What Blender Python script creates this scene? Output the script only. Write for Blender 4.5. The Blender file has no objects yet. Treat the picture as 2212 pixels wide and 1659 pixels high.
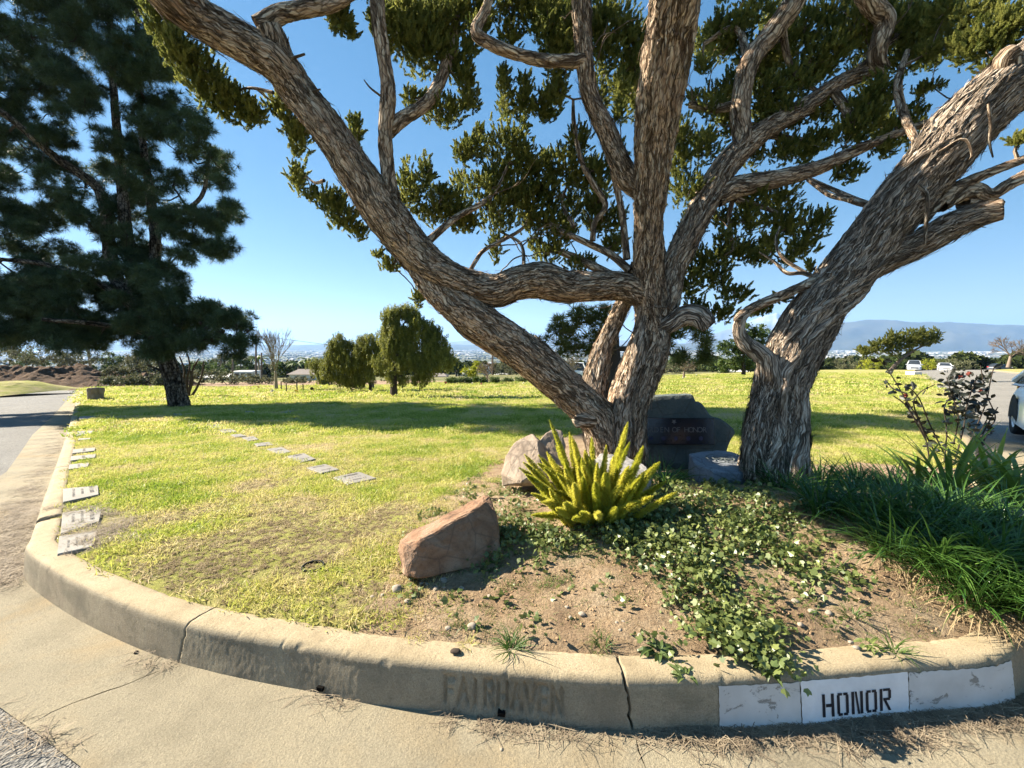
import bpy, bmesh, math, random
import numpy as np
from mathutils import Vector, Matrix, geometry
R = math.radians
rng = np.random.default_rng(11); random.seed(11)
S = bpy.context.scene; C = S.collection

# ------------------------------------------------------------------ camera, sky, sun, exposure
PITCH = R(5.02); F = 928.0; CX, CY = 1106.0, 829.5       # photo measured on a 2212 x 1659 grid
CAM = np.array([0.0, 0.0, 1.5])
cam_d = bpy.data.cameras.new('camera'); cam = bpy.data.objects.new('camera', cam_d); C.objects.link(cam)
cam.location = CAM; cam.rotation_euler = (R(90) - PITCH, 0, 0)
cam_d.sensor_width = 36; cam_d.lens = 36 * F / 2212; cam_d.clip_start = 0.05; cam_d.clip_end = 120000
S.camera = cam
SUN_EL, SUN_DIR = R(34), (-0.955, 0.295)                  # horizontal direction towards the sun
W = bpy.data.worlds.new('World'); S.world = W; W.use_nodes = True
wn = W.node_tree; bg = wn.nodes['Background']
sky = wn.nodes.new('ShaderNodeTexSky'); sky.sky_type = 'NISHITA'; sky.sun_disc = False
sky.sun_elevation = SUN_EL; sky.sun_rotation = math.atan2(SUN_DIR[0], SUN_DIR[1]) % (2 * math.pi)
sky.altitude = 300; sky.air_density = 1.0; sky.dust_density = 0.1; sky.ozone_density = 3.5
gm = wn.nodes.new('ShaderNodeGamma'); gm.inputs[1].default_value = 0.46
hs_ = wn.nodes.new('ShaderNodeHueSaturation'); hs_.inputs['Saturation'].default_value = 1.95
wn.links.new(sky.outputs[0], gm.inputs[0]); wn.links.new(gm.outputs[0], hs_.inputs['Color']); wn.links.new(hs_.outputs[0], bg.inputs[0]); bg.inputs[1].default_value = 0.078
sl = bpy.data.lights.new('sun', 'SUN'); sl.energy = 5.0; sl.angle = R(0.53); sl.color = (1.0, 0.91, 0.76)
sun = bpy.data.objects.new('sun', sl); C.objects.link(sun)
sv = Vector((SUN_DIR[0] * math.cos(SUN_EL), SUN_DIR[1] * math.cos(SUN_EL), math.sin(SUN_EL)))
sun.rotation_euler = sv.to_track_quat('Z', 'Y').to_euler(); sun.location = (-20, 10, 30)
S.view_settings.view_transform = 'Standard'; S.view_settings.look = 'None'
S.view_settings.exposure = 2.05; S.view_settings.gamma = 1.0; S.view_settings.use_curve_mapping = False
S.cycles.use_denoising = True
S.cycles.max_bounces = 8; S.cycles.transparent_max_bounces = 16; S.cycles.volume_bounces = 1
S.cycles.sample_clamp_indirect = 6.0

# ------------------------------------------------------------------ helpers: view geometry
FWD = np.array([0, math.cos(PITCH), -math.sin(PITCH)]); UP = np.array([0, math.sin(PITCH), math.cos(PITCH)])
RIGHT = np.array([1.0, 0, 0])
def ray(x, y): return RIGHT * (x - CX) / F + UP * (CY - y) / F + FWD
def P(x, y, D): return CAM + ray(x, y) * D                # a direction from the photo at an estimated depth
def proj(p):
    d = np.asarray(p, float) - CAM; z = d @ FWD
    return CX + F * (d @ RIGHT) / z, CY - F * (d @ UP) / z, z

def smooth(a, b, t):
    t = np.clip((t - a) / (b - a), 0, 1); return t * t * (3 - 2 * t)
_perm = np.random.default_rng(3).permutation(512).astype(np.int64)
_perm = np.concatenate([_perm, _perm, _perm])
_grad = np.random.default_rng(4).normal(size=(512, 3)); _grad /= np.linalg.norm(_grad, axis=1)[:, None]
def pn(p):
    """gradient noise, p (N,3) -> about -1..1"""
    p = np.asarray(p, float); i = np.floor(p).astype(np.int64); f = p - i; u = f * f * f * (f * (f * 6 - 15) + 10)
    i = i & 511; out = 0
    for dx in (0, 1):
        for dy in (0, 1):
            for dz in (0, 1):
                h = _perm[_perm[_perm[(i[:, 0] + dx) & 511] + ((i[:, 1] + dy) & 511)] + ((i[:, 2] + dz) & 511)] & 511
                g = _grad[h]
                d = (f[:, 0] - dx) * g[:, 0] + (f[:, 1] - dy) * g[:, 1] + (f[:, 2] - dz) * g[:, 2]
                w = (u[:, 0] if dx else 1 - u[:, 0]) * (u[:, 1] if dy else 1 - u[:, 1]) * (u[:, 2] if dz else 1 - u[:, 2])
                out = out + w * d
    return out * 1.6
def fbm(p, o=4):
    p = np.asarray(p, float); a = 1; s = 0
    for k in range(o):
        s = s + a * pn(p * 2 ** k + 17.3 * k); a *= 0.5
    return s

# terrain heights (numpy friendly)
TA, TB = 0.050, 0.014
def T(x, y):
    x = np.asarray(x, float); y = np.asarray(y, float)
    u = 0.5 * ((y - 3) + np.sqrt((y - 3) ** 2 + 1))
    t = -TA * u + TB * x * u / (u + 3)
    r = np.hypot(x, y)
    k = smooth(95, 900, r)
    return t * (1 - k) + (-85) * k
def mound(x, y):
    return (0.20 * np.exp(-((x - 1.35) / 1.7) ** 2 - ((y - 3.2) / 1.05) ** 2)
            + 0.20 * np.exp(-((x - 2.6) / 0.9) ** 2 - ((y - 2.7) / 0.6) ** 2)
            - 0.0)
def L(x, y):
    x = np.asarray(x, float); y = np.asarray(y, float)
    und = 0.05 * np.sin(x * 0.5 + 0.3 * y) * np.sin(y * 0.42 + 1.0) * smooth(5, 10, y)
    return T(x, y) + 0.195 + mound(x, y) + und
def G(x, y, fn=L, add=0.0, tmax=400):
    d = ray(x, y); t0 = 0.4; t = t0
    while t < tmax:
        p = CAM + d * t
        if p[2] < float(fn(p[0], p[1])) + add: break
        t0 = t; t *= 1.02
    a, b = t0, t
    for _ in range(30):
        m = (a + b) / 2; p = CAM + d * m
        if p[2] < float(fn(p[0], p[1])) + add: b = m
        else: a = m
    p = CAM + d * b; return np.array([p[0], p[1], float(fn(p[0], p[1])) + add])

# ------------------------------------------------------------------ helpers: objects
def mesh(name, v, f, uv=None, smooth_=False):
    m = bpy.data.meshes.new(name)
    m.from_pydata([tuple(map(float, q)) for q in v] if not isinstance(v, np.ndarray) else v.tolist(), [], f if isinstance(f, list) else f.tolist())
    if uv is not None:
        l = m.uv_layers.new(name='UVMap')
        idx = np.empty(len(m.loops), np.int32); m.loops.foreach_get('vertex_index', idx)
        l.data.foreach_set('uv', np.asarray(uv, np.float32)[idx].ravel())
    if smooth_: m.polygons.foreach_set('use_smooth', [True] * len(m.polygons))
    m.update(); return m
def obj(name, me, mat=None, parent=None):
    o = bpy.data.objects.new(name, me); C.objects.link(o)
    if mat is not None and me is not None and len(me.materials) == 0:
        for q in (mat if isinstance(mat, (list, tuple)) else [mat]): me.materials.append(q)
    if parent is not None:
        o.parent = parent
        o.matrix_parent_inverse = Matrix.Translation(-Vector(parent.location)) if parent.rotation_euler[:] == (0, 0, 0) else parent.matrix_basis.inverted()
    return o
def tag(o, label, cat, group=None):
    o['label'] = label; o['category'] = cat
    if group: o['group'] = group
    return o
def thing(name, loc, label, cat, group=None, rotz=0):
    o = bpy.data.objects.new(name, None); C.objects.link(o); o.location = tuple(map(float, loc)); o.rotation_euler = (0, 0, rotz)
    o.empty_display_size = 0.1
    return tag(o, label, cat, group)
def structure(o): o['kind'] = 'structure'; return o
def stuff(o): o['kind'] = 'stuff'; return o
class MB:
    """collects vertices and faces"""
    def __init__(s): s.v = []; s.f = []; s.uv = []; s.n = 0
    def add(s, v, f, uv=None):
        v = np.asarray(v, float); s.v.append(v)
        s.f += [[i + s.n for i in q] for q in (f if isinstance(f, list) else f.tolist())]
        s.uv.append(np.zeros((len(v), 2)) if uv is None else np.asarray(uv, float)); s.n += len(v)
    def box(s, c, size, rot=0.0, M=None):
        sx, sy, sz = [q / 2 for q in size]
        v = np.array([(a * sx, b * sy, d * sz) for a in (-1, 1) for b in (-1, 1) for d in (-1, 1)])
        if M is not None: v = v @ np.array(M).T
        if rot:
            cr, sr = math.cos(rot), math.sin(rot); v = np.stack([v[:, 0] * cr - v[:, 1] * sr, v[:, 0] * sr + v[:, 1] * cr, v[:, 2]], 1)
        s.add(v + np.asarray(c, float), [[0, 1, 3, 2], [4, 6, 7, 5], [0, 4, 5, 1], [2, 3, 7, 6], [0, 2, 6, 4], [1, 5, 7, 3]])
    def mesh(s, name, smooth_=False, uv=False):
        return mesh(name, np.concatenate(s.v) if s.v else np.zeros((0, 3)), s.f, np.concatenate(s.uv) if uv else None, smooth_)
def bevel(me, w=0.01, seg=2):
    bm = bmesh.new(); bm.from_mesh(me)
    bmesh.ops.bevel(bm, geom=list(bm.edges), offset=w, segments=seg, profile=0.6, affect='EDGES')
    bm.to_mesh(me); bm.free(); return me

def catmull(pts, n_per=8):
    p = np.asarray(pts, float); q = np.vstack([2 * p[0] - p[1], p, 2 * p[-1] - p[-2]]); out = []
    for i in range(1, len(q) - 2):
        t = np.linspace(0, 1, n_per, endpoint=False)[:, None]
        a, b, c, d = q[i - 1], q[i], q[i + 1], q[i + 2]
        out.append(0.5 * ((2 * b) + (-a + c) * t + (2 * a - 5 * b + 4 * c - d) * t ** 2 + (-a + 3 * b - 3 * c + d) * t ** 3))
    out.append(q[-2][None]); return np.vstack(out)
def resample(p, step):
    d = np.linalg.norm(np.diff(p[:, :3], axis=0), axis=1); s = np.concatenate([[0], np.cumsum(d)])
    n = max(2, int(s[-1] / step) + 1); t = np.linspace(0, s[-1], n)
    return np.stack([np.interp(t, s, p[:, k]) for k in range(p.shape[1])], 1), t
def frames(p):
    tan = np.gradient(p, axis=0); tan /= np.linalg.norm(tan, axis=1)[:, None] + 1e-9
    n = np.cross(tan[0], [0.3, 0.9, 0.2]); n /= np.linalg.norm(n); N = [n]
    for i in range(1, len(p)):
        n = N[-1] - tan[i] * (N[-1] @ tan[i]); n /= np.linalg.norm(n) + 1e-9; N.append(n)
    N = np.array(N); return tan, N, np.cross(tan, N)
def tube(pts, seg=8, step=0.05, lobes=None, bark=0.0, lump=0.0, cap=True, twist=0.0, seed=0.0):
    """pts rows (x,y,z,r) -> verts, faces, uv in metres"""
    c = catmull(pts, 10) if len(pts) > 2 else np.asarray(pts, float)
    c, s = resample(c, step); p = c[:, :3]; r = np.maximum(c[:, 3], 0.0005)
    t, n, b = frames(p); k = len(p)
    th = np.linspace(0, 2 * np.pi, seg + 1)
    TH, SS = np.meshgrid(th, s); RR = np.repeat(r[:, None], seg + 1, 1)
    rad = RR.copy()
    if lobes:
        for m, a, ph, fade in lobes:
            w = np.exp(-s / fade)[:, None] if fade else 1.0
            rad = rad * (1 + a * w * np.cos(m * TH + ph + twist * SS))
    if bark or lump:
        cx, sx = np.cos(TH + twist * SS * 0.3) * RR, np.sin(TH + twist * SS * 0.3) * RR
        if lump: rad = rad * (1 + lump * pn(np.stack([cx * 5, sx * 5, SS * 3.0 + seed], -1).reshape(-1, 3)).reshape(rad.shape))
        if bark:
            w = pn(np.stack([cx * 6, sx * 6, SS * 3 + seed + 9], -1).reshape(-1, 3)).reshape(rad.shape) * 0.05
            a = pn(np.stack([(cx + w) * 34, (sx + w) * 34, SS * 2.6 + seed], -1).reshape(-1, 3)).reshape(rad.shape)
            b2 = pn(np.stack([(cx - w) * 60, (sx + w) * 60, SS * 8 + seed + 5], -1).reshape(-1, 3)).reshape(rad.shape)
            c2 = pn(np.stack([(cx - w) * 34, (sx + w) * 34, SS * 26 + seed + 2], -1).reshape(-1, 3)).reshape(rad.shape)
            rad = rad + bark * (0.45 - 1.3 * np.abs(a)) + bark * 0.6 * (0.3 - np.abs(b2)) + bark * 0.3 * c2
    V = p[:, None, :] + rad[..., None] * (np.cos(TH)[..., None] * n[:, None, :] + np.sin(TH)[..., None] * b[:, None, :])
    V[:, -1] = V[:, 0]
    uv = np.stack([TH * np.maximum(RR, 0.03), SS], -1)
    i, j = np.meshgrid(np.arange(k - 1), np.arange(seg), indexing='ij'); a = (i * (seg + 1) + j).ravel()
    f = np.stack([a, a + 1, a + seg + 2, a + seg + 1], 1).tolist()
    V = V.reshape(-1, 3); uv = uv.reshape(-1, 2)
    if cap:
        V = np.vstack([V, p[-1] + t[-1] * r[-1] * 0.12]); uv = np.vstack([uv, [0, s[-1]]]); e = len(V) - 1; b0 = (k - 1) * (seg + 1)
        f += [[b0 + j, b0 + j + 1, e] for j in range(seg)]
    return V, f, uv

# geometry-node scatter for what nobody could count
def scatter(name, protos, pts, rot, scl, mat=None, parent=None, idx=None, dry=None):
    pts = np.asarray(pts, float)
    col = bpy.data.collections.new(name + '_set')
    for i, me in enumerate(protos):
        o = bpy.data.objects.new(f'{name}_proto_{i}', me); col.objects.link(o)
    m = bpy.data.meshes.new(name); m.from_pydata(pts.tolist(), [], [])
    n = len(pts)
    a = m.attributes.new('rot', 'FLOAT_VECTOR', 'POINT'); a.data.foreach_set('vector', np.asarray(rot, np.float32).ravel())
    a = m.attributes.new('scl', 'FLOAT_VECTOR', 'POINT'); sc = np.asarray(scl, np.float32)
    if sc.ndim == 1: sc = np.repeat(sc[:, None], 3, 1)
    a.data.foreach_set('vector', sc.ravel())
    a = m.attributes.new('idx', 'INT', 'POINT')
    a.data.foreach_set('value', (rng.integers(0, len(protos), n) if idx is None else np.asarray(idx)).astype(np.int32))
    if dry is not None:
        a = m.attributes.new('dry', 'FLOAT', 'POINT'); a.data.foreach_set('value', np.asarray(dry, np.float32))
    o = obj(name, m, None, parent)
    ng = bpy.data.node_groups.new(name + '_nodes', 'GeometryNodeTree')
    ng.interface.new_socket('Geometry', in_out='INPUT', socket_type='NodeSocketGeometry')
    ng.interface.new_socket('Geometry', in_out='OUTPUT', socket_type='NodeSocketGeometry')
    N = ng.nodes; gi = N.new('NodeGroupInput'); go = N.new('NodeGroupOutput'); ip = N.new('GeometryNodeInstanceOnPoints')
    ci = N.new('GeometryNodeCollectionInfo'); ci.inputs['Collection'].default_value = col
    ci.inputs['Separate Children'].default_value = True; ci.inputs['Reset Children'].default_value = True
    def na(nm, ty):
        q = N.new('GeometryNodeInputNamedAttribute'); q.data_type = ty; q.inputs['Name'].default_value = nm; return q.outputs['Attribute']
    e = N.new('FunctionNodeEulerToRotation'); l = ng.links.new
    l(na('rot', 'FLOAT_VECTOR'), e.inputs[0]); l(e.outputs[0], ip.inputs['Rotation']); l(na('scl', 'FLOAT_VECTOR'), ip.inputs['Scale'])
    l(gi.outputs[0], ip.inputs['Points']); l(ci.outputs[0], ip.inputs['Instance'])
    ip.inputs['Pick Instance'].default_value = True; l(na('idx', 'INT'), ip.inputs['Instance Index']); l(ip.outputs[0], go.inputs[0])
    o.modifiers.new('scatter', 'NODES').node_group = ng
    return stuff(o)
def dir_rot(d):
    d = np.asarray(d, float); d = d / (np.linalg.norm(d, axis=1)[:, None] + 1e-9)
    return np.stack([np.zeros(len(d)), np.arccos(np.clip(d[:, 2], -1, 1)), np.arctan2(d[:, 1], d[:, 0])], 1)

# ------------------------------------------------------------------ helpers: materials
class NT:
    def __init__(s, name):
        s.m = bpy.data.materials.new(name); s.m.use_nodes = True; s.t = s.m.node_tree; s.n = s.t.nodes
        s.b = s.n['Principled BSDF']; s.o = s.n['Material Output']; s.l = s.t.links.new
    def node(s, ty, **kw):
        q = s.n.new(ty)
        for k, v in kw.items():
            if k in q.inputs and not hasattr(type(q), k): pass
            setattr(q, k, v)
        return q
    def pos(s): return s.node('ShaderNodeNewGeometry').outputs['Position']
    def uv(s): return s.node('ShaderNodeTexCoord').outputs['UV']
    def objc(s): return s.node('ShaderNodeTexCoord').outputs['Object']
    def mapv(s, v, scale=(1, 1, 1), loc=(0, 0, 0), rot=(0, 0, 0)):
        q = s.node('ShaderNodeMapping'); q.inputs['Scale'].default_value = scale; q.inputs['Location'].default_value = loc; q.inputs['Rotation'].default_value = rot
        s.l(v, q.inputs['Vector']); return q.outputs[0]
    def noise(s, v, scale, det=4, ro=0.55, dist=0.0):
        q = s.node('ShaderNodeTexNoise'); q.inputs['Scale'].default_value = scale; q.inputs['Detail'].default_value = det
        q.inputs['Roughness'].default_value = ro; q.inputs['Distortion'].default_value = dist; s.l(v, q.inputs['Vector']); return q.outputs['Fac']
    def voro(s, v, scale, feat='F1', rand=1.0, out='Distance'):
        q = s.node('ShaderNodeTexVoronoi'); q.feature = feat; q.inputs['Scale'].default_value = scale; q.inputs['Randomness'].default_value = rand
        s.l(v, q.inputs['Vector']); return q.outputs[out]
    def ramp(s, f, stops, inter='LINEAR'):
        q = s.node('ShaderNodeValToRGB'); q.color_ramp.interpolation = inter; e = q.color_ramp.elements
        while len(e) < len(stops): e.new(0.5)
        for k, (p, c) in enumerate(stops):
            e[k].position = p; e[k].color = (*c, 1) if len(c) == 3 else c
        s.l(f, q.inputs[0]); return q.outputs[0]
    def gray(s, f, a, b): return s.ramp(f, [(a, (0, 0, 0)), (b, (1, 1, 1))])
    def mix(s, f, a, b, mode='MIX'):
        q = s.node('ShaderNodeMix'); q.data_type = 'RGBA'; q.blend_type = mode
        for val, i in ((f, 0), (a, 6), (b, 7)):
            if hasattr(val, 'is_linked'): s.l(val, q.inputs[i])
            else: q.inputs[i].default_value = val if i == 0 else (*val, 1)
        return q.outputs[2]
    def math(s, op, a, b=0.5):
        q = s.node('ShaderNodeMath'); q.operation = op
        for val, i in ((a, 0), (b, 1)):
            if hasattr(val, 'is_linked'): s.l(val, q.inputs[i])
            else: q.inputs[i].default_value = val
        return q.outputs[0]
    def attr(s, nm):
        q = s.node('ShaderNodeAttribute'); q.attribute_name = nm; return q.outputs['Fac']
    def rand(s): return s.node('ShaderNodeObjectInfo').outputs['Random']
    def bump(s, h, st=0.5, dist=0.02, prev=None):
        q = s.node('ShaderNodeBump'); q.inputs['Strength'].default_value = st; q.inputs['Distance'].default_value = dist
        s.l(h, q.inputs['Height'])
        if prev is not None: s.l(prev, q.inputs['Normal'])
        return q.outputs[0]
    def done(s, col, rough=0.8, nrm=None, spec=0.3, trans=None, tcol=None):
        b = s.b
        if hasattr(col, 'is_linked'): s.l(col, b.inputs['Base Color'])
        else: b.inputs['Base Color'].default_value = (*col, 1)
        if hasattr(rough, 'is_linked'): s.l(rough, b.inputs['Roughness'])
        else: b.inputs['Roughness'].default_value = rough
        b.inputs['Specular IOR Level'].default_value = spec
        if nrm is not None: s.l(nrm, b.inputs['Normal'])
        if trans:
            t = s.node('ShaderNodeBsdfTranslucent'); c = col if tcol is None else tcol
            if hasattr(c, 'is_linked'): s.l(c, t.inputs[0])
            else: t.inputs[0].default_value = (*c, 1)
            x = s.node('ShaderNodeMixShader'); x.inputs[0].default_value = trans
            s.l(b.outputs[0], x.inputs[1]); s.l(t.outputs[0], x.inputs[2]); s.l(x.outputs[0], s.o.inputs[0])
        return s.m
# ------------------------------------------------------------------ materials
def m_plain(name, col, rough=0.7, spec=0.3, var=0.12, scale=6.0, bump=0.0, metal=0.0):
    n = NT(name); f = n.noise(n.objc(), scale, 5)
    c = n.mix(f, tuple(q * (1 - var) for q in col), tuple(min(1, q * (1 + var)) for q in col))
    nr = n.bump(n.noise(n.objc(), scale * 8, 5), 0.4, bump) if bump else None
    n.b.inputs['Metallic'].default_value = metal
    return n.done(c, rough, nr, spec)
def m_concrete(name, dark, light, tan):
    n = NT(name); p = n.pos()
    c = n.ramp(n.noise(p, 2.2, 6, 0.6), [(0.3, dark), (0.5, light), (0.72, tan)])
    c = n.mix(n.gray(n.noise(p, 0.9, 5, 0.6, 0.8), 0.5, 0.72), c, (tan[0] * 1.02, tan[1] * 0.86, tan[2] * 0.66))
    sp = n.gray(n.noise(p, 160, 4, 0.75), 0.36, 0.64)
    c = n.mix(n.math('MULTIPLY', n.math('SUBTRACT', 1.0, sp), 0.5), c, (0.10, 0.085, 0.06))
    c = n.mix(n.gray(n.noise(p, 34, 6, 0.7), 0.56, 0.74), c, (0.17, 0.145, 0.105))
    pit = n.gray(n.voro(p, 55), 0.03, 0.11)
    c = n.mix(n.math('MULTIPLY', n.math('SUBTRACT', 1.0, pit), 0.7), c, (0.09, 0.075, 0.05))
    nr = n.bump(n.noise(p, 95, 6, 0.75), 0.9, 0.008); nr = n.bump(pit, 0.5, 0.004, nr)
    return n.done(c, 0.92, nr, 0.2)
M = {}
M['concrete'] = m_concrete('apron_concrete', (0.202, 0.172, 0.116), (0.297, 0.256, 0.176), (0.344, 0.292, 0.194))
def m_kerb():
    n = NT('kerb_concrete'); p = n.pos()
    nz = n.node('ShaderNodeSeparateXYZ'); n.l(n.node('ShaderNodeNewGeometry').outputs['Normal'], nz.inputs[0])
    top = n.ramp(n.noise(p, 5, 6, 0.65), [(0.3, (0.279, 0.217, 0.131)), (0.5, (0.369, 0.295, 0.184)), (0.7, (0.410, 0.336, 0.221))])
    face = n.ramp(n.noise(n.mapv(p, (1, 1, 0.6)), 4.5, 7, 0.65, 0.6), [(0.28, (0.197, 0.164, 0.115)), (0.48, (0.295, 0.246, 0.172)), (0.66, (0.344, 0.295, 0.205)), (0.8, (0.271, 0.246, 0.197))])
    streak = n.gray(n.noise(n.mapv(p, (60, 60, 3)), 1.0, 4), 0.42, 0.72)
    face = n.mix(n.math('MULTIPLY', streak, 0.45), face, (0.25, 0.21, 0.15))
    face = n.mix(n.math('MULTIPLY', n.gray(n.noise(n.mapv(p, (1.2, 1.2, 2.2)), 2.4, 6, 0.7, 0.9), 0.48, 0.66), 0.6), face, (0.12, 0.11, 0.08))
    c = n.mix(n.gray(nz.outputs[2], 0.45, 0.8), face, top)  # paler top holds some of the sunlight in its colour; face adds grime stains
    c = n.mix(n.gray(n.noise(p, 26, 6, 0.75), 0.57, 0.72), c, n.mix(0.5, c, (0.10, 0.085, 0.06)))
    sp = n.gray(n.noise(p, 150, 4, 0.8), 0.38, 0.6)
    c = n.mix(n.math('MULTIPLY', n.math('SUBTRACT', 1.0, sp), 0.45), c, (0.12, 0.095, 0.06))
    pit = n.gray(n.voro(p, 60), 0.04, 0.13)
    c = n.mix(n.math('MULTIPLY', n.math('SUBTRACT', 1.0, pit), 0.6), c, (0.08, 0.065, 0.045))
    nr = n.bump(n.noise(p, 140, 5, 0.7), 0.7, 0.004); nr = n.bump(pit, 0.6, 0.004, nr)
    return n.done(c, 0.9, nr, 0.2)
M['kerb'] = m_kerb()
def m_paint():
    n = NT('kerb_paint'); p = n.pos()
    base = n.ramp(n.noise(p, 6, 4), [(0.35, (0.46, 0.45, 0.43)), (0.7, (0.58, 0.57, 0.55))])
    w = n.gray(n.noise(n.mapv(p, (1, 1, 1.6)), 9, 7, 0.72, 0.5), 0.575, 0.61)
    w2 = n.gray(n.noise(p, 45, 5, 0.7), 0.67, 0.70)
    c = n.mix(w, base, (0.24, 0.23, 0.21)); c = n.mix(w2, c, (0.2, 0.18, 0.14))
    return n.done(c, 0.6, n.bump(n.math('SUBTRACT', 1.0, w), 0.4, 0.002), 0.3)
M['paint'] = m_paint()
def m_paint2():
    n = NT('kerb_paint_fresh'); p = n.pos()
    c = n.ramp(n.noise(p, 9, 6, 0.7), [(0.3, (0.62, 0.62, 0.62)), (0.6, (0.72, 0.72, 0.72)), (0.74, (0.58, 0.57, 0.55))])
    return n.done(c, 0.55, n.bump(n.noise(p, 120, 4), 0.3, 0.002), 0.3)
M['paint_fresh'] = m_paint2()
M['black_paint'] = m_plain('stencil_black', (0.012, 0.013, 0.02), 0.55, 0.3, 0.3, 30)
def m_asphalt(name, a, b):
    n = NT(name); p = n.pos()
    c = n.ramp(n.noise(p, 0.55, 6, 0.65, 0.4), [(0.3, a), (0.7, b)])
    g = n.voro(p, 85, 'F1', 1.0, 'Color'); gb = n.node('ShaderNodeRGBToBW'); n.l(g, gb.inputs[0]); c = n.mix(n.gray(gb.outputs[0], 0.2, 0.8), n.mix(0.55, c, (0.03, 0.028, 0.025)), n.mix(0.3, c, (0.34, 0.31, 0.26)))
    cr = n.gray(n.voro(n.mapv(p, (1, 1, 1)), 0.8, 'DISTANCE_TO_EDGE'), 0.0, 0.006)
    c = n.mix(n.math('MULTIPLY', n.math('SUBTRACT', 1.0, cr), 0.55), c, (0.02, 0.02, 0.02))
    return n.done(c, 0.88, n.bump(n.voro(p, 85), 0.8, 0.01), 0.3)
M['asphalt'] = m_asphalt('asphalt', (0.098, 0.095, 0.090), (0.172, 0.167, 0.155))
M['asphalt_pale'] = m_asphalt('asphalt_pale', (0.210, 0.195, 0.165), (0.300, 0.277, 0.240))
def lawn_cols(n, p):
    big = n.noise(n.mapv(p, (1, 1, 0)), 0.55, 5, 0.6, 0.3)
    med = n.noise(n.mapv(p, (1, 1, 0)), 2.3, 5, 0.65, 0.4)
    f = n.math('ADD', n.math('MULTIPLY', big, 0.5), n.math('MULTIPLY', med, 0.5))
    return f
def m_ground():
    n = NT('lawn_ground'); p = n.pos(); f = lawn_cols(n, p)
    g = n.ramp(f, [(0.34, (0.240, 0.264, 0.048)), (0.46, (0.372, 0.360, 0.096)), (0.55, (0.432, 0.372, 0.156)), (0.68, (0.456, 0.348, 0.204))])
    fine = n.noise(p, 70, 5, 0.75); g = n.mix(n.gray(fine, 0.3, 0.7), n.mix(0.55, g, (0.03, 0.03, 0.01)), g)
    so = n.ramp(n.noise(p, 3.5, 6, 0.65), [(0.3, (0.251, 0.165, 0.100)), (0.5, (0.376, 0.271, 0.167)), (0.68, (0.451, 0.348, 0.230))])
    so = n.mix(n.gray(n.noise(p, 55, 6, 0.75), 0.35, 0.62), n.mix(0.5, so, (0.08, 0.045, 0.025)), so)
    sm = n.gray(n.math('ADD', n.attr('soil'), n.math('MULTIPLY', n.math('SUBTRACT', n.noise(p, 5, 5, 0.7), 0.5), 0.9)), 0.42, 0.58)
    c = n.mix(sm, g, so)
    nr = n.bump(n.noise(p, 45, 6, 0.75), 1.0, 0.03)
    return n.done(c, 0.95, nr, 0.1)
M['ground'] = m_ground()
def m_blade(name, stops, trans=0.45, rough=0.5, hue=0.3):
    n = NT(name); p = n.pos(); f = lawn_cols(n, p)
    q = n.node('ShaderNodeAttribute'); q.attribute_type = 'INSTANCER'; q.attribute_name = 'dry'
    f = n.math('ADD', n.math('MULTIPLY', f, 0.45), n.math('MULTIPLY', n.math('ADD', q.outputs['Fac'], 0.55), 0.42))
    c = n.ramp(n.math('ADD', f, n.math('MULTIPLY', n.math('SUBTRACT', n.rand(), 0.5), hue)), stops)
    return n.done(c, rough, None, 0.35, trans)
M['blade'] = m_blade('lawn_blade', [(0.24, (0.196, 0.282, 0.030)), (0.38, (0.380, 0.418, 0.072)), (0.5, (0.517, 0.486, 0.144)), (0.62, (0.552, 0.475, 0.216)), (0.8, (0.575, 0.463, 0.300))])
def m_leaf(name, a, b, trans=0.35, rough=0.55, spec=0.35, pv=1.2):
    n = NT(name)
    f = n.math('ADD', n.math('MULTIPLY', n.rand(), 0.55), n.math('MULTIPLY', n.noise(n.pos(), pv, 3), 0.55))
    c = n.ramp(f, [(0.2, a), (0.85, b)])
    return n.done(c, rough, None, spec, trans)
M['juniper'] = m_leaf('juniper_foliage', (0.07, 0.10, 0.02), (0.33, 0.33, 0.085), 0.55, 0.6, 0.2)
M['pine'] = m_leaf('pine_needles', (0.024, 0.05, 0.022), (0.09, 0.125, 0.05), 0.28, 0.5, 0.3)
M['pine_lit'] = m_leaf('pine_needles_olive', (0.06, 0.085, 0.02), (0.19, 0.20, 0.055), 0.4, 0.5, 0.3)
M['olive'] = m_leaf('weeping_leaves', (0.083, 0.101, 0.020), (0.314, 0.314, 0.066), 0.35, 0.55, 0.25, 0.7)
M['green'] = m_leaf('broad_leaves', (0.025, 0.05, 0.01), (0.09, 0.13, 0.025), 0.35, 0.55)
M['lime'] = m_leaf('lime_leaves', (0.2, 0.24, 0.015), (0.38, 0.38, 0.03), 0.4, 0.55)
M['scrub'] = m_leaf('scrub_leaves', (0.06, 0.065, 0.03), (0.15, 0.15, 0.07), 0.25, 0.7)
M['rust'] = m_leaf('rust_leaves', (0.16, 0.08, 0.03), (0.28, 0.17, 0.06), 0.25, 0.7)
M['drytwig'] = m_plain('dry_twigs', (0.20, 0.155, 0.12), 0.9, 0.1, 0.2)
M['ivy'] = m_leaf('ivy_leaves', (0.05, 0.085, 0.02), (0.22, 0.25, 0.075), 0.3, 0.42, 0.5, 5.0)
M['fern'] = m_leaf('fern_needles', (0.44, 0.45, 0.04), (0.68, 0.63, 0.11), 0.55, 0.55, 0.3, 6.0)
M['liriope'] = m_leaf('lily_turf', (0.036, 0.102, 0.017), (0.120, 0.216, 0.042), 0.35, 0.24, 0.7, 6.0)
M['strap'] = m_leaf('strap_leaf', (0.087, 0.174, 0.023), (0.246, 0.334, 0.043), 0.35, 0.35, 0.5, 4.0)
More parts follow.
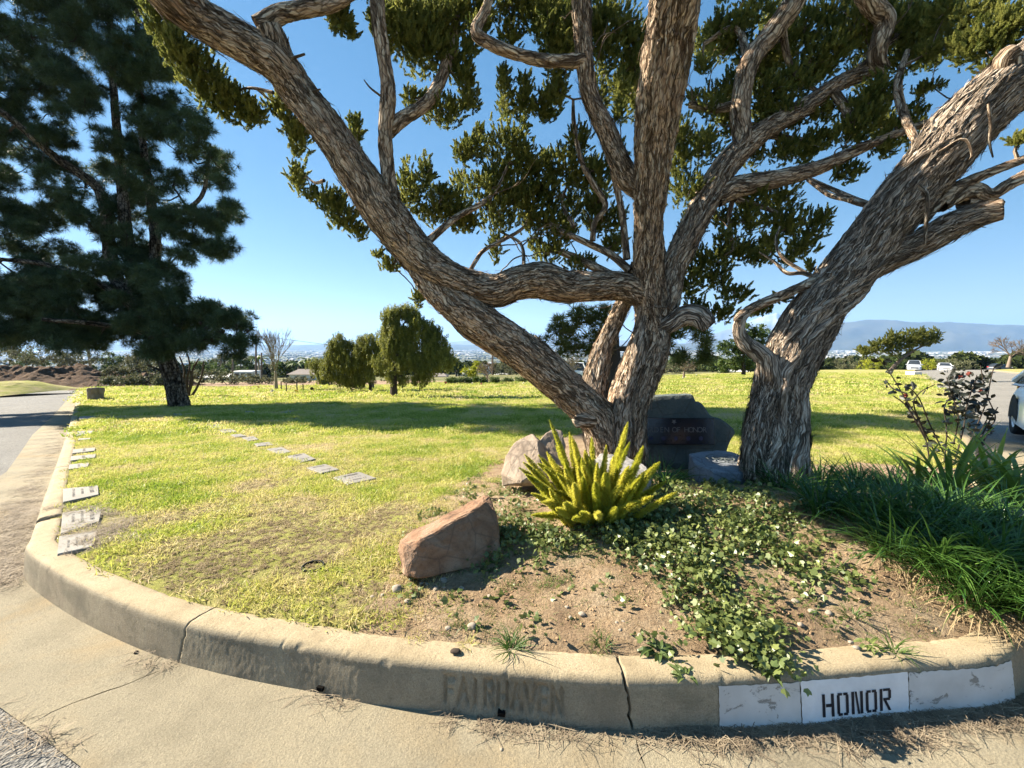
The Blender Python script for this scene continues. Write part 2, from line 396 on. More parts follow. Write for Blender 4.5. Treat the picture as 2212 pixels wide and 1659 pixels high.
M['weed'] = m_leaf('weed_leaf', (0.05, 0.11, 0.015), (0.14, 0.21, 0.035), 0.4, 0.5, 0.35, 5.0)
M['rose'] = m_leaf('rose_leaf', (0.006, 0.009, 0.006), (0.018, 0.020, 0.012), 0.08, 0.45, 0.4, 6.0)  # near black: the backlit silhouette of the leaves is put into their colour
M['bloom'] = m_plain('dried_rose', (0.22, 0.055, 0.04), 0.8)
M['straw'] = m_leaf('dry_straw', (0.24, 0.165, 0.09), (0.42, 0.31, 0.18), 0.2, 0.8, 0.1, 8.0)
M['needle'] = m_leaf('fallen_needles', (0.120, 0.088, 0.061), (0.331, 0.265, 0.179), 0.1, 0.7, 0.2, 8.0)
M['thatch'] = m_leaf('thatch', (0.198, 0.144, 0.081), (0.360, 0.279, 0.162), 0.25, 0.85, 0.1, 6.0)
def m_bark(name, cols, fu=28, fv=3.2, crack=0.7, depth=0.012, red=0.6):
    n = NT(name); uv = n.uv()
    w = n.node('ShaderNodeTexNoise'); w.inputs['Scale'].default_value = 5.0; n.l(uv, w.inputs['Vector'])
    wm = n.node('ShaderNodeVectorMath'); wm.operation = 'SCALE'; wm.inputs['Scale'].default_value = 0.10; n.l(w.outputs['Color'], wm.inputs[0])
    wa = n.node('ShaderNodeVectorMath'); wa.operation = 'ADD'; n.l(uv, wa.inputs[0]); n.l(wm.outputs[0], wa.inputs[1]); q = wa.outputs[0]
    fib = n.noise(n.mapv(q, (fu * 2.6, fv * 1.5, 1)), 1.0, 8, 0.72)
    fine = n.noise(n.mapv(q, (fu * 5, fv * 5, 1)), 1.0, 5, 0.7)
    ed = n.voro(n.mapv(q, (fu, fv * 3.4, 1)), 1.0, 'DISTANCE_TO_EDGE', 1.0)
    plate = n.gray(n.math('ADD', ed, n.math('MULTIPLY', n.math('SUBTRACT', fine, 0.5), 0.22)), 0.0, 0.12)
    c = n.ramp(fib, [(0.33, tuple(k * .28 for k in cols[0])), (0.41, cols[0]), (0.49, cols[1]), (0.61, cols[2])])
    big = n.noise(uv, 1.6, 4, 0.6)
    c = n.mix(n.math('MULTIPLY', n.gray(big, 0.5, 0.68), red), c, n.mix(fib, (0.09, 0.035, 0.016), (0.26, 0.13, 0.07)))
    c = n.mix(n.math('MULTIPLY', n.gray(n.noise(n.mapv(uv, (1, 1, 1), (7, 3, 0)), 2.3, 4), 0.56, 0.72), 0.5), c, (0.14, 0.135, 0.05))
    c = n.mix(n.math('MULTIPLY', n.math('SUBTRACT', 1.0, plate), crack), c, tuple(k * 0.22 for k in cols[0]))
    fur = n.gray(n.math('ADD', n.voro(n.mapv(q, (fu * .3, fv * .55, 1)), 1.0, 'DISTANCE_TO_EDGE', 1.0), n.math('MULTIPLY', n.math('SUBTRACT', fib, 0.5), 0.45)), 0.0, 0.07)
    c = n.mix(n.math('MULTIPLY', n.math('SUBTRACT', 1.0, fur), 0.6), c, tuple(k * 0.2 for k in cols[0]))
    c = n.mix(n.gray(fine, 0.25, 0.75), n.mix(0.35, c, (0.03, 0.02, 0.012)), c)
    nr = n.bump(fib, 1.0, depth * 1.3); nr = n.bump(fur, 0.8, depth * 1.5, nr); nr = n.bump(plate, 0.6, depth * 0.5, nr); nr = n.bump(fine, 0.8, depth * 0.6, nr)
    return n.done(c, 0.92, nr, 0.12)
M['bark'] = m_bark('juniper_bark', ((0.26, 0.165, 0.10), (0.58, 0.405, 0.27), (0.80, 0.68, 0.51)))
M['bark_grey'] = m_bark('weathered_bark', ((0.25, 0.18, 0.12), (0.56, 0.425, 0.32), (0.79, 0.70, 0.57)), 40, 2.2, 0.6, 0.012, 0.25)
M['bark_pine'] = m_bark('pine_bark', ((0.061, 0.043, 0.030), (0.257, 0.196, 0.142), (0.432, 0.365, 0.284)), 11, 2.4, 0.95, 0.05, 0.1)
M['bark_dark'] = m_plain('dark_bark', (0.055, 0.043, 0.034), 0.95, 0.1, 0.3, 4, 0.01)
M['bark_pale'] = m_plain('pale_bark', (0.26, 0.22, 0.17), 0.9, 0.1, 0.25, 4, 0.01)
M['cutwood'] = m_plain('cut_wood', (0.33, 0.25, 0.17), 0.9, 0.1, 0.25, 20, 0.004)
def m_rock(name, stops, scale=5, bump=0.02, layer=(1, 1, 1)):
    n = NT(name); p = n.mapv(n.objc(), layer)
    c = n.ramp(n.noise(p, scale, 7, 0.65, 0.6), stops)
    c = n.mix(n.gray(n.noise(p, scale * 9, 5, 0.7), 0.52, 0.75), c, n.mix(0.6, c, (0.05, 0.04, 0.03)))
    vein = n.gray(n.voro(n.mapv(p, (1, 1, 1)), scale * 0.8, 'DISTANCE_TO_EDGE'), 0.0, 0.03)
    c = n.mix(n.math('MULTIPLY', n.math('SUBTRACT', 1.0, vein), 0.45), c, (0.06, 0.045, 0.035))
    nr = n.bump(n.noise(p, scale * 2.5, 8, 0.7), 0.9, bump); nr = n.bump(n.noise(p, scale * 14, 6, 0.7), 0.6, bump * 0.3, nr)
    return n.done(c, 0.88, nr, 0.25)
M['rock_brown'] = m_rock('brown_rock', [(0.28, (0.13, 0.062, 0.034)), (0.46, (0.24, 0.135, 0.078)), (0.62, (0.31, 0.20, 0.13)), (0.76, (0.20, 0.15, 0.12))], 6, 0.02)
M['rock_pink'] = m_rock('pinkish_rock', [(0.25, (0.180, 0.133, 0.094)), (0.5, (0.288, 0.223, 0.166)), (0.72, (0.360, 0.302, 0.238))], 4, 0.012, (1, 1, 0.4))
M['rock_pale'] = m_rock('pale_rock', [(0.25, (0.272, 0.240, 0.208)), (0.5, (0.384, 0.360, 0.328)), (0.72, (0.448, 0.424, 0.392))], 7, 0.01)
M['rock_dark'] = m_rock('slate_rock', [(0.25, (0.055, 0.07, 0.07)), (0.5, (0.10, 0.12, 0.115)), (0.72, (0.15, 0.16, 0.14))], 4, 0.03)
M['rock_blue'] = m_rock('blue_grey_rock', [(0.25, (0.11, 0.125, 0.15)), (0.5, (0.19, 0.205, 0.23)), (0.72, (0.26, 0.27, 0.28))], 6, 0.012)
M['pebble'] = m_rock('pebble_stone', [(0.25, (0.192, 0.152, 0.112)), (0.5, (0.296, 0.248, 0.192)), (0.72, (0.368, 0.328, 0.272))], 12, 0.002)
M['plaque'] = m_plain('black_granite', (0.013, 0.013, 0.02), 0.22, 0.5, 0.3, 60)
M['plaque_text'] = m_plain('engraved_letters', (0.15, 0.135, 0.13), 0.7, 0.2, 0.1)
M['plaque_badge'] = m_plain('engraved_badge', (0.047, 0.043, 0.079), 0.7, 0.2, 0.4, 30)
def m_granite():
    n = NT('marker_granite'); p = n.pos()
    c = n.ramp(n.noise(p, 4, 5, 0.6), [(0.3, (0.211, 0.193, 0.164)), (0.6, (0.274, 0.254, 0.222))])
    sp = n.noise(p, 260, 3, 0.8); c = n.mix(n.gray(sp, 0.4, 0.62), n.mix(0.45, c, (0.1, 0.09, 0.08)), c)
    d = n.gray(n.noise(p, 13, 6, 0.7), 0.54, 0.72); c = n.mix(n.math('MULTIPLY', d, 0.5), c, (0.26, 0.19, 0.12))
    return n.done(c, 0.7, n.bump(n.noise(p, 110, 4), 0.4, 0.003), 0.3)
M['granite'] = m_granite()
M['inscription'] = m_plain('inscription', (0.08, 0.07, 0.06), 0.8)
M['black_plastic'] = m_plain('black_plastic', (0.015, 0.015, 0.014), 0.5)
M['hole'] = m_plain('dark_recess', (0.01, 0.009, 0.008), 0.95, 0.0)
M['wood_grey'] = m_plain('weathered_wood', (0.13, 0.10, 0.08), 0.9, 0.1, 0.3, 3, 0.01)
M['stump'] = m_plain('stump_concrete', (0.22, 0.19, 0.155), 0.9, 0.1, 0.35, 7, 0.02)
M['steel'] = m_plain('dark_steel', (0.06, 0.06, 0.055), 0.6)
M['white_wall'] = m_plain('white_wall', (0.68, 0.67, 0.64), 0.85)
M['roof_grey'] = m_plain('grey_shingle', (0.22, 0.19, 0.17), 0.9, 0.1, 0.15, 2)
M['roof_white'] = m_plain('pale_roof', (0.6, 0.58, 0.55), 0.8)
M['window'] = m_plain('window_glass', (0.03, 0.035, 0.04), 0.1, 0.5, 0.1)
M['car_white'] = m_plain('car_white', (0.75, 0.75, 0.74), 0.25, 0.5, 0.02)
M['car_silver'] = m_plain('car_silver', (0.5, 0.51, 0.53), 0.3, 0.5, 0.02, metal=0.3)
M['car_dark'] = m_plain('car_dark', (0.04, 0.045, 0.055), 0.3, 0.5, 0.02)
M['tyre'] = m_plain('tyre_rubber', (0.02, 0.02, 0.02), 0.85)
M['rim'] = m_plain('wheel_rim', (0.45, 0.45, 0.46), 0.35, 0.5, metal=0.6)
M['lamp_glass'] = m_plain('lamp_glass', (0.7, 0.7, 0.72), 0.1, 0.6)
M['red_glass'] = m_plain('red_lamp', (0.4, 0.02, 0.02), 0.2, 0.5)
M['flower_red'] = m_plain('flower_red', (0.35, 0.03, 0.03), 0.7)
M['flower_white'] = m_plain('flower_white', (0.7, 0.66, 0.6), 0.7)
M['flower_pink'] = m_plain('flower_pink', (0.5, 0.16, 0.2), 0.7)
M['flower_yellow'] = m_plain('flower_yellow', (0.6, 0.4, 0.05), 0.7)
def m_dirt(name, a, b, c3):
    n = NT(name); p = n.pos()
    c = n.ramp(n.noise(p, 0.5, 8, 0.7, 0.5), [(0.3, a), (0.5, b), (0.7, c3)])
    return n.done(c, 0.95, n.bump(n.noise(p, 2.2, 8, 0.75), 1.0, 0.25), 0.1)
M['dirt'] = m_dirt('dirt_track', (0.247, 0.161, 0.101), (0.315, 0.217, 0.143), (0.345, 0.255, 0.173))
M['berm'] = m_dirt('dirt_berm', (0.062, 0.037, 0.024), (0.105, 0.065, 0.040), (0.149, 0.099, 0.062))
def m_valley():
    n = NT('valley_ground'); p = n.mapv(n.pos(), (1, 1, 0))
    near = n.ramp(n.noise(p, 0.12, 6, 0.65), [(0.3, (0.09, 0.10, 0.035)), (0.5, (0.15, 0.145, 0.06)), (0.7, (0.21, 0.17, 0.09))])
    far = n.ramp(n.noise(p, 0.006, 8, 0.72), [(0.3, (0.05, 0.07, 0.03)), (0.47, (0.09, 0.10, 0.05)), (0.55, (0.16, 0.14, 0.09)), (0.66, (0.10, 0.11, 0.06))])
    br = n.gray(n.voro(p, 0.018, 'F1', 1.0), 0.0, 0.25)
    far = n.mix(n.math('MULTIPLY', n.math('SUBTRACT', 1.0, br), n.gray(n.noise(p, 0.0012, 4), 0.42, 0.58)), far, (0.45, 0.43, 0.4))
    d = n.node('ShaderNodeVectorMath'); d.operation = 'LENGTH'; n.l(n.pos(), d.inputs[0])
    k = n.node('ShaderNodeMapRange'); k.inputs[1].default_value = 90; k.inputs[2].default_value = 500; n.l(d.outputs['Value'], k.inputs[0])
    return n.done(n.mix(k.outputs[0], near, far), 0.95, None, 0.1)
M['valley'] = m_valley()
M['valley_tree'] = m_leaf('valley_trees', (0.02, 0.032, 0.012), (0.08, 0.095, 0.03), 0.2, 0.9, 0.05, 0.01)
M['valley_house'] = m_leaf('valley_buildings', (0.16, 0.15, 0.13), (0.42, 0.41, 0.39), 0.0, 0.8, 0.2, 0.01)
def m_ridge(name, a, b, snow=None):
    n = NT(name); p = n.pos()
    c = n.ramp(n.noise(p, 0.002, 9, 0.7), [(0.35, a), (0.65, b)])
    if snow:
        z = n.node('ShaderNodeSeparateXYZ'); n.l(p, z.inputs[0])
        k = n.node('ShaderNodeMapRange'); k.inputs[1].default_value = snow[0]; k.inputs[2].default_value = snow[1]
        n.l(n.math('ADD', z.outputs[2], n.math('MULTIPLY', n.math('SUBTRACT', n.noise(p, 0.005, 8, 0.7), 0.5), 500)), k.inputs[0])
        c = n.mix(n.math('MULTIPLY', k.outputs[0], 0.5), c, (0.45, 0.47, 0.5))
    return n.done(c, 1.0, None, 0.0)
M['ridge'] = m_ridge('mountain_slope', (0.05, 0.055, 0.04), (0.09, 0.085, 0.06))
M['ridge_snow'] = m_ridge('snow_mountain', (0.10, 0.10, 0.10), (0.16, 0.15, 0.14), (560, 800))
# ------------------------------------------------------------------ the setting: ground, kerb, apron, roads, lawn
def path_world(vpts, fn, add=0.0): return [G(x, y, fn, add) for x, y in vpts]
_base = [(2212, 1505), (1973, 1541), (1738, 1567), (1469, 1579), (1361, 1580), (1235, 1573), (953, 1540), (778, 1522), (703, 1502), (391, 1436), (195, 1354), (78, 1280), (45, 1240)]
_top = [(46, 1180), (62, 1140), (78, 1095), (98, 1043), (129, 966), (144, 923), (155, 890), (165, 862), (174, 843)]
RIGHT_ROAD = [(2.9, 2.28), (3.9, 3.25), (6.5, 5.9), (12.3, 11.6), (22, 22), (36, 37.5), (50, 53), (62, 66)]
kp = [np.array([x, y]) for x, y in RIGHT_ROAD[::-1]]
kp += [p[:2] for p in path_world(_base, T)] + [p[:2] for p in path_world(_top, T, 0.2)]
KP = catmull(np.array(kp), 24); KP, _ = resample(KP, 0.02)
for _ in range(60): KP[1:-1] = (KP[:-2] + 2 * KP[1:-1] + KP[2:]) / 4
KS = np.concatenate([[0], np.cumsum(np.linalg.norm(np.diff(KP, axis=0), axis=1))])
KT = np.gradient(KP, axis=0); KT /= np.linalg.norm(KT, axis=1)[:, None]
KN = np.stack([KT[:, 1], -KT[:, 0]], 1)                     # points inwards (towards the lawn) for this direction
if KN[np.argmin(np.abs(KP[:, 0]) + np.abs(KP[:, 1] - 1.6))][1] < 0: KN = -KN
def kat(s):
    return (np.stack([np.interp(s, KS, KP[:, 0]), np.interp(s, KS, KP[:, 1])], -1),
            np.stack([np.interp(s, KS, KN[:, 0]), np.interp(s, KS, KN[:, 1])], -1))
def ks_of(x, y, fn=T, add=0.0):
    p = G(x, y, fn, add)[:2]; return float(KS[np.argmin(((KP - p) ** 2).sum(1))])
KW, KH = 0.165, 0.20
def kprofile(n):
    """(inset, height) along the kerb section, front foot to back foot"""
    pts = [(0.0, -0.05), (0.0, 0.0), (0.012, 0.10), (0.020, 0.158)]
    for a in np.linspace(R(172), R(92), 7): pts.append((0.056 + 0.036 * math.cos(a), 0.162 + 0.036 * math.sin(a)))
    pts += [(0.10, 0.2005), (0.14, 0.2), (0.158, 0.197), (KW, 0.188), (KW, -0.08)]
    p, _ = resample(np.array(pts), 0.001); i = np.linspace(0, len(p) - 1, n).astype(int); return p[i]
# engraved letters on the kerb face, strokes in a unit cell
GLYPH = {'F': [((0, 0), (0, 1)), ((0, 1), (.7, 1)), ((0, .52), (.55, .52))],
         'A': [((0, 0), (.4, 1)), ((.4, 1), (.8, 0)), ((.16, .36), (.64, .36))],
         'I': [((.3, 0), (.3, 1))],
         'R': [((0, 0), (0, 1)), ((0, 1), (.6, 1)), ((.6, 1), (.68, .78)), ((.68, .78), (.6, .52)), ((.6, .52), (0, .52)), ((.3, .52), (.75, 0))],
         'H': [((0, 0), (0, 1)), ((.7, 0), (.7, 1)), ((0, .5), (.7, .5))],
         'V': [((0, 1), (.4, 0)), ((.4, 0), (.8, 1))],
         'E': [((0, 0), (0, 1)), ((0, 1), (.65, 1)), ((0, .52), (.5, .52)), ((0, 0), (.65, 0))],
         'N': [((0, 0), (0, 1)), ((0, 1), (.7, 0)), ((.7, 0), (.7, 1))]}
def seg_dist(px, py, a, b):
    ax, ay = a; bx, by = b; dx, dy = bx - ax, by - ay
    t = np.clip(((px - ax) * dx + (py - ay) * dy) / (dx * dx + dy * dy + 1e-12), 0, 1)
    return np.hypot(px - ax - t * dx, py - ay - t * dy)
sF0, sF1 = ks_of(955, 1545), ks_of(1222, 1572)
sgn = 1 if sF1 > sF0 else -1
kerb = structure(bpy.data.objects.new('kerb', None)); C.objects.link(kerb)
def kerb_section(s0, s1, ds, nprof=30, gap=0.004, j0=None, j1=None, detail=1.0, engrave=False, chip=1.0):
    pr = kprofile(nprof); ns = max(3, int((s1 - s0) / ds)); fr = np.linspace(0, 1, ns)
    hh = pr[:, 1] + pr[:, 0]
    e0 = s0 + gap / 2 + (j0(hh) if j0 else 0 * hh); e1 = s1 - gap / 2 + (j1(hh) if j1 else 0 * hh)
    s = e0[None] + fr[:, None] * (e1 - e0)[None]
    c, n = kat(s)
    ins = np.repeat(pr[None, :, 0], ns, 0).copy(); h = np.repeat(pr[None, :, 1], ns, 0).copy()
    q = np.stack([c[..., 0] + n[..., 0] * ins, c[..., 1] + n[..., 1] * ins, h], -1).reshape(-1, 3)
    wav = pn(q * np.array([2, 2, 6])).reshape(ns, -1) * 0.004 * detail * .6
    rough = fbm(q * 40, 3).reshape(ns, -1) * 0.0008 * detail
    edge = np.exp(-((pr[:, 0] - 0.03) / 0.012) ** 2)[None] * (pr[:, 1] > .13)[None] * np.maximum(0, pn(q * np.array([22, 22, 22])).reshape(ns, -1) - 0.3) * 0.014 * chip
    back = np.exp(-((pr[:, 0] - KW) / 0.02) ** 2)[None] * np.maximum(0, pn(q * 13 + 3).reshape(ns, -1) - 0.25) * 0.016 * chip
    ins = ins + wav + rough + edge - back * 0.6; h = h + rough - edge * 0.6 - back * (pr[:, 1] > 0.1)[None]
    if engrave:
        u = (s - sF0) * sgn / abs(sF1 - sF0); face = (pr[:, 0] < 0.04)[None] & (h > 0)
        d = np.full(s.shape, 9.0); text = 'FAIRHAVEN'; wl = 1 / len(text); Wm = abs(sF1 - sF0)
        for k, ch in enumerate(text):
            for a, b in GLYPH[ch]:
                A = ((k + 0.06 + a[0] * 0.92) * wl * Wm, 0.045 + a[1] * 0.095); B = ((k + 0.06 + b[0] * 0.92) * wl * Wm, 0.045 + b[1] * 0.095)
                d = np.minimum(d, seg_dist(u * Wm, h, A, B))
        cut = (1 - smooth(0.0045, 0.0085, d))
        drip = np.clip(0.5 + pn(np.stack([u * Wm * 110, 0 * u, h * 5], -1).reshape(-1, 3)).reshape(u.shape), 0, 1)
        patch = smooth(-0.05, 0.0, u) * (1 - smooth(1.0, 1.06, u)) * smooth(0.0, 0.03, h) * (1 - smooth(0.155, 0.175, h))
        ins = ins + face * (cut * 0.012 + patch * drip * 0.005)
    P3 = np.stack([c[..., 0] + n[..., 0] * ins, c[..., 1] + n[..., 1] * ins, h], -1)
    P3[..., 2] += T(c[..., 0], c[..., 1])
    i, j = np.meshgrid(np.arange(ns - 1), np.arange(nprof - 1), indexing='ij'); a = (i * nprof + j).ravel()
    f = np.stack([a, a + nprof, a + nprof + 1, a + 1], 1).tolist()
    f.append(list(range(nprof))); f.append([(ns - 1) * nprof + j for j in range(nprof)][::-1])
    me = mesh('kerb_section', P3.reshape(-1, 3), f, None, True)
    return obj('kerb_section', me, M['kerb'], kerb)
def jag(seed, a, lean=0.0):
    return lambda h: a * pn(np.stack([h * 22, 0 * h + seed, 0 * h], 1)) + a * 0.5 * pn(np.stack([h * 70, 0 * h + seed, 0 * h], 1)) + lean * (h - 0.15)
sA, sB, sC = ks_of(1361, 1580), ks_of(391, 1436), ks_of(66, 1130, T, 0.2)
sC2 = sC + 0.10
s_r0 = ks_of(2212, 1505)
# the right branch runs to the far road end, the front is dense
kerb_section(0.02, s_r0 - 12, 0.5, 14, detail=0, chip=0)
kerb_section(s_r0 - 12, s_r0 - 0.9, 0.06, 20)
jA, jB = jag(1.3, 0.011, 0.10), jag(5.1, 0.012, -0.16)
kerb_section(s_r0 - 0.9, sA, 0.008, 44, 0.012, None, jA)
kerb_section(sA, sB, 0.004, 64, 0.012, jA, jB, engrave=True)
kerb_section(sB, sC, 0.008, 40, 0.009, jB, None, chip=0.5, detail=.6)
cuts = [sC2, ks_of(108, 1012, T, 0.2), ks_of(140, 930, T, 0.2), ks_of(152, 897, T, 0.2), ks_of(160, 872, T, 0.2), ks_of(167, 856, T, 0.2), float(KS[-1]) - 0.02]
for a, b in zip(cuts[:-1], cuts[1:]):
    kerb_section(a, b, 0.03 if a < sC2 + 6 else 0.1, 24, 0.018, jag(a, 0.012), jag(b, 0.012))
# painted panels and stencilled word on the kerb face
def face_patch(name, s0, s1, h0, h1, off, mat, ragged=0.004, nh=14, ds=0.006, detail=1.0):
    ns = max(3, int(abs(s1 - s0) / ds)); fr = np.linspace(0, 1, ns)
    hv = np.linspace(0, 1, nh); S0, HV = np.meshgrid(fr, hv, indexing='ij')
    se = np.stack([HV * 9 + s0 * 7, 0 * HV, 0 * HV], -1).reshape(-1, 3); rg = pn(se).reshape(HV.shape) * ragged
    s = s0 + S0 * (s1 - s0) + rg * (S0 * 2 - 1)
    te = pn(np.stack([s * 30, 0 * s + 4, 0 * s], -1).reshape(-1, 3)).reshape(s.shape) * ragged * 1.2
    h = h0 + HV * (h1 + te - h0)
    c, n = kat(s); bx = np.interp(h, [0, 0.10, 0.158, 0.175, 0.19], [0, 0.012, 0.020, 0.024, 0.033])
    q = np.stack([c[..., 0] + n[..., 0] * bx, c[..., 1] + n[..., 1] * bx, h], -1).reshape(-1, 3)
    bx = bx + pn(q * np.array([2, 2, 6])).reshape(s.shape) * 0.0024 * detail - off
    V = np.stack([c[..., 0] + n[..., 0] * bx, c[..., 1] + n[..., 1] * bx, h + T(c[..., 0], c[..., 1])], -1).reshape(-1, 3)
    i, j = np.meshgrid(np.arange(ns - 1), np.arange(nh - 1), indexing='ij'); a = (i * nh + j).ravel()
    return obj(name, mesh(name, V, np.stack([a, a + nh, a + nh + 1, a + 1], 1).tolist(), None, True), mat, kerb)
sp = [ks_of(1558, 1578), ks_of(1730, 1568), ks_of(1966, 1542), ks_of(2182, 1509)]
dirn = 1 if sp[1] > sp[0] else -1
face_patch('painted_panel', sp[0] + dirn * 0.004, sp[1] - dirn * 0.002, 0.006, 0.168, 0.0040, M['paint'])
face_patch('painted_panel', sp[1] + dirn * 0.002, sp[2] - dirn * 0.002, 0.004, 0.172, 0.0046, M['paint_fresh'], 0.003)
face_patch('painted_panel', sp[2] + dirn * 0.002, sp[3], 0.006, 0.168, 0.0040, M['paint'], 0.006)
def stencil():
    s0, s1 = ks_of(1772, 1561), ks_of(1922, 1547); Wm = abs(s1 - s0); lw = Wm / 5; cell = []
    H0, H1 = 0.030, 0.118; st = 0.0125; w = lw * 0.80; g = 0.005; mid = (H0 + H1) / 2
    def bar(x0, x1, y0, y1, sh=0.0): cell.append((x0, x1, y0, y1, sh))
    for k, ch in enumerate('HONOR'):
        x = k * lw + lw * 0.13
        if ch == 'H':
            bar(x, x + st, H0, H1); bar(x + w - st, x + w, H0, H1); bar(x + st + g * .5, x + w - st - 0.0001, mid - st / 2, mid + st / 2)
        elif ch == 'O':
            for xx in (x, x + w - st): bar(xx, xx + st, H0 + 0.008, H1 - 0.008)
            for yy in (H0, H1 - st * 0.8):
                bar(x + 0.004, x + w / 2 - g / 2, yy, yy + st * 0.8); bar(x + w / 2 + g / 2, x + w - 0.004, yy, yy + st * 0.8)
        elif ch == 'N':
            bar(x, x + st, H0, H1); bar(x + w - st, x + w, H0, H1); cell.append((x + st + g * .4, x + st + g * .4 + st * .75, H0, H1, w - 2.75 * st - g * .8))
        else:
            bar(x, x + st, H0, H1); bar(x + st + g * .6, x + w - 0.004, H1 - st * .8, H1); bar(x + w - st, x + w, mid + .004, H1 - .006)
            bar(x + st + g * .6, x + w - .004, mid - st * .3, mid + st * .5); bar(x + st + g, x + st + g + st, H0, mid - st * .3, w - 2 * st - g)
    return s0, (1 if s1 > s0 else -1), cell
s0_, d_, cells = stencil()
lt = MB()
for k, (x0, x1, y0, y1, sh) in enumerate(cells):
    nu, nv = 4, 6; off = 0.0062 + 0.00025 * (k % 3)
    U, Vv = np.meshgrid(np.linspace(0, 1, nu), np.linspace(0, 1, nv), indexing='ij')
    h = y0 + Vv * (y1 - y0); s = s0_ + d_ * (x0 + U * (x1 - x0) + (1 - Vv) * sh)
    c, n = kat(s); bx = np.interp(h, [0, 0.10, 0.158], [0, 0.012, 0.020])
    q = np.stack([c[..., 0] + n[..., 0] * bx, c[..., 1] + n[..., 1] * bx, h], -1).reshape(-1, 3)
    bx = bx + pn(q * np.array([2, 2, 6])).reshape(s.shape) * 0.0024 - off
    i, j = np.meshgrid(np.arange(nu - 1), np.arange(nv - 1), indexing='ij'); a = (i * nv + j).ravel()
    lt.add(np.stack([c[..., 0] + n[..., 0] * bx, c[..., 1] + n[..., 1] * bx, h + T(c[..., 0], c[..., 1])], -1).reshape(-1, 3), np.stack([a, a + nv, a + nv + 1, a + 1], 1))
o = obj('lettering', lt.mesh('lettering'), M['black_paint'], kerb); o['label'] = 'black stencilled word HONOR on the white painted kerb'
for x, y in ((700, 1499), (1080, 1549)):
    s = ks_of(x, y); c, n = kat(np.array([s])); b = MB()
    b.box((c[0][0] + n[0][0] * 0.006, c[0][1] + n[0][1] * 0.006, 0.022), (0.03, 0.03, 0.016), math.atan2(n[0][1], n[0][0]))
    obj('weep_hole', b.mesh('weep_hole'), M['hole'], kerb)

# constrained triangulation sheet
def inpoly(pt, poly):
    x, y = pt[:, 0], pt[:, 1]; px, py = poly[:, 0], poly[:, 1]; ins = np.zeros(len(pt), bool); j = len(poly) - 1
    for i in range(len(poly)):
        cnd = ((py[i] > y) != (py[j] > y)) & (x < (px[j] - px[i]) * (y - py[i]) / (py[j] - py[i] + 1e-12) + px[i]); ins ^= cnd; j = i
    return ins
def ccw(p):
    p = [tuple(map(float, q)) for q in p]
    a = sum(p[i - 1][0] * p[i][1] - p[i][0] * p[i - 1][1] for i in range(len(p))); return p if a > 0 else p[::-1]
def cdt(outer, inner, holes=()):
    outer = ccw(outer); holes = [ccw(h) for h in holes]
    vs = [Vector(p) for p in outer]; es = [(i, (i + 1) % len(outer)) for i in range(len(outer))]; fs = [list(range(len(outer)))]
    for h in holes:
        b = len(vs); vs += [Vector(p) for p in h]; fs.append(list(range(b, b + len(h))))
    vs += [Vector(p) for p in inner]
    v, e, f, ov, oe, of = geometry.delaunay_2d_cdt(vs, [] if holes else es, fs, 1 if holes else 1, 1e-5)
    f2 = [list(q) for q, o_ in zip(f, of) if 0 in o_ and not any(k > 0 for k in o_)] if holes else [list(q) for q in f]
    return np.array([(q.x, q.y) for q in v]), f2

# crack outlines in the concrete apron (slivers left open)
def sliver(vpts, w, seed):
    p = np.array([G(x, y, T)[:2] for x, y in vpts]); p, _ = resample(p, 0.03); n = len(p)
    t = np.gradient(p, axis=0); t /= np.linalg.norm(t, axis=1)[:, None]; nn = np.stack([-t[:, 1], t[:, 0]], 1)
    k = np.arange(n); j = pn(np.stack([k * 0.37, 0 * k + seed, 0 * k], 1)); p = p + nn * (j * 0.010)[:, None]
    ww = w * (0.45 + 0.9 * np.abs(pn(np.stack([k * 0.21, 0 * k + seed + 4, 0 * k], 1)))) * np.sin(np.linspace(0.12, np.pi - 0.12, n)) ** 0.5
    return np.vstack([p + nn * ww[:, None] / 2, (p - nn * ww[:, None] / 2)[::-1]])
cracks = [sliver([(66, 1566), (110, 1540), (180, 1512), (270, 1480), (352, 1448)], 0.011, 1.0),
          sliver([(1374, 1588), (1380, 1620), (1392, 1662)], 0.006, 2.0),
          sliver([(40, 1562), (70, 1552), (104, 1540)], 0.005, 3.0)]
gut_v = [(14, 1020), (39, 985), (70, 940), (116, 897), (140, 870), (151, 858), (163, 847), (168, 842)]
gut = [G(x, y, T)[:2] for x, y in gut_v]
near_edge = [np.array(q) for q in ((9, 3.6), (4.5, 0.9), (2, -0.4), (-0.6, 0.3), (-1.25, 1.05))] + [G(175, 1659, T)[:2], G(80, 1586, T)[:2], G(0, 1530, T)[:2], np.array([-4.1, 2.3])]
near_edge = [q for q in near_edge]
kin, knn = kat(KS[::6]); ring = kin + knn * 0.06
sel = [i for i in range(len(ring)) if KS[::6][i] > s_r0 - 9]
outer = [tuple(p) for p in ring[sel]] + [tuple(p) for p in gut[::-1]] + [tuple(p) for p in near_edge[::-1]]
ap_in = []
op = np.array(outer)
def jgrid(x0, x1, y0, y1, st):
    X, Y = np.meshgrid(np.arange(x0, x1, st), np.arange(y0, y1, st)); p = np.stack([X.ravel(), Y.ravel()], 1)
    return p + rng.uniform(-0.3, 0.3, p.shape) * st
gp = jgrid(-6, 9, -0.5, 9, 0.15); ap_in = gp[inpoly(gp, op)]
v2, f2 = cdt(outer, [tuple(p) for p in ap_in], cracks)
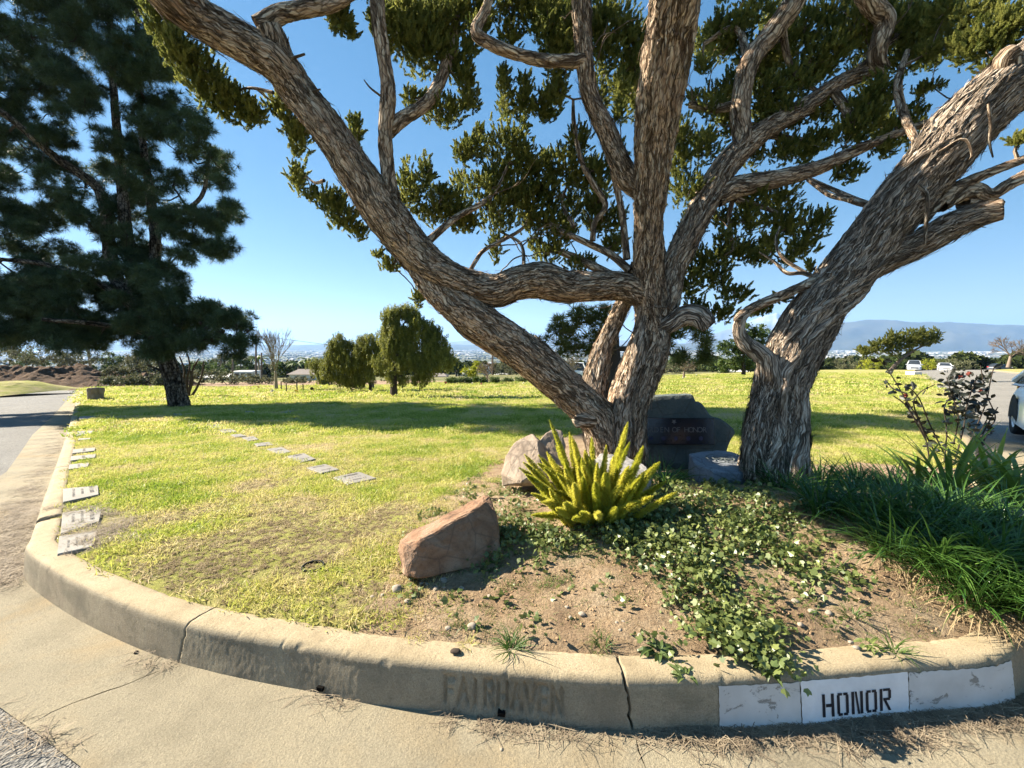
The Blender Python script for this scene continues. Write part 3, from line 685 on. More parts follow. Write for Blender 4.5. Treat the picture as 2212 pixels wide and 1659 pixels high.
apron = structure(obj('pavement', mesh('pavement', np.column_stack([v2, T(v2[:, 0], v2[:, 1]) + 0.004 + 0.0015 * fbm(np.column_stack([v2 * 2.5, 0 * v2[:, 0]]), 3)]), f2, None, True), M['concrete']))

# lawn and planting bed, one sheet inside the kerb
li, ln = kat(KS[::8]); lring = li + ln * 0.10
far_v = [(178, 839), (400, 836), (640, 834), (900, 829), (1150, 824), (1300, 818), (1440, 810), (1536, 806), (1700, 801), (1850, 798)]
far_w = [G(x, y)[:2] for x, y in far_v]
lo = np.array([tuple(p) for p in lring] + [tuple(p) for p in far_w])
bed_v = [(770, 1378), (800, 1310), (845, 1245), (872, 1150), (985, 1045), (1075, 1000), (1120, 965), (1280, 930), (1380, 948), (1570, 975), (1640, 1000), (1760, 1005), (1900, 1000), (2050, 1010), (2212, 1020)]
BED = np.array([G(x, y)[:2] for x, y in bed_v] + [(5.0, 3.6), (5.2, 4.2), (2.8, 2.0), (2.2, 1.5), (0, 1.1), (-0.8, 1.5)])
g1 = jgrid(-3.6, 4.5, 1.4, 4.6, 0.045); g2 = jgrid(-8, 8, 1.4, 11, 0.22); g3 = jgrid(-45, 70, 4, 80, 1.1)
g2 = g2[(g2[:, 1] > 4.6) | (np.abs(g2[:, 0] - 0.45) > 4.05)]; g3 = g3[(g3[:, 1] > 11) | (np.abs(g3[:, 0]) > 8)]
gi = np.vstack([g1, g2, g3])
kd_in = lo
gi = gi[inpoly(gi, lo)]
v2, f2 = cdt([tuple(p) for p in lo], [tuple(p) for p in gi])
def soil_mask(xy):
    m = inpoly(xy, BED).astype(float); return m
sm = soil_mask(v2); z = L(v2[:, 0], v2[:, 1])
near = 1 - smooth(4, 7, v2[:, 1])
z = z + near * (sm * 0.016 * fbm(np.column_stack([v2 * 7, 0 * z]), 4) + 0.006 * fbm(np.column_stack([v2 * 5, 0 * z + 4]), 3))
# the rim stays below the kerb top, whatever the ground does further in
def kdist(xy):
    out = np.empty(len(xy)); q = KP[::4]
    for k in range(0, len(xy), 3000):
        c = xy[k:k + 3000]; out[k:k + 3000] = np.sqrt(((c[:, None, :] - q[None]) ** 2).sum(2).min(1))
    return out
def rim(xy, z):
    d = kdist(xy); return np.minimum(z, T(xy[:, 0], xy[:, 1]) + .186 + np.maximum(0, d - .165) * .55)
z = rim(v2, z)
lawn_me = mesh('lawn', np.column_stack([v2, z]), f2, None, True)
at = lawn_me.attributes.new('soil', 'FLOAT', 'POINT'); at.data.foreach_set('value', sm.astype(np.float32))
lawn = structure(obj('lawn', lawn_me, M['ground']))

# asphalt of the left road and the junction; the right road
def sheet(name, poly, st, dz, mat, jit=None):
    poly = np.array([tuple(p[:2]) for p in poly]); lo_, hi = poly.min(0), poly.max(0)
    g = jgrid(lo_[0], hi[0], lo_[1], hi[1], st); g = g[inpoly(g, poly)]
    v, f = cdt([tuple(p) for p in poly], [tuple(p) for p in g])
    return structure(obj(name, mesh(name, np.column_stack([v, T(v[:, 0], v[:, 1]) + dz]), f, None, True), mat))
KL = KP[-1]
road_l = [(-4.4, -6), (6, -6), (6.5, 2.5), (0, 1.2), (-3.0, 2.0), (-3.3, 3.5)] + [tuple(np.array(p) + np.array([0.25, 0.0])) for p in gut] + [(KL[0] - 0.3, KL[1] + 3), (KL[0] - 4, KL[1] + 5), (KL[0] - 14, KL[1] + 6), (-26, 14), (-14, 4)]
sheet('road', road_l, 1.2, -0.004, M['asphalt'])
rr = [np.array(p) for p in RIGHT_ROAD]
road_r = [tuple(p + np.array([-0.1, 0.1])) for p in rr] + [(75, 78), (92, 80)] + [tuple(p + np.array([7.5, -3.6])) for p in rr[::-1]][:-1] + [(8.5, -3), (6.4, -3)]
sheet('road', road_r, 1.5, -0.001, M['asphalt_pale'])
# verge beyond the right road, raised kerb edge
vg = [p + np.array([7.5, -3.6]) for p in rr[2:]]
verge = [tuple(p) for p in vg] + [(110, 90), (110, 40), (40, -2)]
o = sheet('verge', verge, 2.5, 0.12, M['ground'])
a_ = np.array(vg); tb = MB()
for p, q in zip(a_[:-1], a_[1:]):
    d = q - p; ln_ = np.linalg.norm(d); n_ = max(1, int(ln_ / 2.2)); ang = math.atan2(d[1], d[0])
    for k in range(n_):
        cpt = p + d * (k + 0.5) / n_; sl_ = math.atan((float(T(*(cpt + d / n_ * .5))) - float(T(*(cpt - d / n_ * .5)))) / (ln_ / n_))
        Mx = Matrix.Rotation(-sl_, 3, 'Y')
        tb.box((cpt[0], cpt[1], float(T(*cpt)) + 0.06), (ln_ / n_ * 0.998, 0.16, 0.2), ang, Mx)
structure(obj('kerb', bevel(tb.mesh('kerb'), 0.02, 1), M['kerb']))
# the wide ground sheet down to the valley and out to the horizon
rad = np.concatenate([np.linspace(0, 90, 46), np.geomspace(95, 20000, 66)]); th = np.linspace(0, 2 * np.pi, 181)
Rg, Tg = np.meshgrid(rad, th, indexing='ij'); gx, gy = Rg * np.sin(Tg), Rg * np.cos(Tg)
gz = T(gx, gy) - np.where(Rg < 90, 0.12, 0.12) + smooth(150, 900, Rg) * 14 * pn(np.stack([gx / 700, gy / 700, 0 * gx], -1).reshape(-1, 3)).reshape(gx.shape)
i, j = np.meshgrid(np.arange(len(rad) - 1), np.arange(180), indexing='ij'); a = (i * 181 + j).ravel()
structure(obj('ground', mesh('ground', np.stack([gx, gy, gz], -1).reshape(-1, 3), np.stack([a, a + 181, a + 182, a + 1], 1), None, True), M['valley']))
# dirt track past the end of the lawn
trk = [G(x, y, T)[:2] for x, y in ((150, 838), (400, 835.5), (700, 832.5), (950, 829), (1010, 825), (900, 821.5), (600, 824), (420, 828), (310, 830), (180, 824), (70, 816), (20, 818), (60, 829))]
sheet('dirt_track', trk, 1.5, 0.02, M['dirt'])
# mountains: ridge lines as sheets with real depth
def ridge(name, vline, D, depth, base_z, mat, seed, rough):
    xs = np.array([p[0] for p in vline], float); ys = np.array([p[1] for p in vline], float)
    X = np.linspace(xs[0], xs[-1], 260); Y = np.interp(X, xs, ys); rows = []
    hx = (X - CX) / F * D; top = CAM[2] + D * ((CY - Y) / F * math.cos(PITCH) - math.sin(PITCH))
    for k, t in enumerate(np.linspace(-1, 1, 25)):
        prof = max(0.0, 1 - abs(t)) ** 0.8
        nz_ = fbm(np.stack([hx / 800 + seed, 0 * hx + t * depth / 800, 0 * hx], 1), 5)
        z = base_z + (top - base_z) * np.clip(prof * (1 + rough * nz_ * (1 - prof) * 1.4) + (0.035 * rough * 2 * fbm(np.stack([hx / 300 + seed, 0 * hx, 0 * hx], 1), 4) if k == 12 else 0), 0, 1.3)
        rows.append(np.stack([hx * (1 + t * depth / D), 0 * hx + D + t * depth, z], 1))
    V = np.concatenate(rows); n_ = len(X)
    i, j = np.meshgrid(np.arange(24), np.arange(n_ - 1), indexing='ij'); a = (i * n_ + j).ravel()
    return structure(obj(name, mesh(name, V, np.stack([a, a + 1, a + n_ + 1, a + n_], 1), None, True), mat))
ridge('mountain', [(1300, 745), (1480, 742), (1600, 731), (1700, 714), (1800, 700), (1850, 693), (1880, 691), (1925, 692), (1960, 696), (2040, 696), (2130, 701), (2212, 703), (2400, 700), (2900, 715)], 9000, 1700, -90, M['ridge'], 3.0, 0.35)
ridge('mountain', [(1480, 738), (1560, 715), (1620, 692), (1652, 680), (1672, 677), (1700, 690), (1760, 700), (1850, 705), (2000, 710)], 14000, 1900, -90, M['ridge_snow'], 9.0, 0.5)
ridge('mountain', [(-500, 740), (0, 742), (500, 744), (620, 746), (700, 743.5), (800, 746), (850, 743), (920, 742), (1000, 745), (1200, 744), (1320, 745)], 10500, 1500, -90, M['ridge'], 5.0, 0.35)
ridge('mountain', [(900, 742), (980, 738), (1060, 733), (1120, 727), (1160, 724), (1190, 731), (1240, 728), (1330, 735), (1450, 740)], 14500, 1900, -90, M['ridge_snow'], 12.0, 0.4)
# ------------------------------------------------------------------ small plant pieces used by the scatters
def rv(n): 
    d = rng.normal(size=(n, 3)); return d / np.linalg.norm(d, axis=1)[:, None]
def blade_tri(base, d, ln, w, side=None):
    """thin leaf: 2 triangles (kinked)"""
    d = d / (np.linalg.norm(d) + 1e-9); s = np.cross(d, rv(1)[0]) if side is None else side
    s = s / (np.linalg.norm(s) + 1e-9)
    return [base - s * w * .3, base + s * w * .3, base + d * ln * .55 + s * w * .5, base + d * ln * .5 - s * w * .5, base + d * ln]
BF = [[0, 1, 2, 3], [3, 2, 4]]
def p_plume(n=150, ln=1.0, fat=0.27, w=0.05, lean=1.0):
    m = MB()
    for k in range(n):
        t = rng.uniform(0.02, 1) ** 0.9; a = rng.uniform(0, 2 * np.pi); out = np.array([math.cos(a), math.sin(a), 0])
        r = fat * (1 - t) ** 0.6 * rng.uniform(0.2, 0.7); b = np.array([0, 0, t * ln * 0.82]) + out * r * 0.6
        d = out * rng.uniform(0.5, 1.0) * (1 - t * 0.7) + np.array([0, 0, lean]) + rv(1)[0] * 0.35
        m.add(blade_tri(b, d, rng.uniform(0.12, 0.24), w * rng.uniform(0.8, 1.4)), BF)
    return m
def proto(m, name, mat): 
    me = m.mesh(name); me.materials.append(mat); return me
def p_tuft(n, ln, w, cone=1.2, droop=0.0):
    m = MB()
    for k in range(n):
        d = rv(1)[0] * cone + np.array([0, 0, 1.0]); l = ln * rng.uniform(0.7, 1.1); d = d / np.linalg.norm(d)
        s = np.cross(d, rv(1)[0]); s /= np.linalg.norm(s); mid = d * l * 0.55 + np.array([0, 0, -droop * l * .2]); tip = d * l + np.array([0, 0, -droop * l])
        m.add([-s * w * .5, s * w * .5, mid + s * w * .45, mid - s * w * .45, tip], BF)
    return m
def p_leaves(n, size, spread, down=0.0):
    m = MB()
    for k in range(n):
        c = rv(1)[0] * rng.uniform(0, spread) * np.array([1, 1, 0.8]); d = rv(1)[0] + np.array([0, 0, -down]); d /= np.linalg.norm(d)
        s = np.cross(d, rv(1)[0]); s /= np.linalg.norm(s); l = size * rng.uniform(0.7, 1.2)
        m.add([c, c + d * l * .45 + s * l * .28, c + d * l, c + d * l * .45 - s * l * .28], [[0, 1, 2, 3]])
    return m
def p_strand(n, ln, leaf):
    m = MB()
    for k in range(n):
        t = rng.uniform(0, 1); c = np.array([0.10 * math.sin(3 * t) * rng.uniform(.5, 1), 0.05 * rng.normal(), -t * ln]) + rv(1)[0] * 0.03
        d = rv(1)[0] * 0.8 + np.array([0, 0, -1.0]); d /= np.linalg.norm(d); s = np.cross(d, rv(1)[0]); s /= np.linalg.norm(s); l = leaf * rng.uniform(.7, 1.3)
        m.add([c, c + d * l * .4 + s * l * .22, c + d * l, c + d * l * .4 - s * l * .22], [[0, 1, 2, 3]])
    return m
PR = {}
PR['juniper'] = [proto(p_plume(150), f'juniper_plume_{k}', M['juniper']) for k in range(5)]
PR['pine'] = [proto(p_tuft(46, 0.23, 0.0075, 1.5, 0.15), f'pine_tuft_{k}', M['pine']) for k in range(5)]
PR['pine_lit'] = [proto(p_tuft(30, 0.22, 0.012, 1.4, 0.1), f'pine_tuft_olive_{k}', M['pine_lit']) for k in range(4)]
PR['olive'] = [proto(p_strand(60, 0.55, 0.10), f'weeping_strand_{k}', M['olive']) for k in range(5)]
PR['green'] = [proto(p_leaves(40, 0.16, 0.33), f'leaf_clump_{k}', M['green']) for k in range(4)]
PR['lime'] = [proto(p_leaves(40, 0.16, 0.33), f'lime_clump_{k}', M['lime']) for k in range(4)]
PR['scrub'] = [proto(p_leaves(40, 0.16, 0.33), f'scrub_clump_{k}', M['scrub']) for k in range(4)]
PR['rust'] = [proto(p_leaves(30, 0.16, 0.35), f'rust_clump_{k}', M['rust']) for k in range(3)]

def blob_points(c, rx, ry, rz, n, shell=0.25):
    d = rv(n); r = (rng.uniform(shell ** 3, 1, n)) ** (1 / 3); q = d * r[:, None]
    return c + q[:, :1] * rx * RIGHT + q[:, 1:2] * rz * np.array([0, 1, 0]) + q[:, 2:3] * ry * np.array([0, 0, 1.0]), d
def V4(lst):
    """rows (x, y, D, width) on the photo grid -> world (x,y,z,r)"""
    return np.array([[*P(x, y, D), w * D / F / 2] for x, y, D, w in lst])
GRIDS = {}
def limb(name, rows, parent, mat, seg=20, step=0.02, **kw):
    v, f, uv = tube(V4(rows), seg, step, **kw)
    GRIDS.setdefault(parent.name, []).append((v[:(len(v) // (seg + 1)) * (seg + 1)].reshape(-1, seg + 1, 3), seg))
    return obj(name, mesh(name, v, f, uv, True), mat, parent)
def twigs(name, segs, parent, mat, seg=5, step=0.06):
    m = MB()
    for s in segs: v, f, uv = tube(np.asarray(s), seg, step, cap=False); m.add(v, f, uv)
    return stuff(obj(name, m.mesh(name, True, True), mat, parent))

# ------------------------------------------------------------------ the big juniper in the bed
jb = G(1361, 962)
jun = thing('juniper_tree', (P(1365, 960, 4.4)[0], P(1365, 960, 4.4)[1], float(L(*P(1365, 960, 4.4)[:2]))), 'many-stemmed old juniper with peeling bark and a horizontal elbow limb, beside the dark plaque stone', 'tree')
LIMBS = [
 ('trunk', [(1340, 1010, 4.40, 130), (1346, 958, 4.40, 100), (1354, 881, 4.42, 98), (1378, 814, 4.44, 106), (1400, 747, 4.42, 92), (1408, 696, 4.38, 80), (1403, 646, 4.32, 80), (1400, 589, 4.24, 82), (1398, 520, 4.12, 80), (1400, 453, 3.98, 80), (1410, 340, 3.76, 98), (1424, 210, 3.5, 120), (1446, 80, 3.26, 128), (1466, -60, 3.0, 132), (1480, -220, 2.8, 120)], 120, 0.012, dict(lobes=[(3, .10, 0.3, 0), (5, .09, 1.4, 1.6), (2, .10, 0.5, .8), (9, .03, 0, 0)], bark=.020, lump=.10, twist=1.1, seed=1.)),
 ('limb', [(1330, 985, 4.4, 110), (1301, 915, 4.38, 98), (1250, 864, 4.36, 90), (1183, 804, 4.32, 98), (1099, 737, 4.26, 100), (1015, 680, 4.2, 100), (952, 632, 4.16, 88), (912, 590, 4.12, 64), (880, 545, 4.1, 30)], 80, 0.012, dict(lobes=[(2, .10, 1., 0), (4, .05, 0, 0)], bark=.016, lump=.08, twist=.6, seed=7.)),
 ('limb', [(1400, 640, 4.3, 66), (1345, 618, 4.28, 66), (1284, 619, 4.26, 66), (1225, 620, 4.24, 74), (1172, 606, 4.22, 82), (1120, 612, 4.2, 76), (1066, 629, 4.16, 76), (998, 614, 4.12, 78), (931, 578, 4.06, 84), (872, 518, 4.0, 96), (812, 438, 3.9, 102), (777, 387, 3.82, 92), (700, 272, 3.68, 84), (640, 195, 3.6, 84), (598, 140, 3.5, 90), (520, 92, 3.4, 92), (440, 48, 3.3, 92), (365, -10, 3.15, 96), (290, -90, 3.0, 90)], 80, 0.012, dict(lobes=[(2, .08, 0., 0), (3, .06, 1, 0)], bark=.013, lump=.09, twist=.4, seed=13.)),
 ('limb', [(610, 150, 3.5, 60), (596, 100, 3.46, 64), (580, 62, 3.42, 62)], 48, 0.012, dict(bark=.012, lump=.06, seed=15.)),
 ('limb', [(1312, 1000, 4.55, 70), (1291, 900, 4.6, 60), (1287, 850, 4.62, 56), (1289, 804, 4.62, 52), (1304, 750, 4.62, 42), (1334, 680, 4.6, 36), (1362, 620, 4.56, 36), (1380, 570, 4.5, 34)], 56, 0.014, dict(lobes=[(2, .14, 0, 0), (5, .06, 0, 0)], bark=.014, lump=.10, twist=1.4, seed=19.)),
 ('limb', [(1374, 990, 4.24, 56), (1372, 900, 4.26, 50), (1392, 835, 4.3, 56), (1418, 770, 4.32, 62), (1426, 730, 4.32, 48), (1414, 690, 4.32, 40)], 56, 0.014, dict(lobes=[(2, .10, 1, 0), (5, .07, 0, 0)], bark=.016, lump=.14, twist=1.2, seed=23.)),
 ('limb', [(1340, 990, 4.2, 50), (1342, 900, 4.22, 46), (1352, 840, 4.26, 44), (1372, 780, 4.3, 46), (1385, 720, 4.32, 40), (1392, 660, 4.3, 30)], 48, 0.014, dict(lobes=[(2, .15, .5, 0)], bark=.016, lump=.12, twist=1.8, seed=27.)),
 ('limb', [(846, 430, 3.88, 40), (838, 370, 3.86, 32), (832, 300, 3.82, 32), (838, 200, 3.76, 33), (828, 120, 3.7, 31), (816, 30, 3.64, 32), (814, -80, 3.58, 30)], 36, 0.015, dict(bark=.010, lump=.10, seed=31.)),
 ('limb', [(834, 288, 3.84, 30), (866, 258, 3.9, 28), (921, 222, 4., 26), (955, 165, 4.1, 24), (980, 80, 4.2, 22), (990, 0, 4.3, 18)], 28, 0.016, dict(bark=.009, lump=.10, seed=33.)),
 ('limb', [(1398, 420, 3.95, 56), (1352, 376, 3.95, 50), (1312, 285, 3.9, 44), (1275, 208, 3.85, 38), (1262, 120, 3.78, 38), (1256, 10, 3.7, 42), (1250, -100, 3.6, 40)], 44, 0.014, dict(bark=.011, lump=.09, seed=35.)),
 ('limb', [(1262, 130, 3.78, 32), (1215, 132, 3.76, 26), (1168, 130, 3.74, 23), (1105, 112, 3.72, 24), (1055, 92, 3.7, 24), (1028, 66, 3.68, 24), (1050, 20, 3.7, 18), (1062, -40, 3.7, 16)], 28, 0.014, dict(bark=.010, lump=.12, seed=37.)),
 ('limb', [(1424, 690, 4.4, 76), (1442, 620, 4.42, 66), (1455, 575, 4.44, 60), (1482, 521, 4.46, 62), (1527, 430, 4.5, 64), (1572, 353, 4.5, 62), (1640, 290, 4.5, 54), (1731, 236, 4.45, 46), (1813, 181, 4.4, 40), (1870, 158, 4.35, 32), (1912, 143, 4.3, 28)], 64, 0.014, dict(lobes=[(2, .10, .4, 0), (4, .06, 0, 0)], bark=.017, lump=.09, twist=.8, seed=41.)),
 ('limb', [(1585, 350, 4.5, 40), (1604, 310, 4.48, 40), (1600, 227, 4.42, 38), (1618, 136, 4.36, 40), (1663, 77, 4.3, 42), (1708, 14, 4.2, 42), (1745, -70, 4.1, 42)], 36, 0.015, dict(bark=.014, lump=.10, seed=43.)),
 ('limb', [(1545, 425, 4.5, 50), (1590, 404, 4.48, 46), (1686, 385, 4.42, 36), (1776, 358, 4.36, 28), (1867, 317, 4.3, 21), (1935, 290, 4.25, 16), (1998, 267, 4.2, 13), (2060, 250, 4.15, 9), (2090, 215, 4.1, 5)], 32, 0.015, dict(bark=.012, lump=.10, seed=45.)),
 ('limb', [(1905, 150, 4.3, 30), (1894, 128, 4.26, 32), (1899, 91, 4.2, 34), (1910, 45, 4.15, 36), (1882, 8, 4.1, 38), (1850, -50, 4., 36)], 32, 0.015, dict(bark=.012, lump=.12, seed=47.)),
 ('limb', [(1420, 712, 4.3, 30), (1449, 700, 4.25, 30), (1478, 684, 4.2, 38), (1502, 682, 4.15, 40), (1520, 694, 4.12, 36), (1532, 706, 4.1, 26)], 32, 0.012, dict(lobes=[(2, .2, 0, 0)], bark=.014, lump=.2, twist=2., seed=49.)),
 ('limb', [(1300, 905, 4.3, 40), (1262, 905, 4.25, 34), (1240, 915, 4.24, 20)], 24, 0.014, dict(bark=.012, lump=.2, seed=51.)),
 ('limb', [(560, 60, 3.42, 40), (610, 30, 3.46, 34), (670, 18, 3.5, 30), (720, 6, 3.55, 28), (780, -30, 3.6, 24)], 28, 0.015, dict(bark=.011, lump=.12, seed=53.)),
]
LIMB_PTS = []
def thin(i, k): LIMBS[i] = (LIMBS[i][0], [(a, b, c, d * k) for a, b, c, d in LIMBS[i][1]], *LIMBS[i][2:])
thin(0, .73); thin(11, .76); thin(1, .84); thin(2, .86); thin(3, .85); thin(5, .85); thin(6, .85); thin(9, .9); thin(7, .92)
for nm, rows, seg, step, kw in LIMBS:
    limb(nm, rows, jun, M['bark_grey'] if kw['seed'] in (19., 27., 49.) else M['bark'], seg, step, **kw)
    LIMB_PTS.append(resample(catmull(V4(rows), 8), 0.12)[0])
THIN = [[(1354, 560, 4.4, 16), (1345, 470, 4.42, 14), (1336, 422, 4.44, 14), (1326, 369, 4.4, 16), (1330, 330, 4.2, 14)],
        [(1361, 585, 4.4, 18), (1320, 550, 4.5, 16), (1273, 527, 4.6, 14), (1199, 492, 4.7, 11), (1180, 470, 4.75, 7)],
        [(1280, 520, 4.5, 13), (1285, 480, 4.5, 12), (1308, 443, 4.5, 13), (1280, 395, 4.5, 12), (1255, 345, 4.5, 11), (1240, 270, 4.5, 10), (1238, 215, 4.5, 6)],
        [(926, 520, 4.05, 18), (985, 470, 4.2, 14), (1040, 440, 4.35, 12), (1073, 408, 4.45, 8), (1100, 350, 4.5, 5)],
        [(1005, 605, 4.2, 10), (1030, 560, 4.4, 9), (1052, 536, 4.5, 9), (1130, 492, 4.7, 7), (1150, 440, 4.8, 4)],
        [(1135, 610, 4.3, 12), (1132, 577, 4.5, 9), (1125, 527, 4.6, 7), (1080, 500, 4.7, 4)],
        [(1240, 490, 4.6, 10), (1215, 440, 4.7, 8), (1225, 400, 4.75, 5)],
        [(1450, 600, 4.5, 20), (1430, 540, 4.6, 15), (1418, 470, 4.7, 12)],
        [(1330, 600, 4.55, 20), (1250, 560, 4.8, 18), (1200, 540, 4.9, 12), (1160, 520, 5., 6)],
        [(1600, 225, 4.42, 22), (1540, 235, 4.6, 18), (1490, 225, 4.7, 16)],
        [(1618, 140, 4.36, 18), (1590, 60, 4.5, 14), (1520, 95, 4.6, 8)],
        [(1690, 60, 4.3, 16), (1700, 120, 4.4, 14), (1720, 165, 4.5, 12), (1770, 200, 4.5, 8)],
        [(1795, 190, 4.4, 22), (1830, 240, 4.35, 20), (1836, 262, 4.3, 16)],
        [(1640, 290, 4.5, 16), (1720, 300, 4.6, 10), (1750, 300, 4.6, 6)],
        [(1830, 170, 4.4, 14), (1900, 110, 4.4, 10), (1990, 40, 4.4, 7)],
        [(1590, 410, 4.5, 12), (1575, 470, 4.6, 9), (1585, 540, 4.6, 6)],
        [(1745, 385, 4.4, 8), (1800, 410, 4.3, 10), (1870, 438, 3.9, 11), (1945, 452, 3.55, 12)],
        [(1590, 430, 4.5, 13), (1690, 470, 4.6, 8), (1660, 540, 4.6, 6)],
        [(826, 210, 3.8, 5), (800, 190, 3.75, 4), (786, 172, 3.7, 2)], [(618, 130, 3.45, 8), (658, 117, 3.4, 5)], [(655, 203, 3.55, 8), (692, 193, 3.5, 4)],
        [(668, 250, 3.7, 6), (690, 270, 3.8, 6), (668, 268, 3.85, 3)], [(700, 390, 3.8, 8), (680, 395, 3.9, 6), (662, 380, 4., 3)],
        [(590, 200, 3.7, 8), (540, 190, 3.8, 6), (500, 200, 3.9, 4)]]
twigs('branches', [V4(t) for t in THIN], jun, M['bark'], 8, 0.03)
LIMB_PTS += [resample(catmull(V4(t), 8), 0.1)[0] for t in THIN]
# foliage: (x, y, rx, ry, D)
JB = [(352, 40, 32, 55, 3.6), (385, 105, 36, 36, 3.6), (422, 140, 48, 42, 3.7), (462, 190, 52, 40, 3.8), (510, 225, 48, 36, 3.9), (545, 245, 30, 22, 3.9), (600, 228, 26, 22, 4.), (626, 265, 22, 28, 4.), (647, 299, 26, 42, 4.05), (642, 380, 20, 34, 4.1), (676, 420, 18, 14, 4.1), (716, 435, 34, 30, 4.1), (745, 470, 34, 30, 4.15), (775, 500, 22, 16, 4.2),
      (816, 548, 13, 10, 4.3), (845, 572, 22, 16, 4.35), (905, 640, 14, 22, 4.6),
      (770, 281, 15, 34, 3.9), (886, 409, 32, 56, 4.3), (921, 374, 17, 34, 4.3), (957, 427, 38, 28, 4.3), (893, 211, 28, 18, 4.1), (957, 238, 48, 32, 4.2), (1002, 169, 28, 34, 4.2), (1010, 215, 26, 26, 4.2), (921, 105, 52, 52, 4.1), (886, 35, 56, 42, 4.0), (974, 28, 56, 42, 4.1), (985, 120, 40, 36, 4.2), (1037, 58, 24, 24, 3.8), (732, 35, 32, 34, 3.7), (760, 70, 14, 12, 3.7),
      (1090, 205, 18, 60, 4.6), (1086, 160, 12, 26, 4.6), (1132, 225, 28, 52, 4.65), (1136, 185, 14, 26, 4.65), (1022, 318, 34, 32, 4.5), (1038, 284, 12, 16, 4.5), (1097, 316, 56, 48, 4.6), (1130, 355, 48, 40, 4.6), (1044, 404, 56, 26, 4.5), (985, 452, 40, 36, 4.4), (1080, 457, 42, 46, 4.6), (1073, 530, 16, 36, 4.7), (1150, 422, 46, 38, 4.7), (1182, 246, 22, 16, 4.6), (1203, 193, 26, 34, 4.3), (1185, 53, 38, 58, 4.1), (1220, 88, 32, 50, 4.1), (1205, 130, 26, 40, 4.2), (1326, 53, 46, 56, 4.4), (1308, 123, 34, 40, 4.4), (1336, 190, 20, 34, 4.3), (1338, 242, 16, 26, 4.3), (1220, 352, 46, 42, 4.7), (1250, 300, 26, 36, 4.6), (1291, 369, 34, 34, 4.6), (1203, 475, 42, 32, 4.8), (1240, 440, 26, 26, 4.8), (1185, 545, 36, 26, 4.9), (1326, 527, 26, 26, 4.7), (1255, 568, 36, 18, 4.8), (1290, 440, 22, 26, 4.7), (1340, 330, 16, 26, 4.5), (1330, 470, 24, 36, 4.8),
      (1468, 295, 26, 40, 4.5), (1491, 408, 48, 38, 4.6), (1466, 350, 26, 40, 4.6), (1518, 317, 34, 38, 4.6), (1541, 227, 34, 26, 4.6), (1522, 136, 22, 20, 4.6), (1545, 60, 22, 22, 4.6), (1600, 50, 32, 26, 4.5), (1663, 204, 38, 46, 4.5), (1708, 181, 46, 42, 4.5), (1690, 240, 36, 30, 4.5), (1754, 136, 42, 48, 4.5), (1835, 68, 50, 48, 4.4), (1800, 110, 36, 40, 4.4), (1935, 68, 54, 52, 4.4), (1980, 45, 46, 38, 4.4), (1958, 127, 32, 32, 4.4), (1880, 60, 40, 50, 4.5), (1867, 227, 42, 42, 4.3), (1844, 281, 42, 36, 4.3), (1905, 195, 38, 32, 4.3), (1880, 255, 30, 24, 4.3), (2012, 186, 24, 10, 4.3), (1985, 195, 14, 10, 4.3), (1722, 326, 46, 32, 4.6), (1756, 306, 20, 32, 4.6), (1690, 318, 26, 30, 4.6), (1618, 430, 38, 26, 4.6), (1686, 430, 42, 30, 4.6), (1618, 476, 36, 26, 4.6), (1686, 476, 46, 30, 4.6), (1754, 489, 30, 38, 4.6), (1735, 530, 24, 26, 4.6), (1582, 535, 40, 30, 4.7), (1527, 566, 46, 36, 4.7), (1491, 612, 34, 36, 4.7), (1556, 600, 30, 26, 4.7), (1586, 634, 40, 20, 4.6), (1554, 676, 34, 22, 4.5), (1500, 660, 26, 18, 4.6), (1912, 317, 26, 22, 4.3), (1935, 275, 20, 26, 4.3), (1830, 370, 36, 22, 4.4), (1640, 14, 46, 30, 4.6), (1790, 20, 48, 30, 4.5), (1580, 180, 22, 30, 4.7), (1500, 210, 18, 16, 4.7), (1630, 330, 22, 30, 4.7), (1580, 270, 24, 30, 4.7), (1660, 270, 30, 24, 4.7)]
JB += [(1500, 480, 30, 26, 4.7), (1470, 540, 22, 30, 4.8), (1560, 470, 26, 22, 4.7), (1640, 390, 30, 16, 4.7), (1590, 90, 30, 36, 4.7), (1700, 100, 40, 40, 4.7), (1740, 60, 44, 40, 4.6), (1890, 20, 60, 30, 4.5), (1990, 90, 40, 34, 4.4), (2030, 40, 40, 40, 4.3), (1780, 240, 34, 24, 4.5), (1640, 150, 30, 34, 4.7), (1290, 60, 36, 50, 4.4), (1370, 130, 24, 46, 4.5), (1240, 30, 40, 40, 4.3), (1150, 20, 40, 40, 4.2), (1100, 10, 36, 30, 4.2), (1030, 20, 40, 30, 4.1), (860, 80, 44, 40, 4.0), (930, 60, 50, 46, 4.1), (820, 40, 30, 36, 3.9), (1000, 330, 24, 20, 4.5), (1070, 380, 40, 30, 4.6), (1110, 420, 36, 30, 4.6), (1160, 480, 36, 26, 4.8), (1010, 480, 34, 24, 4.5), (930, 460, 30, 24, 4.4), (1250, 390, 30, 26, 4.7), (1300, 480, 24, 30, 4.7), (1180, 400, 30, 26, 4.7), (2060, 90, 40, 30, 4.0), (1700, 560, 20, 14, 4.6), (1640, 560, 26, 16, 4.6), (1780, 470, 18, 18, 4.6)]
JB += [(rng.uniform(1150, 1390), rng.uniform(-20, 230), rng.uniform(20, 36), rng.uniform(22, 40), rng.uniform(4.3, 5.2)) for _ in range(18)]
JB += [(rng.uniform(1480, 2010), rng.uniform(-30, 300), rng.uniform(20, 40), rng.uniform(18, 34), rng.uniform(4.5, 5.4)) for _ in range(34)]
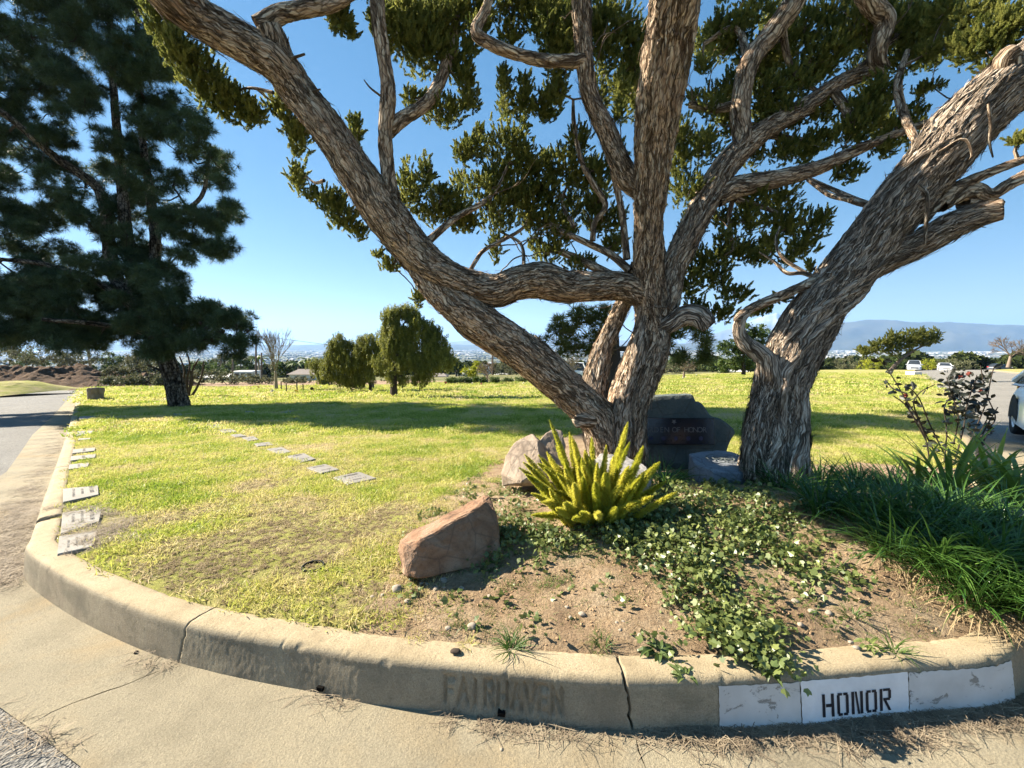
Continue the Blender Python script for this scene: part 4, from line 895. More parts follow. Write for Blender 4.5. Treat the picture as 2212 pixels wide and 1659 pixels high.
JB += [(rng.uniform(840, 1150), rng.uniform(-30, 110), rng.uniform(20, 36), rng.uniform(18, 30), rng.uniform(4.2, 4.8)) for _ in range(12)]
JB += [(rng.uniform(980, 1330), rng.uniform(330, 560), rng.uniform(16, 28), rng.uniform(14, 26), rng.uniform(4.6, 5.2)) for _ in range(16)]
JB += [(rng.uniform(1460, 1720), rng.uniform(380, 640), rng.uniform(16, 28), rng.uniform(14, 24), rng.uniform(4.4, 4.7)) for _ in range(7)]
# canopy outside the frame so that light and shade stay right
for k in range(10):
    x, y, D = rng.uniform(200, 1200), rng.uniform(-700, -60), rng.uniform(3.2, 5.6); JB.append((x, y, rng.uniform(50, 95), rng.uniform(45, 80), D))
def link_blobs(cs, src, r0, r1, sag=.03, jit=.03):
    """grow each clump's branch from the nearest wood already there"""
    nodes = [(s[:3], s[3]) for s in src]; P0 = np.array([n[0] for n in nodes]); R0 = np.array([n[1] for n in nodes]); segs = []
    order = np.argsort([((P0 - c) ** 2).sum(1).min() for c in cs])
    for k in order:
        c = cs[k]; i = int(np.argmin(((P0 - c) ** 2).sum(1))); s, r = P0[i], min(R0[i] * .75, r0); ln = np.linalg.norm(c - s)
        if ln < .02: continue
        mid = (s + c) / 2 + np.array([0, 0, -sag]) * min(1, ln * 2) + rng.normal(size=3) * jit * min(1, ln * 2); e = max(r1, r * .6)
        segs.append([[*s, r], [*mid, (r + e) / 2], [*c, e]]); P0 = np.vstack([P0, mid, c]); R0 = np.append(R0, [(r + e) / 2, e])
    return segs
def juniper_foliage(blobs, parent, pts_src, name='crown', dens=0.135, sc=0.082, maxn=460):
    A, B, Sx, segs = [], [], [], []
    src = np.concatenate(pts_src)
    for (x, y, rx, ry, D) in blobs:
        n = int(np.clip(rx * ry * dens + 8, 10, maxn)); c = P(x, y, D); k = D / F
        q, d = blob_points(c, rx * k * .95, ry * k * .95, 0.5 * (rx + ry) * k, n); q = c + (q - c) * rng.uniform(.7, 1.4, n)[:, None]
        ax = d * 0.5 + np.array([0.12, -0.05, 0.75]) + rng.normal(size=(n, 3)) * 0.28
        A.append(q - ax / np.linalg.norm(ax, axis=1)[:, None] * sc * .45); B.append(ax); Sx.append(rng.uniform(0.7, 1.25, n) * sc)
        for t in range(6):
            e = q[rng.integers(n)]; segs.append([[*c, 0.006], [*((c + e) / 2 + rng.normal(size=3) * .02), 0.004], [*e, 0.002]])
    segs += link_blobs([P(b[0], b[1], b[4]) for b in blobs], src, .016, .005)
    cr = scatter(name, PR['juniper'], np.concatenate(A), dir_rot(np.concatenate(B)), np.concatenate(Sx), None, parent)
    twigs('twigs', segs, parent, M['bark'], 5, 0.08)
    return cr
juniper_foliage(JB, jun, LIMB_PTS)
wand = []
for k in range(70):
    src = LIMB_PTS[rng.integers(2, len(LIMB_PTS))]; a = src[rng.integers(len(src) // 3, len(src))]; p = a[:3].copy(); vx = proj(p)[0]
    if vx < 880 or vx > 2000: continue
    d = rv(1)[0] * np.array([1, .5, 1]) + np.array([0, 0, .5]); d /= np.linalg.norm(d); row = [[*p, .008]]; nst = int(rng.integers(5, 10))
    for j in range(nst):
        d = d + rv(1)[0] * .55; d /= np.linalg.norm(d); p = p + d * rng.uniform(.06, .12); row.append([*p, .008 * (1 - .8 * (j + 1) / nst)])
        if j == 2 and rng.random() < .6: q_ = p + (d + rv(1)[0]) * .12; wand.append([[*p, .005], [*((p + q_) / 2 + rv(1)[0] * .015), .004], [*q_, .0015]])
    wand.append(row)
twigs('twigs', wand, jun, M['bark'], 6, .03)
def bark_strips(parent, n, mat, name='bark_strips', lift_max=.03):
    m = MB(); gr = [g for g in GRIDS[parent.name] if g[1] >= 44]; w = np.array([g[0].shape[0] for g in gr], float); w /= w.sum()
    for k in range(n):
        g, seg = gr[rng.choice(len(gr), p=w)]; rows = g.shape[0]; ln = int(min(rng.integers(5, 20), rows - 3))
        if ln < 4: continue
        i0 = rng.integers(0, rows - ln - 1); idx = np.arange(i0, i0 + ln, 2); j = (rng.integers(0, seg) + np.round(np.linspace(0, rng.normal() * 1.2, len(idx))).astype(int)) % seg
        c = g[idx, j]; cen = g[idx].mean(1); out = c - cen; out /= np.linalg.norm(out, axis=1)[:, None] + 1e-9
        q = len(idx); t = np.linspace(0, 1, q); lf = (t ** 2 if rng.random() < .5 else (1 - t) ** 2) * (rng.uniform(0, 1) ** 3) * lift_max + .0025
        cen2 = c + out * lf[:, None]; ax = np.gradient(cen2, axis=0); sd = np.cross(ax, out); sd /= np.linalg.norm(sd, axis=1)[:, None] + 1e-9
        wd = rng.uniform(.0025, .011); tp = np.sin(np.linspace(.3, np.pi - .3, q))[:, None] * wd
        V = np.concatenate([cen2 - sd * tp, cen2 + sd * tp]); uvr = rng.uniform(0, 3)
        m.add(V, [[a_, a_ + 1, q + a_ + 1, q + a_] for a_ in range(q - 1)], np.concatenate([np.stack([np.full(q, uvr), t * ln * .012], 1), np.stack([np.full(q, uvr + wd * 2), t * ln * .012], 1)]))
    return stuff(obj(name, m.mesh(name, False, True), mat, parent))
def strands(rows, parent, mat, n, seed, t1=(.35, .8), rad=(.26, .5), tw=1.2):
    r_ = np.random.default_rng(seed); c, s_ = resample(catmull(V4(rows), 10), .06); t, nn, bb = frames(c[:, :3]); Ltot = s_[-1]
    for k in range(n):
        e = int(len(c) * r_.uniform(*t1)); q = np.arange(0, max(6, e), 3); th0 = 2 * np.pi * k / n + r_.normal() * .3; th = th0 + (tw + r_.normal() * .3) * s_[q] + .35 * np.sin(s_[q] * 3 + k); R_ = c[q, 3]; f_ = r_.uniform(*rad)
        env = np.clip(1 - (np.arange(len(q)) / len(q)) ** 2.5, .15, 1); rr_ = R_ * f_ * env; off = R_ * 1.06 - rr_ * .55
        pts = c[q, :3] + off[:, None] * (np.cos(th)[:, None] * nn[q] + np.sin(th)[:, None] * bb[q]); v, f, uv = tube(np.column_stack([pts, rr_]), 28, .014, bark=.014, lump=.16, twist=2., seed=seed + k * 3.1, lobes=[(2, .14, k, 0)])
        GRIDS[parent.name].append((v[:(len(v) // 29) * 29].reshape(-1, 29, 3), 45)) if False else None
        obj('bark_strand', mesh('bark_strand', v, f, uv, True), mat, parent)
strands(LIMBS[0][1], jun, M['bark'], 7, 5, (.3, .75)); strands(LIMBS[11][1], jun, M['bark'], 4, 9, (.5, .85), (.2, .34), .8); strands(LIMBS[1][1], jun, M['bark'], 3, 13, (.5, .9), (.2, .3), .5)
bark_strips(jun, 8000, M['bark'], lift_max=.045)


# ------------------------------------------------------------------ the second, leaning juniper on the right
j2b = P(1680, 985, 3.72)
jun2 = thing('juniper_tree', (j2b[0], j2b[1], float(L(*j2b[:2]))), 'leaning juniper with thick twisted grey trunk and a sawn-off side limb', 'tree')
L2 = [('trunk', [(1676, 1040, 3.72, 165), (1677, 985, 3.72, 140), (1684, 924, 3.72, 124), (1683, 874, 3.72, 120), (1686, 823, 3.72, 124), (1716, 756, 3.72, 134), (1752, 689, 3.7, 132), (1806, 622, 3.66, 128), (1869, 544, 3.6, 124), (1938, 450, 3.5, 126), (2039, 330, 3.35, 138), (2139, 220, 3.2, 146), (2236, 146, 3.1, 146), (2340, 70, 3.0, 130)], 120, 0.012, dict(lobes=[(3, .15, 1.2, 1.8), (5, .12, .4, 1.6), (2, .07, 0, 0), (11, .03, 0, 0)], bark=.020, lump=.12, twist=1.9, seed=61.)),
      ('limb', [(1640, 1030, 3.66, 60), (1634, 960, 3.66, 52), (1640, 900, 3.66, 48), (1660, 840, 3.66, 46), (1672, 780, 3.68, 40)], 48, 0.014, dict(lobes=[(2, .15, 0, 0)], bark=.016, lump=.14, twist=2.0, seed=63.)),
      ('limb', [(1668, 830, 3.66, 60), (1655, 778, 3.62, 42), (1630, 756, 3.6, 34), (1610, 742, 3.58, 30), (1596, 716, 3.56, 25), (1600, 690, 3.55, 22), (1612, 674, 3.55, 18)], 36, 0.012, dict(bark=.008, lump=.10, seed=65.)),
      ('limb', [(1800, 588, 3.66, 24), (1771, 602, 3.64, 20), (1704, 632, 3.62, 20), (1640, 658, 3.58, 20), (1608, 676, 3.56, 18), (1590, 690, 3.5, 12)], 24, 0.014, dict(bark=.007, lump=.10, seed=67.)),
      ('limb', [(1880, 575, 3.62, 60), (1958, 540, 3.5, 54), (2048, 492, 3.35, 56), (2116, 464, 3.22, 47), (2166, 452, 3.14, 42)], 44, 0.014, dict(bark=.012, lump=.08, seed=69.)),
      ('limb', [(1985, 470, 3.5, 40), (2030, 428, 3.48, 28), (2080, 398, 3.46, 22), (2150, 368, 3.44, 18), (2212, 344, 3.42, 16), (2300, 310, 3.4, 12)], 24, 0.015, dict(bark=.007, lump=.12, seed=71.)),
      ('limb', [(2030, 445, 3.5, 30), (2071, 420, 3.5, 34), (2105, 412, 3.5, 34), (2139, 421, 3.5, 26), (2180, 398, 3.5, 24), (2230, 372, 3.5, 22), (2310, 330, 3.5, 16)], 24, 0.015, dict(bark=.010, lump=.2, seed=73.)),
      ('limb', [(2080, 440, 3.55, 30), (2120, 440, 3.55, 30), (2160, 442, 3.55, 20)], 24, 0.015, dict(bark=.010, lump=.2, seed=75.)),
      ('limb', [(2190, 160, 3.1, 60), (2180, 125, 3.05, 46), (2196, 108, 3.02, 34)], 28, 0.015, dict(bark=.010, lump=.12, seed=77.))]
L2[0] = (L2[0][0], [(a, b, c, d * (.76 if b > 700 else .76)) for a, b, c, d in L2[0][1]], *L2[0][2:])
LP2 = []
for nm, rows, seg, step, kw in L2:
    limb(nm, rows, jun2, M['bark_grey'] if kw['seed'] in (61., 63., 65.) else M['bark'], seg, step, **kw); LP2.append(resample(catmull(V4(rows), 8), 0.12)[0])
T2 = [[(1772, 605, 3.64, 12), (1735, 590, 3.7, 9), (1700, 590, 3.8, 8), (1672, 565, 3.9, 6), (1640, 545, 4., 3)], [(1740, 590, 3.7, 9), (1690, 556, 3.8, 7), (1676, 520, 3.9, 6), (1684, 490, 4., 4)],
      [(1800, 560, 3.66, 12), (1780, 590, 3.66, 10), (1750, 600, 3.7, 8)], [(1935, 455, 3.52, 15), (1862, 440, 3.62, 13), (1830, 430, 3.8, 12), (1790, 420, 4., 10), (1745, 388, 4.2, 8)],
      [(2035, 335, 3.4, 16), (1985, 310, 3.75, 16), (1950, 240, 4., 17), (1940, 180, 4.1, 16), (1960, 110, 4.2, 10)], [(2025, 330, 3.2, 4), (2080, 300, 3.1, 6), (2100, 330, 3.08, 6), (2095, 345, 3.08, 3)], [(1985, 400, 3.3, 7), (2003, 425, 3.26, 8), (2000, 490, 3.25, 7), (1998, 528, 3.25, 4)],
      [(2135, 225, 2.98, 6), (2140, 270, 2.97, 6), (2138, 310, 2.97, 5), (2145, 340, 2.97, 3)]]
twigs('branches', [V4(t) for t in T2], jun2, M['bark'], 8, 0.03); LP2 += [resample(catmull(V4(t), 8), 0.1)[0] for t in T2]
JB2 = [(2116, 91, 54, 42, 3.6), (2184, 59, 46, 46, 3.5), (2161, 140, 36, 24, 3.5), (2050, 20, 40, 26, 3.9), (2120, 20, 46, 30, 3.7), (2010, 110, 20, 26, 4.), (2075, 340, 30, 14, 3.5), (2200, 300, 16, 14, 3.4), (1905, 455, 12, 16, 3.7), (1690, 640, 20, 10, 3.8), (1640, 670, 26, 12, 3.7), (1750, 575, 10, 10, 3.8), (1665, 520, 20, 16, 4.)]
for k in range(6):
    x, y, D = rng.uniform(2300, 3300), rng.uniform(-700, 150), rng.uniform(3.0, 5.2)
    if x - 60 < 2212 and y > -60: continue
    JB2.append((x, y, rng.uniform(50, 95), rng.uniform(45, 80), D))
juniper_foliage(JB2, jun2, LP2)
strands(L2[0][1], jun2, M['bark_grey'], 8, 21, (.35, .8), (.2, .38), 1.5)
bark_strips(jun2, 5500, M['bark_grey'], lift_max=.045)
# ------------------------------------------------------------------ the big pine by the left road
pb = G(388, 880)
pine = thing('pine_tree', pb, 'tall dark pine with furrowed trunk and several upright stems, beside the left kerb', 'tree')
PD = float((pb - CAM) @ FWD)
PL = [('trunk', [(392, 905, PD, 44), (386, 872, PD, 37), (376, 830, PD, 33), (362, 785, PD, 31), (340, 730, PD, 33), (312, 665, PD, 32), (286, 620, PD, 30)], 72, .04, dict(lobes=[(3, .04, 0, 0), (5, .06, 0, 1.0)], bark=.045, lump=.05, seed=81.)),
      ('limb', [(300, 645, PD, 30), (250, 600, PD, 26), (235, 520, PD, 23), (228, 450, PD, 21), (205, 400, PD, 18), (120, 340, PD - .6, 15), (40, 270, PD - 1.2, 13), (-80, 180, PD - 2, 10)], 24, .06, dict(bark=.02, lump=.08, seed=83.)),
      ('limb', [(292, 635, PD, 28), (282, 560, PD, 24), (270, 480, PD, 22), (262, 380, PD, 18), (250, 250, PD, 14), (240, 100, PD, 10), (235, -120, PD, 8)], 24, .06, dict(bark=.02, lump=.08, seed=85.)),
      ('limb', [(305, 650, PD, 28), (330, 580, PD, 22), (336, 520, PD, 20), (326, 430, PD, 17), (310, 320, PD, 13), (300, 180, PD, 10), (296, 20, PD, 7)], 24, .06, dict(bark=.02, lump=.08, seed=87.)),
      ('limb', [(332, 480, PD, 12), (360, 465, PD, 10), (400, 455, PD, 9), (436, 422, PD, 8), (448, 370, PD, 7), (454, 310, PD, 5)], 14, .06, dict(bark=.01, lump=.08, seed=89.)),
      ('limb', [(330, 705, PD, 22), (270, 650, PD - .5, 16), (190, 600, PD - 1, 12), (90, 570, PD - 1.5, 10), (0, 560, PD - 2, 8)], 14, .08, dict(bark=.015, lump=.08, seed=91.)),
      ('limb', [(350, 740, PD, 20), (400, 700, PD - .4, 13), (450, 690, PD - .8, 10), (510, 700, PD - 1.2, 7)], 14, .08, dict(bark=.012, lump=.08, seed=93.)),
      ('limb', [(345, 735, PD, 18), (300, 715, PD - .8, 13), (210, 700, PD - 1.6, 10), (90, 690, PD - 2.4, 8)], 14, .08, dict(bark=.012, lump=.08, seed=95.)),
      ('limb', [(375, 815, PD, 6), (345, 800, PD - .3, 5), (318, 788, PD - .5, 3)], 10, .08, dict(bark=.004, seed=97.))]
PLP = []
for nm, rows, seg, step, kw in PL:
    limb(nm, rows, pine, M['bark_pine'], seg, step, **kw); PLP.append(resample(catmull(V4(rows), 8), 0.3)[0])
POUT = np.array([(-420, -420), (330, -420), (335, 0), (350, 60), (372, 120), (385, 190), (432, 250), (450, 290), (488, 340), (512, 395), (522, 430), (516, 480), (498, 530), (470, 548), (410, 575), (392, 612), (440, 640), (500, 672), (545, 700), (552, 735), (520, 765), (470, 765), (400, 772), (330, 768), (250, 745), (180, 742), (120, 755), (60, 745), (0, 750), (-100, 740), (-420, 700)], float)
PGAP = [(150, 500, 40), (205, 545, 26), (300, 520, 18), (360, 540, 24), (180, 640, 16), (260, 470, 20), (400, 500, 26), (385, 420, 20), (425, 360, 18), (440, 500, 20), (160, 380, 22), (60, 430, 24), (110, 250, 16), (350, 330, 16), (250, 330, 16), (230, 200, 16), (410, 300, 14), (150, 120, 18), (60, 60, 16), (255, 80, 16), (300, 640, 14), (30, 500, 20), (355, 610, 18)]
A, B, Sx, segs = [], [], [], []
srcp = np.concatenate(PLP); nb = 0
blc = []
while nb < 960:
    x, y = rng.uniform(-420, 560), rng.uniform(-420, 775)
    if nb > 890: x, y = rng.uniform(-60, 400), rng.uniform(600, 765)
    if not inpoly(np.array([[x, y]]), POUT)[0]: continue
    if (y < -20 or x < -20) and rng.random() < 0.3: nb += 1; continue
    if any((x - a) ** 2 + (y - b) ** 2 < (c * .95) ** 2 for a, b, c in PGAP) and rng.random() < .9: continue
    nb += 1
    D = PD + float(np.clip(rng.normal() * 1.2, -1.3, 1.8)) - (0.6 if y > 560 else 0); r = rng.uniform(18, 34); k = D / F; c = P(x, y, D); n = int(rng.integers(34, 54)); blc.append(c)
    q, d = blob_points(c, r * k, r * .62 * k, r * k, n); ax = d * 0.6 + np.array([0.05, 0, .55]) + rng.normal(size=(n, 3)) * .3
    A.append(q); B.append(ax); Sx.append(rng.uniform(.75, 1.3, n))
    for t in range(3): e = q[rng.integers(n)]; segs.append([[*c, .011], [*((c + e) / 2 + rng.normal(size=3) * .05), .008], [*e, .004]])
segs += link_blobs(blc, srcp, .05, .012, .06, .08)
scatter('crown', PR['pine'], np.concatenate(A), dir_rot(np.concatenate(B)), np.concatenate(Sx), None, pine)
twigs('twigs', segs, pine, M['bark_dark'], 4, .25)
# cones hanging in the lower right boughs
con = MB()
for k in range(7):
    a = 2 * np.pi * k / 7
cone_v, cone_f = [], []
for i, (z, r) in enumerate(((0, .02), (.02, .045), (.05, .05), (.08, .035), (.11, .008))):
    for k in range(7): cone_v.append((r * math.cos(2 * np.pi * (k + .5 * (i % 2)) / 7), r * math.sin(2 * np.pi * (k + .5 * (i % 2)) / 7), -z))
for i in range(4):
    for k in range(7): cone_f.append([i * 7 + k, i * 7 + (k + 1) % 7, (i + 1) * 7 + (k + 1) % 7, (i + 1) * 7 + k])
cone_me = mesh('pine_cone', cone_v, cone_f, None, True); cone_me.materials.append(M['bark_dark'])
for k in range(22):
    x, y = (rng.uniform(430, 535), rng.uniform(680, 740))
    o = obj('pine_cone', cone_me, None, pine); o.matrix_parent_inverse = Matrix.Identity(4); o.location = Vector(P(x, y, PD - 1.6)) - pine.location; o.scale = (1.1,) * 3

# ------------------------------------------------------------------ generic trees further off
def bgtree(name, label, x, yb, kind, blobs, trunk=None, D=None, tw=8, mat='bark_dark', scale=1.0, dens=1.0, cat='tree', stems=None, group=None, ground=L):
    """x, yb: foot on the photo grid; blobs rows (dx, y, rx, ry) on the grid"""
    g = G(x, yb, ground) if D is None else None
    if g is None: g = P(x, yb, D)
    D = float((g - CAM) @ FWD); k = D / F
    t = thing(name, g, label, cat, group)
    top = min(b[1] for b in blobs) if blobs else yb - 60
    low = max(b[1] for b in blobs) if blobs else yb - 60
    rows = trunk or [(x, yb + 3, D, tw * 1.3), (x + 1, (yb * 2 + low) / 3, D, tw), (x, low, D, tw * .8), (x, (top + low) / 2, D, tw * .4)]
    rows = [(r[0], r[1], D + (r[3] if len(r) > 4 else 0), r[-1]) for r in rows]
    limb('trunk', rows, t, M[mat], 16, max(.05, k * 4), bark=tw * k * .05, lump=.1, seed=x * .1, lobes=[(3, .08, 0, 0)])
    src = resample(catmull(V4(rows), 8), .3)[0]; A, B, Sx, segs, cen = [], [], [], [], []
    base = {'juniper': .16, 'pine': 1.0, 'pine_lit': .9, 'olive': .5, 'green': 1.0, 'lime': 1.0, 'scrub': 1.0, 'rust': 1.0}[kind]
    for bx, by, rx, ry in blobs:
        dz = rng.normal() * .35 * rx * k; c = P(bx, by, D + dz)
        unit = 0.33 * base * scale if kind not in ('juniper',) else 0.16 * scale
        n = int(np.clip((4.5 if kind == 'olive' else 1.0) * dens * 1.7 * rx * ry * k * k / (unit * unit) + 8, 10, 300))
        q, d = blob_points(c, rx * k * .95, ry * k * .95, (rx + ry) * .5 * k, n, .45)
        if kind == 'olive': q = c + (q - c) * rng.uniform(.6, 1.75, n)[:, None]
        A.append(q); Sx.append(rng.uniform(.6, 1.4, n) * base * scale)
        B.append(np.stack([rng.normal(size=n) * .15, rng.normal(size=n) * .15, np.ones(n)], 1) if kind == 'olive' else d * .7 + np.array([0, 0, .6]) + rng.normal(size=(n, 3)) * .3)
        r0 = max(.01, tw * k * .12); cen.append(c)
        for z in range(3): e = q[rng.integers(n)]; segs.append([[*c, r0 * .3], [*((c + e) / 2), r0 * .25], [*e, r0 * .12]])
    if blobs:
        rot = dir_rot(np.concatenate(B)); 
        if kind == 'olive': rot = np.stack([rng.normal(size=len(rot)) * .12, rng.normal(size=len(rot)) * .12, rng.uniform(0, 6.28, len(rot))], 1)
        scatter('crown', PR[kind], np.concatenate(A), rot, np.concatenate(Sx), None, t)
        segs += link_blobs(cen, src, tw * k * .2, .008, .05, .06)
        twigs('branches', segs, t, M[mat], 5, max(.1, k * 6))
    return t
def fill(poly, n, rx, ry, seed=1):
    r_ = np.random.default_rng(seed); p = np.array(poly, float); lo, hi = p.min(0), p.max(0); out = []
    while len(out) < n:
        q = r_.uniform(lo, hi)
        if inpoly(q[None], p)[0]: out.append((q[0], q[1], rx * r_.uniform(.7, 1.3), ry * r_.uniform(.7, 1.3)))
    return out
bgtree('weeping_tree', 'tall olive-green weeping tree with dark trunk, largest of the drooping trees on the lawn', 851, 857, 'olive',
       fill([(812, 800), (822, 690), (848, 665), (890, 660), (930, 700), (952, 720), (968, 760), (975, 800), (930, 805), (880, 790)], 72, 15, 11, 1) + [(870, 662, 15, 9), (836, 676, 12, 10), (945, 712, 10, 8), (850, 805, 16, 14), (905, 812, 18, 10), (870, 812, 8, 8)], tw=13, dens=2.6,
       trunk=[(851, 862, 0, 18), (850, 840, 0, 14), (852, 815, 0, 12), (860, 770, 0, 9), (872, 700, 0, 4)])
bgtree('weeping_tree', 'smaller olive weeping tree with two crown humps, left of the tallest weeping tree', 799, 846, 'olive',
       fill([(700, 800), (715, 745), (732, 725), (760, 735), (790, 720), (822, 735), (835, 770), (830, 812), (770, 822), (715, 822)], 60, 13, 9, 2) + [(733, 722, 10, 7), (800, 725, 16, 9), (712, 790, 14, 10), (818, 740, 16, 12), (828, 765, 16, 12), (815, 790, 14, 10), (832, 712, 14, 10)], tw=6, dens=2.6)
bgtree('weeping_tree', 'low yellow-olive drooping tree at the end of the lawn, near the bare sapling', 690, 833, 'olive', fill([(668, 815), (680, 780), (705, 770), (720, 800), (715, 822)], 8, 13, 10, 3), tw=4, dens=2.2)
def bare_tree(name, label, x, yb, top, spread, tw, D=None, mat='drytwig', n=60, fan=1.0, ground=L, lean=0, group=None):
    g = G(x, yb, ground) if D is None else P(x, yb, D); D = float((g - CAM) @ FWD); k = D / F; H = (yb - top) * k; t = thing(name, g, label, 'tree', group)
    segs = []; r_ = np.random.default_rng(int(x))
    th = H * .3
    def grow(p, d, ln, r, lv):
        q = p + d * ln; mid = (p + q) / 2 + r_.normal(size=3) * ln * .06; segs.append([[*p, r], [*mid, r * .85], [*q, r * .65]])
        if lv == 0: return
        for c in range(3 if lv > 1 else 4):
            dd = d + r_.normal(size=3) * .42 * fan + np.array([0, 0, .12]); dd /= np.linalg.norm(dd); grow(p + (q - p) * r_.uniform(.45, 1), dd, ln * r_.uniform(.6, .85), max(r * .62, k * .22), lv - 1)
    v, f, uv = tube([[*(g - np.array([0, 0, .2])), tw * k * .6], [*(g + np.array([lean * th, 0, th * .6])), tw * k * .42], [*(g + np.array([lean * th * 1.5, 0, th])), tw * k * .38]], 12, .1, bark=tw * k * .04)
    obj('trunk', mesh('trunk', v, f, uv, True), M[mat], t)
    for c in range(6):
        a = 2 * np.pi * c / 6 + r_.uniform(-.4, .4); dd = np.array([math.cos(a) * spread * fan, math.sin(a) * spread * fan, 1.0]); dd /= np.linalg.norm(dd)
        grow(g + np.array([lean * th * 1.4, 0, th * r_.uniform(.8, 1.0)]), dd, H * .27, tw * k * .17, 4)
    m = MB()
    for s in segs: v, f, uv = tube(np.asarray(s), 4, 5.0 * k * 12, cap=False); m.add(v, f, uv)
    stuff(obj('branches', m.mesh('branches', True, True), M[mat], t)); return t
bare_tree('bare_sapling', 'bare upright sapling with fanned twigs at the edge of the lawn', 597, 842, 706, .42, 7, mat='bark_pale', fan=.55)
bare_tree('bare_tree', 'leafless round-crowned tree on the grass verge across the right road', 2178, 790, 718, .8, 6, D=48, fan=1.1, lean=.1)
bare_tree('bare_tree', 'leafless twiggy tree on the lawn beside the lime-yellow tree', 1052, 829, 770, .7, 5, mat='drytwig', fan=1.2)
bare_tree('bare_tree', 'leafless brown tree behind the plaque stone, on the far lawn', 1477, 818, 762, .8, 5, mat='drytwig', fan=1.2)
bare_tree('bare_tree', 'pale forked bare tree behind the low sloping limb', 1233, 828, 768, .5, 8, mat='bark_pale', fan=.9)
bgtree('yellow_tree', 'small bright lime-yellow tree in front of the clipped hedges', 1021, 826, 'lime', fill([(998, 808), (1000, 790), (1018, 782), (1040, 784), (1044, 805), (1025, 812)], 9, 8, 6, 4), D=40, tw=3, scale=.8)
bgtree('pine_tree', 'short bushy pine with long level boughs, growing behind the many-stemmed juniper', 1330, 850, 'pine_lit',
       fill([(1150, 745), (1185, 720), (1215, 690), (1260, 655), (1300, 660), (1330, 700), (1300, 760), (1215, 765), (1170, 765)], 26, 20, 15, 5) + fill([(1430, 700), (1470, 670), (1500, 700), (1540, 750), (1520, 785), (1450, 780)], 14, 17, 12, 6) + [(1145, 738, 8, 10), (1252, 660, 22, 20), (1235, 690, 22, 20), (1440, 740, 18, 18)], tw=30, D=9.5, mat='bark_dark', dens=2.4, ground=L)
bgtree('round_tree', 'round dark-green tree on the far lawn beside the leaning juniper', 1606, 806, 'green', fill([(1558, 790), (1560, 740), (1590, 715), (1630, 700), (1655, 720), (1650, 790), (1600, 800)], 22, 16, 13, 7), D=34, tw=7, dens=.9)
bgtree('windswept_juniper', 'windswept flat-topped juniper leaning over the far end of the right road', 1925, 803, 'juniper',
       fill([(1852, 752), (1875, 742), (1905, 728), (1935, 716), (1985, 713), (2022, 715), (2024, 735), (1985, 748), (1935, 765), (1890, 772), (1858, 766)], 64, 11, 7, 8) + [(2018, 718, 7, 7), (2024, 728, 7, 5), (1858, 756, 8, 6)], D=30, tw=6, mat='wood_grey', scale=1.5, dens=9.0,
       trunk=[(1921, 806, 0, 9), (1928, 796, 0, 7.5), (1942, 780, 0, 6), (1975, 757, 0, 4), (2005, 742, 0, 2)], ground=L)
# ------------------------------------------------------------------ lawn blades, litter, ground cover
def p_grass(n, rad, h, w, mat, name, lean=.5):
    m = MB()
    for k in range(n):
        a = rng.uniform(0, 6.28); r = rad * math.sqrt(rng.uniform()); c = np.array([r * math.cos(a), r * math.sin(a), -.004]); d = np.array([rng.normal() * lean, rng.normal() * lean, 1.0]); d /= np.linalg.norm(d)
        l = h * rng.uniform(.5, 1.25); s = np.cross(d, rv(1)[0]); s /= np.linalg.norm(s); bend = rv(1)[0] * l * .3; bend[2] = -abs(bend[2])
        m.add([c - s * w * .5, c + s * w * .5, c + d * l * .55 + s * w * .4 + bend * .3, c + d * l * .55 - s * w * .4 + bend * .3, c + d * l + bend], BF)
    return proto(m, name, mat)
GR1 = [p_grass(46, .075, .036, .0042, M['blade'], f'grass_tuft_{k}', .7) for k in range(5)]
GR2 = [p_grass(60, .16, .05, .010, M['blade'], f'grass_patch_{k}', .6) for k in range(4)]
GR3 = [p_grass(70, .42, .07, .028, M['blade'], f'grass_far_{k}', .5) for k in range(3)]
loi = np.array([tuple(p) for p in kat(KS[::8])[0] + kat(KS[::8])[1] * (KW + .02)] + [tuple(p) for p in far_w])
MARK_RECT = []      # filled by the markers: (centre, half sizes, angle)
def on_marker(xy):
    m = np.zeros(len(xy), bool)
    for c, hx, hy, a in MARK_RECT:
        d = xy - np.array(c); ca, sa = math.cos(a), math.sin(a); u = d[:, 0] * ca + d[:, 1] * sa; v = -d[:, 0] * sa + d[:, 1] * ca
        m |= (np.abs(u) < hx) & (np.abs(v) < hy)
    return m
def in_view(xy, z, pad=60):
    d = np.column_stack([xy, z]) - CAM; w = d @ FWD; x = CX + F * (d @ RIGHT) / w; y = CY - F * (d @ UP) / w
    return (w > .3) & (x > -pad - 200) & (x < 2212 + pad + 200) & (y < 1659 + pad)
def dryness(xy):
    q = np.column_stack([xy, 0 * xy[:, 0]])
    d = fbm(q * .9 + 31, 4) * .55 + fbm(q * 3.1 + 11, 3) * .3
    for x, y, r in ((520, 1160, .75), (700, 1180, .7), (640, 1110, .6), (560, 1050, .5), (800, 1300, .4), (860, 1100, .4), (380, 1120, .35), (240, 1140, .25), (430, 1230, .4)):
        c = G(x, y)[:2]; d = d + .7 * np.exp(-((xy - c) ** 2).sum(1) / (r * r * .35))
    return d
